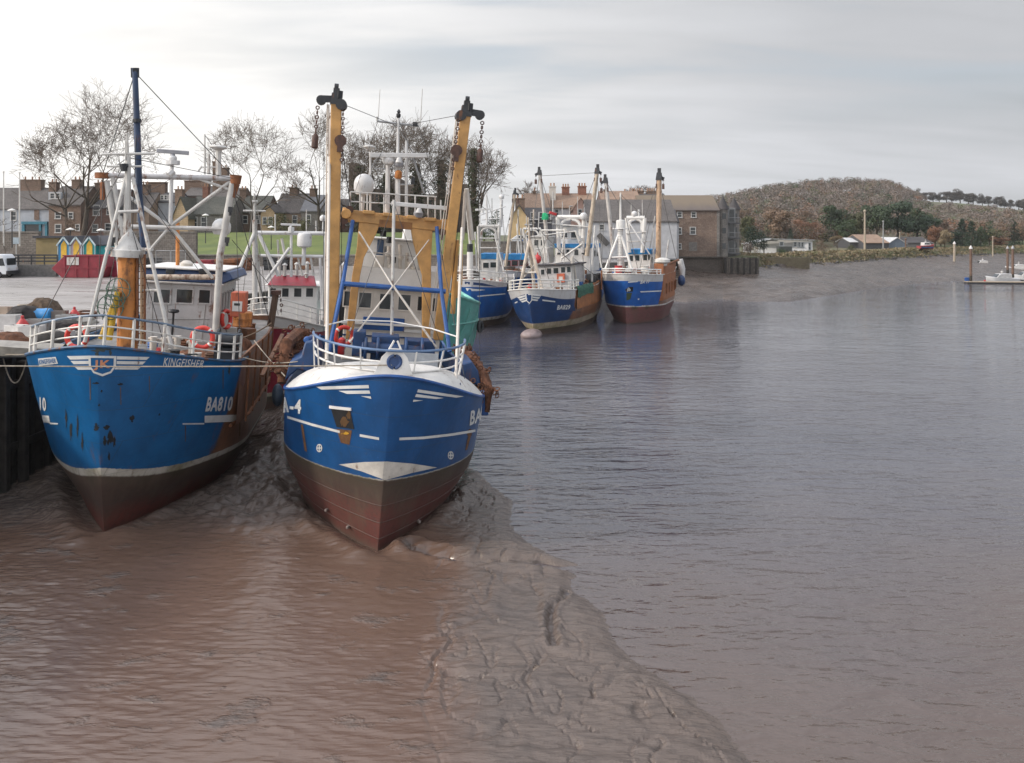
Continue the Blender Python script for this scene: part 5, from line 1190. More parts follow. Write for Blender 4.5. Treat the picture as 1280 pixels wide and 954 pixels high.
NS.tubes('gantry_leg', CREAM, [((715, 322, 8), (716, 362, 8), .16), ((716, 320, 8), (722, 360, 9), .10)])
mb = MB(); mb.ball((0, .5, .15), 1.0, 18, 12, (1.05, 1.5, .62)); mb.build('bulb', paint('bulb_pink_grey', (.26, .20, .19), .5, .1, .3), NS.root, angle=60)
mb = MB(); rows = []
for i in range(13):
    yy = 5.0+i*.55; xx = NS.half(yy, 4.2)+.03; zt = NS.ztop(yy)+.25+.12*noise.noise((yy*1.3, 0, 0)); lo = .95+.5*abs(noise.noise((yy*1.7, 3, 1)))
    rows.append([(xx-.7, yy, zt-.1), (xx, yy, zt+.1), (xx+.16+.1*noise.noise((yy*3, 1, 0)), yy, zt-.25), (xx+.12, yy, zt-.6), (xx+.08, yy, zt-lo)])
mb.grid(rows); tag(mb.build('fishing_net', NETG, loc=NS.W((0, 0, 0))), 'green net draped over the rusty flank of the navy trawler', 'fishing net')
bpy.data.objects['fishing_net'].matrix_world = NS.M
bpy.data.objects['fishing_net'].data.transform(Matrix.Translation(NS.W((0, 0, 0))))
NS.tubes('stern_post', RUSTY, [((752, 338, 15), (752, 362, 15), .10)])
mb = MB(); pl = []
for yy in (4.9, 7, 9, 11, 13, 15, 17): zt = NS.ztop(yy)+.28; xx = NS.half(yy, 3.8)+.03; pl.append([(xx, yy, 2.3), (xx+.02, yy, 3.4), (xx+.02, yy, zt), (xx-.08, yy, zt)])
mb.grid(pl); mb.build('side_plate', paint('orange_flank', (.33, .13, .045), .7, .45, .3, 1.4), NS.root)
clutter(NS, 26, -2.6, 2.8, 5, 14, 0, 21, ASS)

# blue trawler nearest the open river
bs_m = hull_mat('bright_blue_plating', (.010, .095, .36), 2.05, .1, .14, band=(.62, .58, .56), rust_y=4.3, white_top=(4.75, .2, (.5, .49, .48)), red_top=3.0, foul=((.16, .05, .05), (.19, .075, .07)), foulband=(.20, .06, .06))
BS = Boat('trawler', 'bright blue trawler with white bulwark, tall orange flank and red bottom, nearest the open river', Vector((12.5, 89, 0)), R(20), 0, L=17, B=7.2, zb=5.75, zm=5.5, ls=6, rake=1.2, Lb=7.2, Lt=4.2, pt=.58, wb=.8, zbot=-1.2)
sh_ = BS.hull(bs_m, DECKM, .4, capmat=WHITE)
BS.text('BA 77', [(800, 355), (812, 354.2), (813, 349.6), (801, 350.2)], LETTER, 'port_number', sh_, bold=.04, shear=.2)
BS.decal([[(785, 353.6), (797, 352.6), (797.4, 351), (785.6, 352)], [(800, 364.2), (827, 363), (827, 364.4), (801, 365.6)], [(797, 373.6), (799, 373), (799, 374.6), (797.4, 375)]], LETTER, 'name_strip', sh_)
BS.decal([[(760, 347.5), (776, 346), (794, 346.6), (776, 349.6), (762, 350.6)]], PALE, 'bow_stripe', sh_)
BS.decal([[(782, 361.5), (787, 358.5), (791.5, 358.8), (791, 364.5), (780.5, 366)]], plain('hawse_shade', (.014, .014, .016), .8, .5, 4), 'hawse_shade_patch', sh_)  # hawse recess laid flat, the shade inside it painted dark
BS.decal([scuff(785.5, 362.4, 2.6, 2.6, seed=2)], PALE, 'anchor_mark', sh_, off=.03)
BS.decal([[(783, 366.5), (790, 366), (788, 374), (783, 376)]], paint('green_grime', (.05, .07, .03), .7, .3), 'grime_stain', sh_, off=.012)
BS.decal([[(793, 380.9), (802, 379.6), (802, 382.4), (793, 383)]], paint('band_blue', (.010, .095, .36), .45), 'band_gap', sh_, off=.02)
pl = []
for yy in (4.3, 5.4, 6.6, 8, 10, 12, 14, 16.4): zt = 6.85-.02*yy; xx = BS.half(yy, 4.6)+.05; pl.append([(BS.half(yy, 2.7)+.04, yy, 2.5), (xx, yy, 4.0), (xx+.03, yy, zt), (xx-.12, yy, zt), (xx-.12, yy, zt-1.2)])
mb = MB(); mb.grid(pl); mb.grid([[(BS.half(4.3, 4.6)+.05, 4.3, 2.5), (BS.half(4.3, 4.6)+.08, 4.3, 6.76)], [(BS.half(4.3, 4.6)-1.0, 4.35, 2.5), (BS.half(4.3, 4.6)-1.0, 4.35, 6.76)]])
mb.build('side_plate', paint('orange_brown_flank', (.31, .115, .045), .7, .35, .3, 1.2), BS.root)
mb = MB()
for k in range(5):
    for yy in (6+k*2.0,): xx = BS.half(yy, 4.6)+.09; mb.bar((xx, yy, 4.4), (xx-.1, yy+.2, 3.2), .10, .3); mb.cut()
mb.each('plate_rib', RUSTY, BS.root)
BS.tubes('rubbing_bar', RUSTY, [((826, 334, 4.4), (848, 325, 14), .16)])
BS.rail(4.2, 3.8, WHITE_CLEAN, (.3, .55), [(y_, g) for y_ in (.5, 1.6, 2.8, 3.7) for g in (-1, 1)], .08, .06)
mb = MB(); p, q = BS.at(775, 340, 4.5), BS.at(775.5, 287, 4.5); mb.tube(p, q, .34, .32, 12)
for k in range(16): c = p.lerp(q, (k+.5)/16); mb.ring(c, (0, 0, 1), .345, .03, 12, 4)
mb.build('mast', WHITE_CLEAN, BS.root)
mb = MB(); c = BS.at(776, 286, 4.5); mb.lathe([(.3, -.1), (.55, 0), (.55, .9), (.5, 1.0), (.2, 1.05)], c, 12); mb.ring(c, (0, 0, 1), .95, .06, 16, 5); mb.build('crows_nest', WHITE_CLEAN, BS.root)
BS.tubes('mast', WHITE_CLEAN, [((775.7, 276, 4.5), (775.7, 241, 4.5), .14, .09)])
tripod(BS, (775, 289), ((754, 344), (791, 341), (780, 340)), 4.5, (3.2, 3.4, 6), .15, WHITE_CLEAN)
BS.tubes('tripod_brace', WHITE_CLEAN, [((763, 322, 3.8), (786, 321, 3.8), .10)])
goalpost(BS, 783.5, 806, 272.5, 316, 7.5, .26, WHITE_CLEAN, -3)
dome(BS, 793, 267, 7.5, 3.6, ALU, 'radome', 1.0); BS.tubes('antenna', ALU, [((798.5, 272, 7.5), (798.5, 262, 7.5), .14), ((785, 276, 7.4), (812, 318, 6.5), .09)])
wheelhouse(BS, 785, 813, 318, 342, 8, 5, WHITE_CLEAN, PLASTB, [(787, 319.5, 791.5, 326.5), (794, 319, 799.5, 326), (804, 318.5, 809, 325.5), (810, 318.5, 812.5, 325)], .62, .08, side=3)
derrick(BS, (757, 226), (766.5, 312), 7, .26, paint('derrick_pale', (.45, .42, .39), .5, .3, .2)); derrick(BS, (824, 221), (822.5, 338), 8, .34, paint('derrick_orange_tan', (.50, .34, .22), .55, .5, .2))
mb = MB(); p, q = BS.at(756, 296, 6), BS.at(770, 310, 6); 
clutter(BS, 22, -3, 2.6, 2.5, 8, -.1, 25, ASS)
mb = MB(); c = BS.at(828, 333, 5); mb.lathe([(.3, 0), (.55, .1), (.55, .3), (.9, .5), (.9, .8), (.3, 1.0)], c, 14); mb.build('winch', WHITE, BS.root)
mb = MB(); p = BS.W((3.9, 15.6, 6.9)); mb.path([p, p+Vector((.25, 0, -1.2)), p+Vector((.3, 0, -2.4))], [.35, .42, .3], 10); tag(mb.build('fender', PLASTW, loc=p), 'white sausage fender at the stern of the bright blue trawler', 'fender')
mb = MB(); p = BS.W((4.1, 15.4, 4.2)); mb.ball(p, .5, 12, 8, (1, 1, 1.4)); tag(mb.build('fender', NAVY, loc=p), 'dark blue round fender at the stern of the orange flanked trawler', 'fender')

clutter(CC, 16, -3, 3, 2, 7, -.3, 71, ASS, .6, 1.2); clutter(NS, 12, -2, 3, 12.6, 17, -.2, 73, ASS, .6, 1.3); clutter(BS, 10, -2.8, 2.6, 3, 7.5, -.3, 75, ASS, .6, 1.2); clutter(D1, 8, -2.6, 2.8, 4, 8, -.3, 77, ASS, .5, 1.0); clutter(DD, 8, -2.6, 2.6, 3, 6.5, -.3, 79, ASS, .6, 1.2)
clutter(KF, 14, -2.6, 2.8, 5.2, 9.2, -.25, 81, ASS, .2, .5); clutter(KF, 12, .5, 3.2, 9.5, 17, -.25, 83, ASS, .3, .7); clutter(B4, 12, -2.6, 2.8, 7.6, 11.5, -.9, 85, [WHITE, DARK, RUSTY, PALE, NAVY, CREAM], .3, .7)
# one more trawler wedged in the back row
ee_m = hull_mat('back_row_plating', (.10, .11, .12), 1.0, .1, .3)
EE = Boat('trawler', 'grey hulled trawler wedged in the back row with a cream mast and white gantry', Vector((2.2, 112, 0)), R(12), 0, L=16, B=7, zb=5.6, zm=5.0, rake=1.0, Lt=4.0, zbot=-1.2)
EE.hull(ee_m, DECKM, .4, capmat=WHITE)
wheelhouse(EE, 652, 680, 303, 326, 7, 4, PALE, BLUE, [(655, 308, 660, 314), (663, 308, 668, 314), (671, 308, 676, 314)], .4, .15, side=2)
goalpost(EE, 654, 676, 286, 326, 6, .16, WHITE, -3)
EE.tubes('mast', paint('mast_cream', (.52, .44, .36), .5, .3), [((666, 326, 6.5), (667, 262, 6.5), .16, .10)])
EE.tubes('antenna', PALE, [((658, 286, 6), (658, 270, 6), .06), ((673, 286, 6), (674, 266, 6), .08), ((650, 326, 5), (646, 280, 6), .12), ((660, 275, 6.4), (674, 274, 6.4), .06)], 6)
clutter(EE, 12, -2.8, 2.8, 2, 7, .2, 61, ASS)
# rigging, aerials and spars that crowd the far boats
WIREC = paint('wire_grey', (.13, .12, .11), .6, .1)
NS.tubes('rigging', WIREC, [((661, 274, 4.4), (643, 360, 2.5), .03), ((661, 274, 4.4), (716, 330, 8), .03), ((661, 276, 4.4), (690, 360, 4), .03), ((716, 322, 8), (750, 350, 14), .035)], 4)
NS.tubes('antenna', PALE, [((684, 333, 9), (684, 305, 9), .05), ((694, 332, 9), (694, 312, 9), .04), ((705, 330, 9), (706, 300, 9), .06), ((740, 352, 13), (741, 310, 13), .12), ((731, 352, 12), (728, 318, 12), .09), ((668, 333, 8.4), (712, 326, 8.4), .06)], 6)
CC.tubes('rigging', WIREC, [((674.5, 216, 7), (660, 330, 3), .035), ((674.5, 216, 7), (700, 300, 8), .035), ((746.5, 214, 7), (725, 272, 7.5), .035), ((746.5, 214, 7), (752, 330, 4), .035), ((676, 220, 7), (745, 216, 7), .03), ((697, 272, 7.5), (664, 340, 3), .03)], 4)
CC.tubes('antenna', PALE, [((691, 271, 9), (691, 240, 9), .10), ((703, 271, 9), (703, 252, 9), .05), ((712, 271, 9), (712, 258, 9), .08), ((722, 271, 9), (722, 246, 9), .05), ((686, 330, 5), (680, 290, 6), .12), ((740, 330, 5), (744, 282, 6), .12), ((752, 335, 4), (747, 300, 5), .10), ((690, 280, 7), (738, 284, 7), .10), ((700, 298, 7), (730, 298, 7), .08), ((668, 312, 6), (690, 309, 6), .09)], 6)
BS.tubes('rigging', WIREC, [((775.7, 243, 4.5), (757, 344, 2.5), .03), ((775.7, 243, 4.5), (798, 340, 2.5), .03), ((775.7, 243, 4.5), (806, 272, 7.5), .03), ((757, 226, 7), (784, 273, 7.5), .035), ((824, 221, 8), (806, 272, 7.5), .035), ((824, 225, 8), (846, 326, 13), .035), ((757, 226, 7), (752, 330, 4), .03), ((824, 221, 8), (800, 335, 6), .03)], 4)
BS.tubes('antenna', PALE, [((789, 272, 7.6), (789, 255, 7.6), .05), ((803, 271, 7.6), (803, 250, 7.6), .05), ((817, 330, 7), (817, 285, 7), .12), ((811, 318, 9), (819, 270, 9), .09), ((760, 340, 3.5), (766, 300, 5), .10), ((832, 330, 6), (836, 300, 6), .10), ((783, 292, 7.2), (808, 290, 7.2), .09), ((784, 302, 7), (812, 302, 7), .08)], 6)
D1.tubes('rigging', WIREC, [((582, 246, 5), (600, 330, 3), .03), ((608, 243, 8), (636, 350, 4), .03), ((582, 246, 5), (608, 262, 8), .03), ((627, 252, 9), (634, 340, 6), .03)], 4)
D1.tubes('antenna', PALE, [((600, 283, 8.2), (600, 255, 8.2), .06), ((615, 283, 8.2), (615, 248, 8.2), .05), ((621, 283, 8.2), (621, 262, 8.2), .09), ((596, 340, 5), (594, 290, 6), .10), ((630, 340, 5), (618, 292, 6), .10), ((599, 298, 7.8), (624, 298, 7.8), .09), ((600, 310, 7.6), (626, 310, 7.6), .09)], 6)
DD.tubes('rigging', WIREC, [((643, 243, 6.5), (624, 330, 4), .035), ((643, 243, 6.5), (655, 320, 7), .035), ((652, 287, 8), (660, 330, 5), .03)], 4)
DD.tubes('antenna', PALE, [((638, 318, 8), (636, 280, 8), .12), ((646, 318, 8), (648, 262, 8), .08), ((657, 318, 8), (656, 292, 8), .14), ((634, 300, 7.5), (658, 298, 7.5), .10), ((662, 332, 5), (658, 296, 6), .12)], 6)
RD.tubes('rigging', WIREC, [((318, 244, 5.5), (300, 400, 3), .02), ((318, 244, 5.5), (410, 291, 8), .02), ((318, 244, 5.5), (350, 405, 2), .02), ((318, 262, 5.5), (336, 400, 4), .018)], 4)
RD.tubes('antenna', PALE, [((344, 291, 8), (344, 268, 8), .05), ((356, 319, 8.5), (352, 298, 8.5), .10), ((383, 291, 8.2), (383, 262, 8.2), .04), ((395, 291, 8.2), (395, 276, 8.2), .05), ((347, 300, 8.2), (350, 345, 8.6), .07), ((388, 320, 8), (392, 345, 8), .09), ((372, 320, 8.4), (378, 345, 8.4), .07)], 6)
clutter(CC, 18, -3, 3, 1.5, 5, .3, 41, ASS); clutter(NS, 14, -1, 3, 8, 15, .3, 43, ASS); clutter(BS, 12, -2.5, 2.5, 2, 6, .2, 47, ASS); clutter(D1, 10, -2.5, 2.8, 2, 6, .1, 53, ASS)
# ---------------------------------------------------------------- mooring lines
def rope(a, b, sag, r, label, mat=ROPE):
    pts = [a.lerp(b, i/24)-Vector((0, 0, sag*4*(i/24)*(1-i/24))) for i in range(25)]
    mb = MB(); mb.path(pts, r, 6); return tag(mb.build('mooring_line', mat, loc=a), label, 'rope', 'mooring lines of the near trawlers')
rope(P(-70, 457, 23.6), B4.W(B4.at(490, 456.5, .78)), .04, .022, 'long pale rope stretched past the shield emblem to the white whaleback bow')
rope(P(-30, 439.5, 30), KF.W(KF.gun(4.2, -1)), .05, .02, 'short pale rope from the quay to the left end of the bow railing')
rope(KF.W(KF.gun(5.0, 1, 0, .1)), B4.W(B4.at(372, 452, 4.6)), .12, .02, 'slack pale rope between the two near trawlers at deck height')
rope(KF.W(KF.at(318, 426, 7.5)), B4.W(B4.at(356, 470, 4.6)), .05, .022, 'pale rope slanting down from the rusty side plate to the blue bow')
rope(KF.W(KF.at(339, 404, 12)), KF.W(KF.at(291, 426, 6)), .10, .03, 'brown rope from the gallows post down to the windlass', plain('brown_rope', (.16, .11, .07), .9))
rope(RD.W(RD.at(388, 402, 3)), KF.W(KF.at(342, 410, 12)), .15, .03, 'pale rope from the red trawler bow to the gallows post')
rope(P(4, 448, 30.5), P(34, 447, 30.2), .95, .025, 'loop of pale rope drooping down the timber quay wall')
# ---------------------------------------------------------------- timber quay wall and the gear on the quay
TIMB = plain('tarred_timber', (.030, .025, .022), .75, .5, 2.5, .6, 14, .04)
TIMB2 = plain('weathered_timber', (.085, .072, .06), .8, .45, 2.5, .6, 14, .04)
qw = thing('quay_wall', 'dark tarred timber quay wall of upright piles beside the blue trawler', 'quay wall', (-20.3, 20, 0))
off = Vector((20.3, -20, 0)); mb = MB(); rows = []
yy = 10.0; k = 0
prof = []
while yy < 84:
    xb = -20.3 if yy < 60 else -20.3+(yy-60)*5.3/24
    for dx in ((.04, .04, .24, .24) if True else ()): pass
    prof += [(xb+.04, yy), (xb+.04, yy+.22), (xb+.26, yy+.30), (xb+.26, yy+.56)]; yy += .64
mb.grid([[(x+20.3, y-20, z) for x, y in prof] for z in (-.8, 2.0, 5.35)])
mb.build('pile_sheet', TIMB, qw, angle=20)
mb = MB(); xs = [(-20.3, 10), (-20.3, 60), (-15, 84)]
for a, b in zip(xs, xs[1:]): mb.bar((a[0]+20.45, a[1]-20, 5.55), (b[0]+20.45, b[1]-20, 5.55), .5, .34)
mb.build('coping_beam', TIMB2, qw, bevel=.03)
mb = MB()
for z in (1.8, 4.3): mb.bar((.34, -8, z), (.34, 40, z), .14, .3); mb.cut()
mb.each('waling', TIMB, qw, bevel=.02)
mb = MB()
for y in (12.2, 13.4, 22, 26, 31, 36):
    mb.bar((.52, y-1.0, -.8), (.50, y-1.0, 5.2), .30, .30); mb.cut()
mb.each('fender_pile', TIMB, qw, bevel=.04)
mb = MB()
for s_ in (-.22, .22): mb.bar((.56, 9.8+s_, .4), (.56, 9.8+s_, 5.9), .06)
for k in range(17): mb.tube((.56, 9.58, .6+.3*k), (.56, 10.02, .6+.3*k), .022, .022, 6)
mb.build('ladder', RUSTY, qw)
# far stretch of quay wall behind the third row of boats
fw = thing('quay_wall', 'grey stone quay wall behind the far trawlers', 'quay wall', (-15, 84, 0)); mb = MB()
xs = [(-15, 84), (2, 113), (21, 128), (24, 151)]
for a, b in zip(xs, xs[1:]): mb.bar((a[0]+15+.06, a[1]-84-.06, 2.35), (b[0]+15+.06, b[1]-84-.06, 2.35), .3, 6.6)
mb.build('stone_face', brick('quay_stone', (.12, .105, .09), (.17, .15, .13), (.07, .065, .06), 1, .9, .45), fw)

QZ = 5.7
def qp(px, py, z=QZ): return G(px, py, z)
def item(name, mb, mat, label, cat, loc, group=None, bevel=0.0): return tag(mb.build(name, mat, loc=loc, bevel=bevel), label, cat, group)
def heap(px, py, dx, dy, dz, mat, label, name='net_heap', seed=0, group=None):
    c = qp(px, py); mb = MB(); net_heap(mb, c-Vector((0, 0, .05)), dx, dy, dz, seed); return item(name, mb, mat, label, 'fishing net' if 'net' in name else 'heap', c, group)
heap(12, 441, .95, .8, .85, NETB, 'rusty brown net heap at the left end of the quay edge', seed=2, group='net heaps on the quay')
heap(30, 404, 1.0, .9, .95, NETD, 'dark net heap behind the blue plastic drum', seed=9, group='net heaps on the quay')
heap(55, 398, .9, .8, 1.15, plain('tan_net', (.11, .075, .05), .95, .5, 5, 1, 34, .05), 'tan brown net bag standing tallest on the quay edge', seed=4, group='net heaps on the quay')
heap(84, 412, .8, .7, .5, NETD, 'low dark net heap beside the grey crate', seed=12, group='net heaps on the quay')
heap(100, 405, .9, .7, .45, TARP, 'grey tarpaulin heap right of the white fish boxes', 'tarpaulin', 15)
heap(62, 428, 1.0, .6, .5, NETD, 'dark net heap behind the left end of the bow railing', seed=18, group='net heaps on the quay')
# skiff hull lying on the edge under a sheet
c = qp(28, 447); mb = MB(); rows = []
for i in range(13):
    u = i/12; w_ = .62*math.sin(math.pi*min(1, u*.75+.12))**.6; rows.append([(c.x-1.3+2.9*u, c.y-w_, c.z+.55-.18*u), (c.x-1.3+2.9*u, c.y-w_*.8, c.z+.12), (c.x-1.3+2.9*u, c.y, c.z-.02), (c.x-1.3+2.9*u, c.y+w_*.8, c.z+.12), (c.x-1.3+2.9*u, c.y+w_, c.z+.55-.18*u)])
mb.grid(rows); mb.grid([[r[0], (r[0][0], c.y, r[0][2]+.14), r[4]] for r in rows])
item('skiff', mb, TARP, 'small grey skiff under a sheet hanging over the quay edge', 'boat', c)
c = qp(48, 404); mb = MB(); ax = Vector((1, .1, 0)); a = c+Vector((-.62, 0, .38)); b = c+Vector((.62, .1, .38)); mb.path([a, a+ax*.04, a+ax*.3, a+ax*.34, a+ax*.38, b-ax*.34, b-ax*.3, b-ax*.04, b], [.30, .37, .37, .39, .37, .37, .39, .37, .30], 18); item('drum', mb, PLASTB, 'bright blue plastic drum lying on its side on the quay', 'drum', c)
def fishbox(px, py, s_, mat, label, rz=0.0, h=.38):
    c = qp(px, py); mb = MB(); w_, d = .8*s_, .5*s_
    for a in ((-w_/2, 0, .03, d), (w_/2, 0, .03, d), (0, -d/2, w_, .03), (0, d/2, w_, .03)): mb.box((a[0], a[1], h/2), (a[2]+.01*(a[3] < .1), a[3], h))
    mb.box((0, 0, .02), (w_, d, .03)); mb.box((0, 0, h*.55), (w_-.06, d-.06, .02))
    o = tag(mb.build('fish_box', mat, bevel=.012), label, 'box', 'fish boxes on the quay'); o.location = c; o.rotation_euler = (0, 0, rz); return o
fishbox(6, 412, 1.5, PLASTW, 'large white box behind the rusty net heap', .2, .7)
fishbox(20, 420, 1.0, PLASTW, 'white box beside the rusty net heap', -.3, .5)
fishbox(40, 424, 1.1, PLASTW, 'white box standing in front of the red float', .1, .6)
fishbox(72, 403, 1.1, paint('grey_brown_box', (.20, .17, .15), .7, .2), 'grey brown crate right of the blue drum', .2, .6)
fishbox(83, 407, 1.0, GREYS, 'grey metal box left of the red float near the railing', .0, .55)
fishbox(73, 424, .8, PLASTW, 'small white box seen over the bow railing, left one', .1, .35)
fishbox(80, 425, .9, PLASTW, 'small white box seen over the bow railing, right one', -.1, .4)
fishbox(4, 396, 1.0, paint('tan_box', (.36, .28, .22), .7, .2), 'tan box farthest back at the left edge of the quay', .0, .55)
fishbox(46, 415, 1.2, paint('grey_crate', (.30, .29, .28), .7, .2), 'pale grey crate under the blue drum', .1, .6)
def buoy(px, py, label, r=.24):
    c = qp(px, py); mb = MB(); mb.lathe([(.02, 0), (r*.8, .05), (r, r*.8), (r*.9, r*1.6), (r*.5, r*2.2), (r*.25, r*2.5), (r*.25, r*2.9), (.02, r*3)], c, 14); item('net_float', mb, PLASTR, label, 'float', c, 'red floats on the quay')
buoy(28, 417, 'red float between the white boxes on the quay', .28); buoy(93, 402, 'red float standing right of the grey metal box', .26); buoy(46, 420, 'small red float in front of the pale grey crate', .16)
# van
vx = thing('van', 'white delivery van parked at the left edge of the quay', 'van', qp(-12, 347))
mb = MB(); pr = [(-2.4, .35), (2.25, .35), (2.32, .9), (2.2, 1.2), (1.95, 2.15), (1.7, 2.4), (-2.2, 2.42), (-2.4, 2.2)]
mb.prism([(x, -.95, z) for x, z in pr], (0, 1.9, 0)); mb.build('body', paint('van_white', (.62, .64, .66), .3, .02, .08), vx, bevel=.08)
mb = MB(); mb.prism([(1.25, -.955, 1.25), (2.1, -.955, 1.25), (1.88, -.955, 2.0), (1.25, -.955, 2.0)], (0, -.012, 0)); mb.cut(); mb.mm(2.12, 2.20, -.7, .7, 1.3, 2.0); mb.cut(); mb.mm(-.9, .5, -.97, -.956, 1.3, 2.0); mb.each('window', glass(), vx)
mb = MB(); mb.mm(2.2, 2.42, -.96, .96, .35, .72); mb.build('bumper', DARK, vx, bevel=.04)
for x in (-1.5, 1.45):
    for yv in (-.9, .9): mb = MB(); mb.tube((x, yv-.1, .34), (x, yv+.1, .34), .34, .34, 18); wh = mb.build('wheel', RUBBER, vx, bevel=.03); mb = MB(); mb.tube((x, yv-.115, .34), (x, yv+.115, .34), .19, .19, 14); mb.build('rim', GREYS, wh)
mb = MB(); mb.mm(2.28, 2.345, -.8, -.5, .85, 1.05); mb.cut(); mb.mm(2.28, 2.345, .5, .8, .85, 1.05); mb.each('headlight', PLASTW, vx)
mb = MB()
for x in (-.95, 1.2, -2.3): mb.mm(x-.012, x+.012, -.958, -.951, .5, 2.2); mb.cut()
mb.each('door_seam', DARK, vx)
# skips
def skip(px0, px1, py0, py1, Y, mat, label, panel=None):
    a, b = P(px0, py1, Y), P(px1, py0, Y); L_, H_ = b.x-a.x, b.z-a.z; r = thing('skip', label, 'skip', Vector((a.x, Y, QZ)), 'red skips on the quay'); z0 = .0
    mb = MB(); pr = [(1.1, 0), (L_-.6, 0), (L_, H_*.5), (L_-.3, H_), (1.3, H_), (0, H_*.42)]
    mb.prism([(x, 0, z) for x, z in pr], (0, 2.2, 0)); mb.build('body', mat, r, bevel=.04)
    mb = MB(); mb.bar((1.2, -.04, H_+.02), (L_-.3, -.04, H_+.02), .12, .10); mb.bar((1.2, 2.24, H_+.02), (L_-.3, 2.24, H_+.02), .12, .10); mb.cut(); mb.mm(1.1, L_-.6, -.07, -.003, H_*.42, H_*.47)
    for k in range(4): x = 1.4+(L_-2.2)*k/3; mb.mm(x-.04, x+.04, -.06, -.003, 0, H_)
    mb.each('rib', mat, r)
    if panel:
        p, q = P(panel[0], panel[3], Y), P(panel[2], panel[1], Y); mb = MB(); mb.mm(p.x-a.x, q.x-a.x, -.085, -.062, p.z-a.z, q.z-a.z); mb.build('panel', PALE, r)
    return r
skip(64, 134, 318.5, 346, 82, paint('skip_red', (.23, .018, .032), .5, .15, .2), 'large dark red skip with a pale panel in front of the beach huts', (84, 320.5, 99, 330))
skip(128, 152, 326, 345, 83.5, paint('skip_red_bright', (.30, .02, .05), .5, .15, .2), 'smaller red skip behind the tripod mast of the blue trawler')
# low wall with rail behind the van
lw = thing('low_wall', 'grey concrete quayside wall with dark rails behind the van', 'wall', P(15, 346, 84)); a, b = P(-60, 346, 84), P(70, 330, 84); o = P(15, 346, 84)
mb = MB(); mb.mm(a.x-o.x, b.x-o.x, 0, .5, QZ-o.z, P(0, 331, 84).z-o.z); mb.build('wall', plain('wall_grey', (.12, .115, .11), .85), lw)
mb = MB(); z1 = P(0, 331, 84).z-o.z
for h_ in (.35, .7, 1.0): mb.bar((a.x-o.x, .25, z1+h_), (b.x-o.x, .25, z1+h_), .09, .16); mb.cut()
mb.each('rail', DARK, lw)
mb = MB()
for k in range(9): x = lerp(a.x, b.x, k/8)-o.x; mb.bar((x, .25, z1-.05), (x, .25, z1+1.05), .1, .1); mb.cut()
mb.each('post', DARK, lw)
# beach huts
HUTC = [((.05, .26, .50), 'bright blue beach hut with yellow door'), ((.50, .38, .42), 'pale pink beach hut with yellow door between two blue ones'), ((.02, .30, .30), 'turquoise beach hut with yellow door at the right end')]
for i, (cx, (cw, lab)) in enumerate(zip((80, 95.5, 112), HUTC)):
    Y = 92; a = P(cx, 318, Y); h = thing('beach_hut', lab, 'hut', (a.x, Y, QZ), 'beach huts behind the skip'); w_ = .64 if i < 2 else .64
    wm = paint('hut_paint_%d' % i, cw, .55, .02, .15); e = P(0, 305, Y).z-QZ; rg = P(0, 296.5, Y).z-QZ
    mb = MB(); mb.prism([(-w_, 0, 0), (w_, 0, 0), (w_, 0, e), (0, 0, rg), (-w_, 0, e)], (0, 3.0, 0)); mb.build('wall', wm, h)
    mb = MB()
    for s_ in (-1, 1): mb.prism([(s_*(w_+.18), -.15, e-.22), (0, -.15, rg+.02), (0, -.15, rg+.12), (s_*(w_+.18), -.15, e-.12)], (0, 3.3, 0))
    mb.build('roof', paint('hut_roof_dark', (.035, .036, .045), .7), h)
    mb = MB(); mb.mm(-.33, .33, -.05, -.004, .2, e-.1); mb.prism([(-.33, -.05, e-.1), (.33, -.05, e-.1), (0, -.05, e+.42)], (0, .045, 0)); mb.build('door', paint('hut_yellow', (.66, .40, .04), .5), h)
    mb = MB()
    for s_ in (-1, 1): mb.bar((s_*(w_+.02), -.06, 0), (s_*(w_+.02), -.06, e), .12, .06); mb.bar((s_*(w_+.12), -.17, e-.2), (0, -.17, rg+.0), .08, .16)
    mb.build('trim', paint('hut_trim', (.45, .55, .58), .5), h)
a, b = P(117, 318, 92.6), P(132, 307, 92.6); 
sh = thing('shed', 'turquoise shed with dark pitched roof right of the beach huts', 'shed', (a.x, 92.6, QZ)); e = P(0, 306, 92.6).z-QZ; rg = P(0, 296, 92.6).z-QZ; wd = b.x-a.x
mb = MB(); mb.prism([(0, 0, 0), (0, 0, e), (0, 1.4, rg), (0, 2.8, e), (0, 2.8, 0)], (wd, 0, 0)); mb.build('wall', TURQ, sh)
mb = MB(); mb.prism([(-.3, -.2, e-.12), (-.3, 1.4, rg+.02), (-.3, 1.4, rg+.14), (-.3, -.2, e)], (wd+.6, 0, 0)); mb.prism([(-.3, 3.0, e-.12), (-.3, 1.4, rg+.02), (-.3, 1.4, rg+.14), (-.3, 3.0, e)], (wd+.6, 0, 0)); mb.build('roof', paint('hut_roof_dark', (.035, .036, .045), .7), sh)
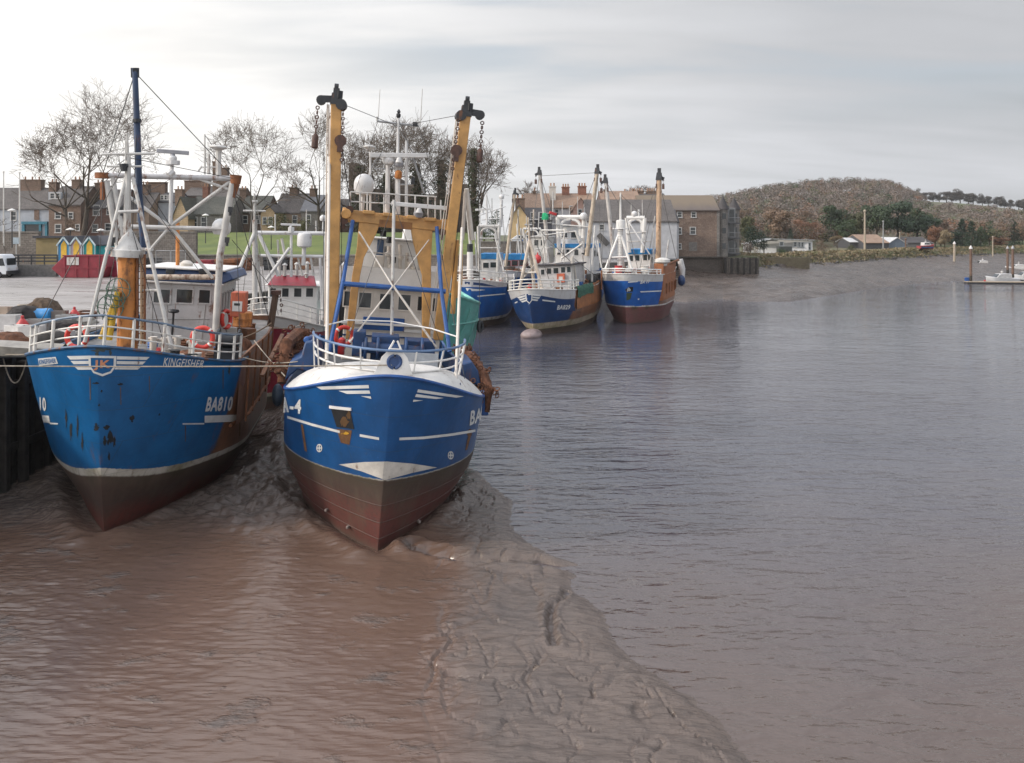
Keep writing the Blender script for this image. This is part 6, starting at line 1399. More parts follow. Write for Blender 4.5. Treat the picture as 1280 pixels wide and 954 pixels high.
# khaki container and stone walls
a, b = P(45, 320, 97), P(74, 295, 97); kc = thing('container', 'khaki kiosk cabin with flat dark roof beside the blue beach hut', 'cabin', ((a.x+b.x)/2, 97, QZ)); hw = (b.x-a.x)/2
mb = MB(); mb.mm(-hw, hw, 0, 4, 0, b.z-QZ-.25); mb.build('wall', paint('khaki_wall', (.22, .165, .07), .7, .1, .2, .6), kc)
mb = MB(); mb.mm(-hw-.25, hw+3, -.3, 4.3, b.z-QZ-.247, b.z-QZ); mb.build('roof', paint('hut_roof_dark', (.035, .036, .045), .7), kc)
STONE = brick('rubble_stone', (.135, .115, .10), (.20, .175, .15), (.075, .068, .06), 1, .55, .28, .6)
def stonewall(px0, px1, pyt, pyb, Y, label):
    a, b = P(px0, pyb, Y), P(px1, pyt, Y); r = thing('stone_wall', label, 'wall', ((a.x+b.x)/2, Y, a.z)); hw = (b.x-a.x)/2; H_ = b.z-a.z
    mb = MB(); mb.mm(-hw, hw, 0, .6, -1.0, H_); mb.build('wall', STONE, r)
    mb = MB(); mb.mm(-hw-.05, hw+.05, -.08, .68, H_+.003, H_+.18); mb.build('coping', plain('coping_stone', (.20, .18, .16), .85), r)
stonewall(-40, 48, 291, 322, 104, 'rubble stone wall behind the khaki cabin at the left edge')
stonewall(130, 245, 291, 325, 106, 'rubble stone retaining wall left of the green lawn')
stonewall(244, 412, 320, 345, 110, 'low dark stone wall in front of the green lawn')
stonewall(412, 640, 320, 342, 111, 'low stone wall at the foot of the lawn behind the yellow booms')
# mesh fence panels, white hoarding, boat rack
fn = thing('fence', 'grey wire mesh fence panels on the quay behind the wheelhouse', 'fence', P(213, 338, 88)); o = P(213, 338, 88)
for k, px in enumerate((195, 214)):
    a, b = P(px, 338, 88), P(px+18, 313.5, 88); mb = MB()
    for q in ((a.x, a.z, b.x, a.z), (a.x, b.z, b.x, b.z), (a.x, a.z, a.x, b.z), (b.x, a.z, b.x, b.z)): mb.tube((q[0]-o.x, 0, q[1]-o.z), (q[2]-o.x, 0, q[3]-o.z), .05, .05, 6)
    for j in range(1, 14): x = lerp(a.x, b.x, j/14)-o.x; mb.tube((x, 0, a.z-o.z), (x, 0, b.z-o.z), .014, .014, 4)
    for j in range(1, 6): z = lerp(a.z, b.z, j/6)-o.z; mb.tube((a.x-o.x, 0, z), (b.x-o.x, 0, z), .014, .014, 4)
    mb.build('mesh_panel', GREYS, fn)
def pole(px, py0, py1, Y, r, mat, label, cat='pole', name='flagpole', grp=None, r2=None):
    a, b = P(px, py1, Y), P(px, py0, Y); mb = MB(); mb.tube(a-Vector((0, 0, .3)), b, r, r2 or r*.7, 8); mb.ball(b, r*1.3, 8, 6); return item(name, mb, mat, label, cat, a, grp)
pole(4.5, 215, 305, 102, .09, WHITE, 'white flagpole at the left edge of the harbour', 'flagpole', 'flagpole', 'white flagpoles'); pole(24.5, 216, 305, 102, .10, WHITE, 'white flagpole left of the large brown chimney', 'flagpole', 'flagpole', 'white flagpoles')
def lamp(px, py0, py1, Y, label):
    a, b = P(px, py1, Y), P(px, py0, Y); r = thing('street_lamp', label, 'street lamp', a, 'street lamps round the green'); h_ = b.z-a.z
    mb = MB(); mb.tube((0, 0, -.5), (0, 0, h_), .07, .05, 8); mb.build('post', DARK, r)
    mb = MB(); mb.lathe([(.1, -.05), (.52, .05), (.5, .12), (.12, .3), (.02, .34)], (0, 0, h_), 12); mb.build('lamp_shade', WHITE, r)
for q in ((257, 270, 300, 118, 'street lamp with white dish shade above the stone gable roof'), (339, 285, 308, 118, 'short street lamp with white dish shade on the lawn by the yellow stone house'), (15, 264, 305, 101, 'street lamp with white dish shade between the two flagpoles'), (88, 288, 306, 100, 'low street lamp with white dish shade over the beach huts'), (126, 289, 308, 101, 'low street lamp with white dish shade right of the beach huts')): lamp(*q)
sg = thing('sign', 'small pale board on posts by the stone wall near the van', 'sign', P(20, 322, 95)); o = P(20, 322, 95); a, b = P(16.5, 305, 95), P(24, 297, 95)
mb = MB(); mb.mm(a.x-o.x, b.x-o.x, -.05, 0, a.z-o.z, b.z-o.z); mb.build('board', paint('sign_blue_grey', (.32, .38, .42), .5), sg); mb = MB(); mb.tube((0, .04, -.6), (0, .04, b.z-o.z-.2), .05, .05, 6); mb.build('post', PALE, sg)
# creel stacks and stored gear at the back of the quay
rnd = random.Random(3)
for k, (px, py, w_, h_, m_, lab) in enumerate(((190, 343, 2.2, 1.6, NETD, 'dark stack of gear behind the rusty mast post'), (283, 334, 2.6, 1.4, RUSTY, 'rust coloured stack of creels at the back of the quay'), (300, 330, 3, 1.5, NETB, 'brown stack of nets below the lawn wall'), (345, 333, 3.4, 1.8, DARK, 'dark stack of creels behind the red trawler mast'), (375, 333, 3, 1.7, BROWN, 'reddish stack of creels left of the yellow boom'), (258, 338, 2.2, 1.2, REDP, 'dark red heap on the quay behind the wheelhouse'))):
    c = P(px, py, 96+k); c.z = QZ; mb = MB()
    for j in range(3): mb.box(c+Vector((rnd.uniform(-.1, .1), rnd.uniform(-.1, .1), h_*(j+.5)/3)), (w_*rnd.uniform(.8, 1), 1.2, h_/3.05), rnd.uniform(-.08, .08))
    item('creel_stack', mb, m_, lab, 'creels', c, 'stored fishing gear on the quay', .06)
for px, py, rr, lab in ((22, 432, .45, 'grey coil of rope on the quay beside the white box'), (60, 412, .4, 'pale rope coil behind the small red float'), (110, 398, .5, 'brown rope coil at the right end of the quay gear'), (34, 388, .55, 'grey rope coil behind the dark net heap')):
    c = qp(px, py); mb = MB()
    for k in range(4): mb.ring(c+Vector((rnd.uniform(-.05, .05), rnd.uniform(-.05, .05), .05+.09*k)), (rnd.uniform(-.1, .1), rnd.uniform(-.1, .1), 1), rr*rnd.uniform(.75, 1), .055, 18, 6)
    item('rope_coil', mb, ROPE if 'grey' in lab or 'pale' in lab else NETB, lab, 'rope', c, 'rope coils on the quay')
stonewall(600, 664, 303, 330, 119, 'dark stone wall behind the blue trawler with swept stripes')
cr = thing('car', 'white car parked behind the white masts beside the yellow gabled house', 'car', P(656, 306, 121)); mb = MB()
mb.prism([(-2, -.85, .3), (2, -.85, .3), (2.05, -.85, .8), (1.2, -.85, .9), (.7, -.85, 1.42), (-1.2, -.85, 1.45), (-1.9, -.85, .95), (-2.05, -.85, .8)], (0, 1.7, 0)); mb.build('body', paint('van_white', (.62, .64, .66)), cr, bevel=.07)
mb = MB(); mb.prism([(-1.1, -.86, .95), (1.0, -.86, .95), (.62, -.86, 1.36), (-1.1, -.86, 1.38)], (0, -.01, 0)); mb.build('window', glass(), cr)
for x in (-1.25, 1.25): mb = MB(); mb.tube((x, -.9, .32), (x, -.7, .32), .32, .32, 14); mb.build('wheel', RUBBER, cr)
# ---------------------------------------------------------------- the town
SLATE = brick('slate_roof', (.085, .075, .070), (.115, .10, .092), (.05, .045, .042), 1, .4, .3, .6, .8)
SLATE_G = brick('green_grey_slate', (.085, .085, .068), (.11, .105, .085), (.05, .05, .042), 1, .4, .3, .7, .8)
SLATE_D = brick('dark_slate', (.050, .046, .048), (.07, .062, .062), (.03, .03, .03), 1, .4, .3, .5, .75)
TILE = brick('tan_tile', (.24, .155, .105), (.28, .19, .135), (.14, .10, .08), 1, .35, .3, .5, .85)
BRK = brick('brown_brick', (.165, .105, .075), (.21, .14, .10), (.11, .09, .075), 1, .45, .18, .5)
BRK_R = brick('red_brown_stone', (.15, .085, .065), (.19, .11, .085), (.09, .07, .06), 1, .6, .3, .5)
SAND = brick('sandstone', (.40, .28, .165), (.47, .34, .21), (.30, .22, .14), 1, .7, .35, .35)
GREYST = brick('grey_stone', (.17, .155, .14), (.22, .20, .18), (.10, .095, .09), 1, .6, .3, .5)
REND_W = plain('white_render', (.48, .48, .49), .85, .12, 1.2, .2)
REND_LG = plain('grey_white_render', (.38, .40, .43), .85, .12, 1.2, .2)
REND_Y = plain('yellow_render', (.58, .42, .22), .85, .10, 1.0, .2)
REND_T = plain('tan_render', (.30, .22, .16), .85, .15, 1.0, .2)
CHIMR = brick('chimney_brick', (.24, .10, .065), (.29, .13, .085), (.15, .10, .08), 1, .4, .16, .4)
FRAMEW = plain('window_frame_white', (.55, .54, .52), .6, .1)
GL = glass()
def win(parent, x, z, w_, h_, y=0.0, frame=None, bars=True):
    """A sash window standing in a front wall at depth y: frame, sill, glazing bar and pane."""
    mb = MB(); f_ = .13
    for e in ((x-w_/2-f_, x+w_/2+f_, z+h_, z+h_+f_), (x-w_/2-f_, x-w_/2, z, z+h_), (x+w_/2, x+w_/2+f_, z, z+h_)): mb.mm(e[0], e[1], y-.07, y-.003, e[2], e[3])
    mb.mm(x-w_/2-f_-.05, x+w_/2+f_+.05, y-.16, y-.003, z-.16, z-.001)
    if bars: mb.mm(x-w_/2, x+w_/2, y-.055, y-.02, z+h_*.47, z+h_*.53)
    mb.mi = 1; mb.mm(x-w_/2, x+w_/2, y-.018, y-.004, z, z+h_)
    return mb.build('window', [frame or FRAMEW, GL], parent)
def chimney(parent, x, y, z0, z1, w_, d, mat, pots=2):
    mb = MB(); mb.mm(x-w_/2, x+w_/2, y-d/2, y+d/2, z0, z1); mb.mm(x-w_/2-.1, x+w_/2+.1, y-d/2-.1, y+d/2+.1, z1+.003, z1+.2)
    ch = mb.build('chimney', mat, parent)
    for k in range(pots): mb = MB(); px = x-w_/2+w_*(k+.5)/pots; mb.lathe([(.15, 0), (.13, .5), (.17, .55), (.12, .6)], (px, y, z1+.2), 8); mb.build('chimney_pot', paint('pot_clay', (.35, .20, .12), .8, 0), ch if parent.parent is None else parent)
    return ch
def house(px0, px1, pyE, pyR, Y, depth, wall, roof, label, wins=(), chims=(), pyB=318, gable=False, z0=None, cat='house', name='house', over=.25, dormers=()):
    """A pitched-roof house; pixel columns px0-px1, eaves and ridge rows as in the photo at depth Y; wins are pixel boxes, chims (px, top row, width px, pots)."""
    a, e, b = P(px0, pyB, Y), P(px0, pyE, Y), P(px1, pyE, Y); zb = a.z if z0 is None else z0; o = Vector(((a.x+b.x)/2, Y, zb)); hw = (b.x-a.x)/2; ze = e.z-zb
    r = thing(name, label, cat, o); Yr = Y if gable else Y+depth/2; zr = CAM_H+(HY-pyR)*Yr/F-zb
    mb = MB()
    if gable: mb.prism([(-hw, 0, -1), (hw, 0, -1), (hw, 0, ze), (0, 0, zr), (-hw, 0, ze)], (0, depth, 0))
    else: mb.prism([(-hw, 0, -1), (-hw, 0, ze), (-hw, depth/2, zr), (-hw, depth, ze), (-hw, depth, -1)], (2*hw, 0, 0))
    mb.build('wall', wall, r)
    mb = MB(); t_ = .18
    if gable:
        for s_ in (-1, 1): k = (zr-ze)/hw; mb.prism([(s_*(hw+over), -over, ze-k*over+.02), (0, -over, zr+.02), (0, -over, zr+.02+t_), (s_*(hw+over), -over, ze-k*over+.02+t_)], (0, depth+2*over, 0))
    else:
        k = (zr-ze)/(depth/2)
        mb.prism([(-hw-.1, -over, ze-k*over+.02), (-hw-.1, depth/2, zr+.02), (-hw-.1, depth/2, zr+.02+t_), (-hw-.1, -over, ze-k*over+.02+t_)], (2*hw+.2, 0, 0))
        mb.prism([(-hw-.1, depth+over, ze-k*over+.02), (-hw-.1, depth/2, zr+.02), (-hw-.1, depth/2, zr+.02+t_), (-hw-.1, depth+over, ze-k*over+.02+t_)], (2*hw+.2, 0, 0))
    rf = mb.build('roof', roof, r)
    for q in wins:
        p0, p1 = P(q[0], q[3], Y)-o, P(q[2], q[1], Y)-o; win(r, (p0.x+p1.x)/2, p0.z, p1.x-p0.x, p1.z-p0.z)
    for c in chims:
        yc = (0 if gable else depth/2)+(depth*.5 if gable and len(c) > 5 else 0); t_ = P(c[0], c[1], Y+yc)-o; w_ = c[2]*(Y+yc)/F; zc = zr-1.6 if not gable else ze
        chimney(rf, t_.x, yc+(.6 if gable else 0), min(zc, t_.z-.6), t_.z, w_, min(1.4, w_), c[4] if len(c) > 4 else BRK, c[3])
    for d in dormers:
        p0, p1 = P(d[0], d[3], Y+1.2)-o, P(d[2], d[1], Y+1.2)-o; mb = MB(); mb.mm(p0.x, p1.x, 1.2, 3.5, p0.z, p1.z); dm = mb.build('dormer', REND_LG, r)
        win(dm, p0.x+(p1.x-p0.x)*.3, p0.z+.3, (p1.x-p0.x)*.28, (p1.z-p0.z)*.6, 1.2); win(dm, p0.x+(p1.x-p0.x)*.72, p0.z+.3, (p1.x-p0.x)*.28, (p1.z-p0.z)*.6, 1.2)
    return r
# left row, behind the big bare trees
h = house(-30, 61, 261, 236, 150, 9, REND_LG, SLATE, 'long house with pale upper wall and teal shopfront at the left edge', [(14, 265, 20, 275)], [(40.5, 226, 26, 3, BRK)])
a, b, o = P(27, 291, 149.6), P(59, 277, 149.6), h.location
mb = MB(); mb.mm(a.x-o.x, b.x-o.x, -.5, -.006, P(0, 280.5, 149.6).z-o.z, b.z-o.z); mb.cut()
for x0, x1 in ((27, 30.5), (48.5, 51), (56, 59)): mb.mm(P(x0, 0, 149.6).x-o.x, P(x1, 0, 149.6).x-o.x, -.4, -.006, 0, P(0, 280.7, 149.6).z-o.z); mb.cut()
mb.each('shopfront', paint('shop_teal', (.03, .16, .22), .5, 0, .2), h)
mb = MB(); mb.mm(P(31, 0, 149.6).x-o.x, P(48, 0, 149.6).x-o.x, -.2, -.008, P(0, 289, 149.6).z-o.z, P(0, 281, 149.6).z-o.z); mb.build('shop_window', GL, h)
mb = MB(); mb.mm(P(41.5, 0, 149.6).x-o.x, P(47.5, 0, 149.6).x-o.x, -.12, -.007, P(0, 275, 149.6).z-o.z, P(0, 262, 149.6).z-o.z); mb.build('wall_panel', BRK, h)
house(61, 101, 256, 234, 148, 9, BRK, SLATE, 'brown brick house with white framed windows and a pale dormer', [(69.5, 266, 75.5, 273), (69.5, 281, 76, 290.5), (95, 281, 99, 288), (86, 266, 91, 273)], [(68, 229, 9, 2, BRK), (97, 226, 10, 2, BRK)], dormers=[(60.5, 240, 77, 250)])
house(102, 151, 260, 238, 150, 9, BRK_R, SLATE_D, 'dark red brown stone house behind the largest bare tree', [(117, 257, 124, 269), (134, 258, 140, 268), (116, 281, 122, 290), (132, 280, 142, 288)], [(125, 230, 9, 2, BRK)])
house(150, 186, 264, 242, 152, 9, REND_T, SLATE, 'tan house with grey slate roof left of the blue derrick', [(158, 268, 163, 277), (172, 268, 177, 277)], [(182, 232, 10, 2, BRK)])
h = house(184, 210, 256, 242, 158, 8, BRK_R, SLATE_D, 'brick house with a broad brown chimney stack and pale parapet', [(190, 262, 196, 272)], [(196, 229, 24, 0, BRK)])
house(196, 222, 253, 243, 156, 7, REND_LG, SLATE_D, 'small blue grey cottage with three little windows under a dark roof', [(201.5, 244.5, 204, 249.5), (206, 244.5, 208.5, 249.5), (211, 244.5, 213.5, 249.5)])
h = house(216.5, 235, 270, 247, 140, 15, SAND, SLATE_G, 'sandstone gabled house with a steep greenish slate roof', [], [], pyB=292, gable=True)
house(233, 287, 268, 247, 143, 10, GREYST, SLATE_G, 'grey stone house with long greenish slate roof behind the gantry leg', [(240, 272, 246, 284), (252, 272, 258, 284), (270, 274, 276, 284)], [(225, 238, 9, 2, TILE), (258, 235, 7, 2, CHIMR)], pyB=292)
house(230, 264, 245, 234, 168, 9, BRK_R, SLATE, 'tall brown house with wide chimney stack above the greenish roof', [], [(247, 227, 30, 3, BRK)], pyB=292)
house(266, 300, 250, 236, 164, 9, BRK_R, SLATE, 'brown house with slim tower chimney right of the gantry', [(284, 256, 289, 264)], [(269.5, 203, 5.5, 1, BRK), (279.5, 211, 12, 2, BRK)], pyB=292)
house(298, 332, 266, 246, 150, 10, BRK, SLATE_G, 'brown stone house with mossy slate roof behind the red trawler mast', [(304, 270, 309, 279), (320, 270, 325, 279)], [(305, 238, 8, 2, BRK)], pyB=291)
house(326, 343, 265, 256, 146, 8, SAND, SLATE, 'small sandstone cottage on the edge of the lawn', [(329, 272, 333, 280), (336, 272, 340, 280)], [], pyB=291, gable=True)
house(343, 386, 266, 243, 152, 10, REND_T, SLATE, 'tan house with brown slate roof behind the white radar bar', [(352, 270, 357, 279), (366, 270, 371, 279), (377, 270, 382, 279)], [(368, 236, 10, 2, BRK)], pyB=291)
house(376, 412, 264, 245, 150, 10, GREYST, paint('lead_grey_roof', (.13, .13, .14), .6, .0, .2), 'grey stone house with lead grey roof left of the yellow boom', [(383, 269, 388, 280), (399, 269, 404, 280)], [(392, 237, 8, 2, BRK)], pyB=291)
house(412, 442, 268, 250, 156, 10, BRK, SLATE, 'brown house partly hidden by the left yellow boom', [(420, 272, 425, 281), (432, 272, 437, 281)], [], pyB=291)
# ruined castle among the trees
c = thing('castle', 'dark ruined stone castle rising among the bare trees', 'castle', P(510, 292, 172)); o = Vector(c.location); mb = MB()
for q in ((436, 447, 204, 0), (447, 458, 216, 0), (458, 484, 236, 1), (484, 502, 224, 2), (502, 520, 230, 2), (520, 562, 243, 0), (562, 584, 230, 2)):
    a, b = P(q[0], 300, 172+q[3]), P(q[1], q[2], 172+q[3]); mb.mm(a.x-o.x, b.x-o.x, q[3], q[3]+9+q[3], -2, b.z-o.z); mb.cut()
mb.each('tower', brick('castle_stone', (.095, .075, .06), (.13, .10, .08), (.06, .05, .045), 1, .6, .3, .7), c)
for q in ((444, 450, 215), (468, 474, 242), (495, 501, 230), (508, 513, 246), (535, 541, 250), (570, 576, 236)): p = P(q[0], q[2]+9, 172)-o; w_ = P(q[1], q[2], 172)-o; win(c, (p.x+w_.x)/2, p.z, (w_.x-p.x)*.6, w_.z-p.z, -.05, BRK, False)
# houses behind the far boats
house(638.5, 659.5, 272, 257, 128, 12, REND_Y, SLATE_D, 'yellow rendered gable house standing over the third row of boats', [], [(650, 249, 12, 2, BRK, 1)], pyB=300, gable=True)
house(656, 688, 263, 243, 150, 10, GREYST, TILE, 'grey house with tan tiled roof left of the brick chimneys', [(662, 266, 666, 274), (671, 266, 675, 274), (680, 266, 684, 274)], [(668, 240, 4, 1, BRK), (690.5, 234, 8, 2, CREAM)], pyB=300)
house(646, 690, 276, 261, 138, 9, plain('dark_render', (.10, .10, .115), .8, .2), SLATE_D, 'dark grey house with tall narrow windows behind the green bundle', [(664, 266, 668, 278), (674, 266, 678, 278), (684, 267, 688, 278)], [], pyB=300)
house(690, 742, 260, 243, 152, 10, REND_W, TILE, 'pale house with tan roof and two big brick chimneys', [(712, 258, 716, 268), (694, 262, 698, 270)], [(707, 235, 9, 3, CHIMR), (727.5, 234, 10, 3, CHIMR)], pyB=300)
house(716, 736, 262, 248, 147, 8, plain('pink_render', (.42, .27, .22), .85, .12), TILE, 'pink gabled house between the brick chimneys and the tall derrick', [(723, 262, 727, 270)], [], pyB=300, gable=True)
h = house(734, 846, 277, 251, 140, 12, REND_W, SLATE, 'long warehouse with big brown slate roof and white wall behind the far masts', [(750, 281, 755, 287)], [], pyB=316)
mb = MB(); p = P(753, 270, 142)-Vector(h.location); mb.box(p+Vector((0, 1.2, 0)), (.9, .9, 1.0)); mb.build('roof_light', PALE, h)
mb = MB(); p, q = P(748, 293, 139.5)-Vector(h.location), P(760, 306, 139.5)-Vector(h.location); mb.bar(p, q, .5, .9); mb.build('stair', plain('stair_dark', (.09, .085, .08), .8), h)
house(752, 800, 250, 240, 165, 9, BRK_R, TILE, 'brown gabled house with red chimney behind the warehouse ridge', [], [(781, 241, 4, 1, CHIMR), (757, 238, 5, 1, BRK)], pyB=300)
house(782, 834, 250, 243, 170, 9, REND_LG, SLATE, 'pale house with a row of chimney pots behind the warehouse', [(800, 252, 806, 258)], [(795, 240, 18, 6, BRK), (815, 240, 14, 5, BRK)], pyB=300)
h = house(826, 848.5, 278, 263, 146, 8, REND_W, SLATE_D, 'white house with dark hipped roof beside the stone mill', [(830, 280, 835, 289), (839.5, 280, 844.5, 289.5), (840, 296, 843, 303), (829, 296, 834, 304)], [], pyB=318)
# stone mill with its turreted end
mill = thing('mill', 'tall brown stone mill with two conical turrets at its river end', 'mill', P(868, 322, 155)); o = Vector(mill.location); Y = 155
def M_(px, py, y=Y): return P(px, py, y)-o
MST = brick('mill_stone', (.175, .118, .090), (.245, .18, .14), (.105, .088, .074), 1, .7, .3, .7)
x0, x1 = M_(800, 320).x, M_(899, 320).x; ze = M_(0, 263).z; dpt = 11; zr = CAM_H+(HY-245.5)*(Y+dpt/2)/F-o.z
mb = MB(); mb.prism([(x0, 0, -1), (x0, 0, ze), (x0, dpt/2, zr), (x0, dpt, ze), (x0, dpt, -1)], (x1-x0, 0, 0)); mb.build('wall', MST, mill)
mb = MB(); k = (zr-ze)/(dpt/2)
mb.prism([(x0, -.3, ze-k*.3+.02), (x0, dpt/2, zr+.02), (x0, dpt/2, zr+.22), (x0, -.3, ze-k*.3+.22)], (x1-x0+.1, 0, 0)); mb.prism([(x0, dpt+.3, ze-k*.3+.02), (x0, dpt/2, zr+.02), (x0, dpt/2, zr+.22), (x0, dpt+.3, ze-k*.3+.22)], (x1-x0+.1, 0, 0))
t = NT('mossy_slate'); n1 = t.noise(.5, 5, .6, (1, .3, .3)); zz = t.xyz()[2]; f_ = t.ramp(t.math('ADD', zz, t.math('MULTIPLY', n1, 2.4)), ze+.8, ze+3.0)
t.done(t.mix(f_, (.10, .082, .075), (.155, .12, .085)), .85, t.bump(t.noise(6, 3), .4, .04)); mb.build('roof', t.m, mill)
for q in ((847, 265.5, 852, 271.5), (864.5, 265.5, 869.5, 271.5), (846.5, 285, 851.5, 292.5), (863, 284.5, 869, 292.5), (846.5, 305, 851, 311), (828, 266, 833, 272)):
    p0, p1 = M_(q[0], q[3]), M_(q[2], q[1]); win(mill, (p0.x+p1.x)/2, p0.z, p1.x-p0.x, p1.z-p0.z)
p0, p1 = M_(862.5, 312.5), M_(870, 304); mb = MB(); mb.mm(p0.x-.2, p1.x+.2, -.06, -.004, p0.z-.2, p1.z+.2); mb.build('blocked_window', GREYST, mill)
QU = GREYST
mb = MB(); mb.mm(M_(896, 0).x, x1+.06, -.07, 3, -1, ze-.02); mb.build('corner_quoin', QU, mill)
for px, yy, pyt, pyc, rpx in ((903.5, 1.6, 262, 245, 6.2), (917.5, 9.6, 262, 247.5, 6.6)):
    c = M_(px, 300, Y+yy); rr = rpx*(Y+yy)/F; zt_ = M_(px, pyt, Y+yy).z; za = M_(px, pyc, Y+yy).z
    mb = MB(); mb.lathe([(rr, -1), (rr, zt_)], (c.x, yy, 0), 14); tw = mb.build('turret', GREYST, mill)
    mb = MB(); mb.lathe([(rr+.3, zt_), (rr+.28, zt_+.1), (.06, za), (.01, za+.25)], (c.x, yy, 0), 14); mb.build('turret_roof', SLATE_D, tw)
    for zf in (.18, .5, .8): mb = MB(); mb.mm(c.x-.35, c.x+.35, yy-rr-.03, yy-rr+.2, zt_*zf, zt_*zf+1.1); mb.build('window', GL, tw)
xa, xb = x1+.0, M_(914, 300, Y+6).x
mb = MB(); mb.mm(x1-.2, xb, 3.0, 8.4, -1, M_(0, 260, Y+4).z); bay = mb.build('bay', plain('bay_grey', (.20, .20, .20), .7, .2), mill)
for zf, hh in ((.10, 2.4), (.42, 2.7), (.72, 2.4)):
    H_ = M_(0, 260, Y+4).z
    for k in range(3): ya = 3.3+k*1.65; mb = MB(); mb.mm(xb-.02, xb+.05, ya, ya+1.4, H_*zf, H_*zf+hh); mb.build('window', GL, bay)
    for k in range(2): mb = MB(); xw = lerp(x1+.5, xb-.7, k/1.0); mb.mm(xw-.45, xw+.45, 2.93, 2.998, H_*zf, H_*zf+hh); mb.build('window', GL, bay)
    mb = MB(); mb.mm(x1+.2, xb+.8, 2.3, 8.9, H_*zf-.45, H_*zf-.25); mb.build('balcony', plain('balcony_dark', (.08, .08, .085), .7), bay)
    mb = MB(); mb.path([(x1+.6, 2.35, H_*zf+.75), (xb+.75, 2.35, H_*zf+.75), (xb+.75, 8.8, H_*zf+.75)], .04, 5)
    for k in range(7): yk = 2.35+k*1.07; mb.tube((xb+.75, yk, H_*zf-.25), (xb+.75, yk, H_*zf+.75), .03, .03, 5)
    mb.build('balcony_rail', GREYS, bay)
# retaining wall under the mill: stone, then timber piles
rw = thing('retaining_wall', 'dark stone and timber pile retaining wall below the mill', 'wall', P(890, 345, 150)); o = Vector(rw.location)
a, b = P(846, 345, 151), P(909, 322, 151); mb = MB(); mb.mm(a.x-o.x, b.x-o.x, .5, 4, -2, b.z-o.z); mb.build('stone_face', brick('wet_stone', (.075, .06, .05), (.11, .09, .075), (.045, .04, .036), 1, .6, .3, .7), rw)
mb = MB(); a2 = P(948, 322, 149)
mb.bar((a.x-o.x, .3, b.z-o.z+.1), (b.x-o.x, .3, b.z-o.z+.1), .5, .2); mb.build('coping', TIMB2, rw)
n = 17
for k in range(n):
    px = lerp(908, 949, k/(n-1)); p = P(px, 345, 148); mb = MB(); mb.bar((p.x-o.x, -1.4+.25*abs(k-8)/8, -1.6), (p.x-o.x, -1.4+.25*abs(k-8)/8, P(0, 322.5+.6*math.sin(k*2.1), 148).z-o.z), .40 if k % 3 else .5, .32); mb.build('pile', TIMB2 if k % 3 else TIMB, rw, bevel=.03)
mb = MB(); p, q = P(908, 345, 148), P(949, 322.6, 148); mb.mm(p.x-o.x, q.x-o.x, -.9, 6, -1, q.z-o.z-.15); mb.build('backfill', plain('earth_fill', (.09, .075, .055), .95), rw)
# garden walls, bungalow, boatyard sheds on the far bank
a, b = P(946, 336, 166), P(1012, 322, 166); gw = thing('garden_wall', 'mossy low garden wall in front of the white bungalow', 'wall', ((a.x+b.x)/2, 166, a.z)); hw = (b.x-a.x)/2
mb = MB(); mb.mm(-hw, hw, 0, .8, -1.5, b.z-a.z); mb.build('wall', brick('mossy_wall', (.13, .105, .065), (.17, .14, .085), (.08, .07, .05), 1, .5, .26, .6), gw)
bz = 5.3; bu = thing('bungalow', 'long white bungalow with shallow roof on the far bank', 'bungalow', P(980, 318, 186)); o = Vector(bu.location); Y = 186
def B_(px, py, y=Y): return P(px, py, y)-o
x0, x1 = B_(946, 300).x, B_(1015.5, 300).x; e = B_(0, 301.5).z
mb = MB(); mb.prism([(x0+4, 0, -1.5), (x1, 0, -1.5), (x1, 0, e), (x0+4, 0, e+.3), (x0, 5, e-1.0), (x0, 5, -1.5)], (0, 6, 0)); mb.build('wall', plain('bungalow_white', (.62, .62, .62), .8, .06, 1), bu)
mb = MB(); mb.prism([(x0+3.2, -.4, e+.45), (x1+.3, -.4, e+.15), (x1+.3, -.4, e+.32), (x0+3.2, -.4, e+.62)], (0, 8, 0)); mb.prism([(x0-.4, 4, e-.9), (x0+3.3, -.4, e+.44), (x0+3.3, -.4, e+.6), (x0-.4, 4, e-.72)], (0, 7, 0)); mb.build('roof', plain('bungalow_roof', (.36, .37, .38), .7), bu)
for q in ((992.5, 303, 995.5, 308), (998, 303.5, 1000, 308.5), (1002, 303.5, 1004, 308.5), (1011, 304, 1013, 312), (975, 303, 979, 307)):
    p0, p1 = B_(q[0], q[3]), B_(q[2], q[1]); win(bu, (p0.x+p1.x)/2, p0.z, p1.x-p0.x, p1.z-p0.z, 0, plain('bungalow_frame', (.3, .32, .33), .6))
mb = MB(); p0, p1 = B_(970, 316), B_(986, 308); mb.mm(p0.x, p1.x, -2.2, -.3, -1, p1.z); mb.build('porch', plain('porch_dark', (.06, .065, .06), .8), bu)
def shed(px0, px1, pyE, pyR, Y, depth, wall, roof, label, gable=False, pyB=313): return house(px0, px1, pyE, pyR, Y, depth, wall, roof, label, [], [], pyB=pyB, gable=gable, cat='shed', name='boat_shed')
shed(1080, 1111, 304, 294, 236, 16, plain('shed_dark', (.055, .055, .06), .8), TILE, 'brown roofed boat shed behind the tall pale pole')
shed(1110, 1133, 305, 297.5, 238, 14, plain('shed_blue_grey', (.12, .15, .19), .7), plain('shed_white_roof', (.5, .5, .5), .6), 'blue grey gabled boat shed with pale roof edge', True)
shed(1133, 1166, 304, 297, 246, 14, plain('shed_grey', (.13, .125, .12), .8), SLATE_D, 'long low dark roofed boatyard shed')
shed(1062, 1082, 303, 298, 240, 10, plain('shed_dark', (.055, .055, .06), .8), plain('shed_white_roof', (.5, .5, .5), .6), 'small shed with white roof beside the brown roofed boat shed')
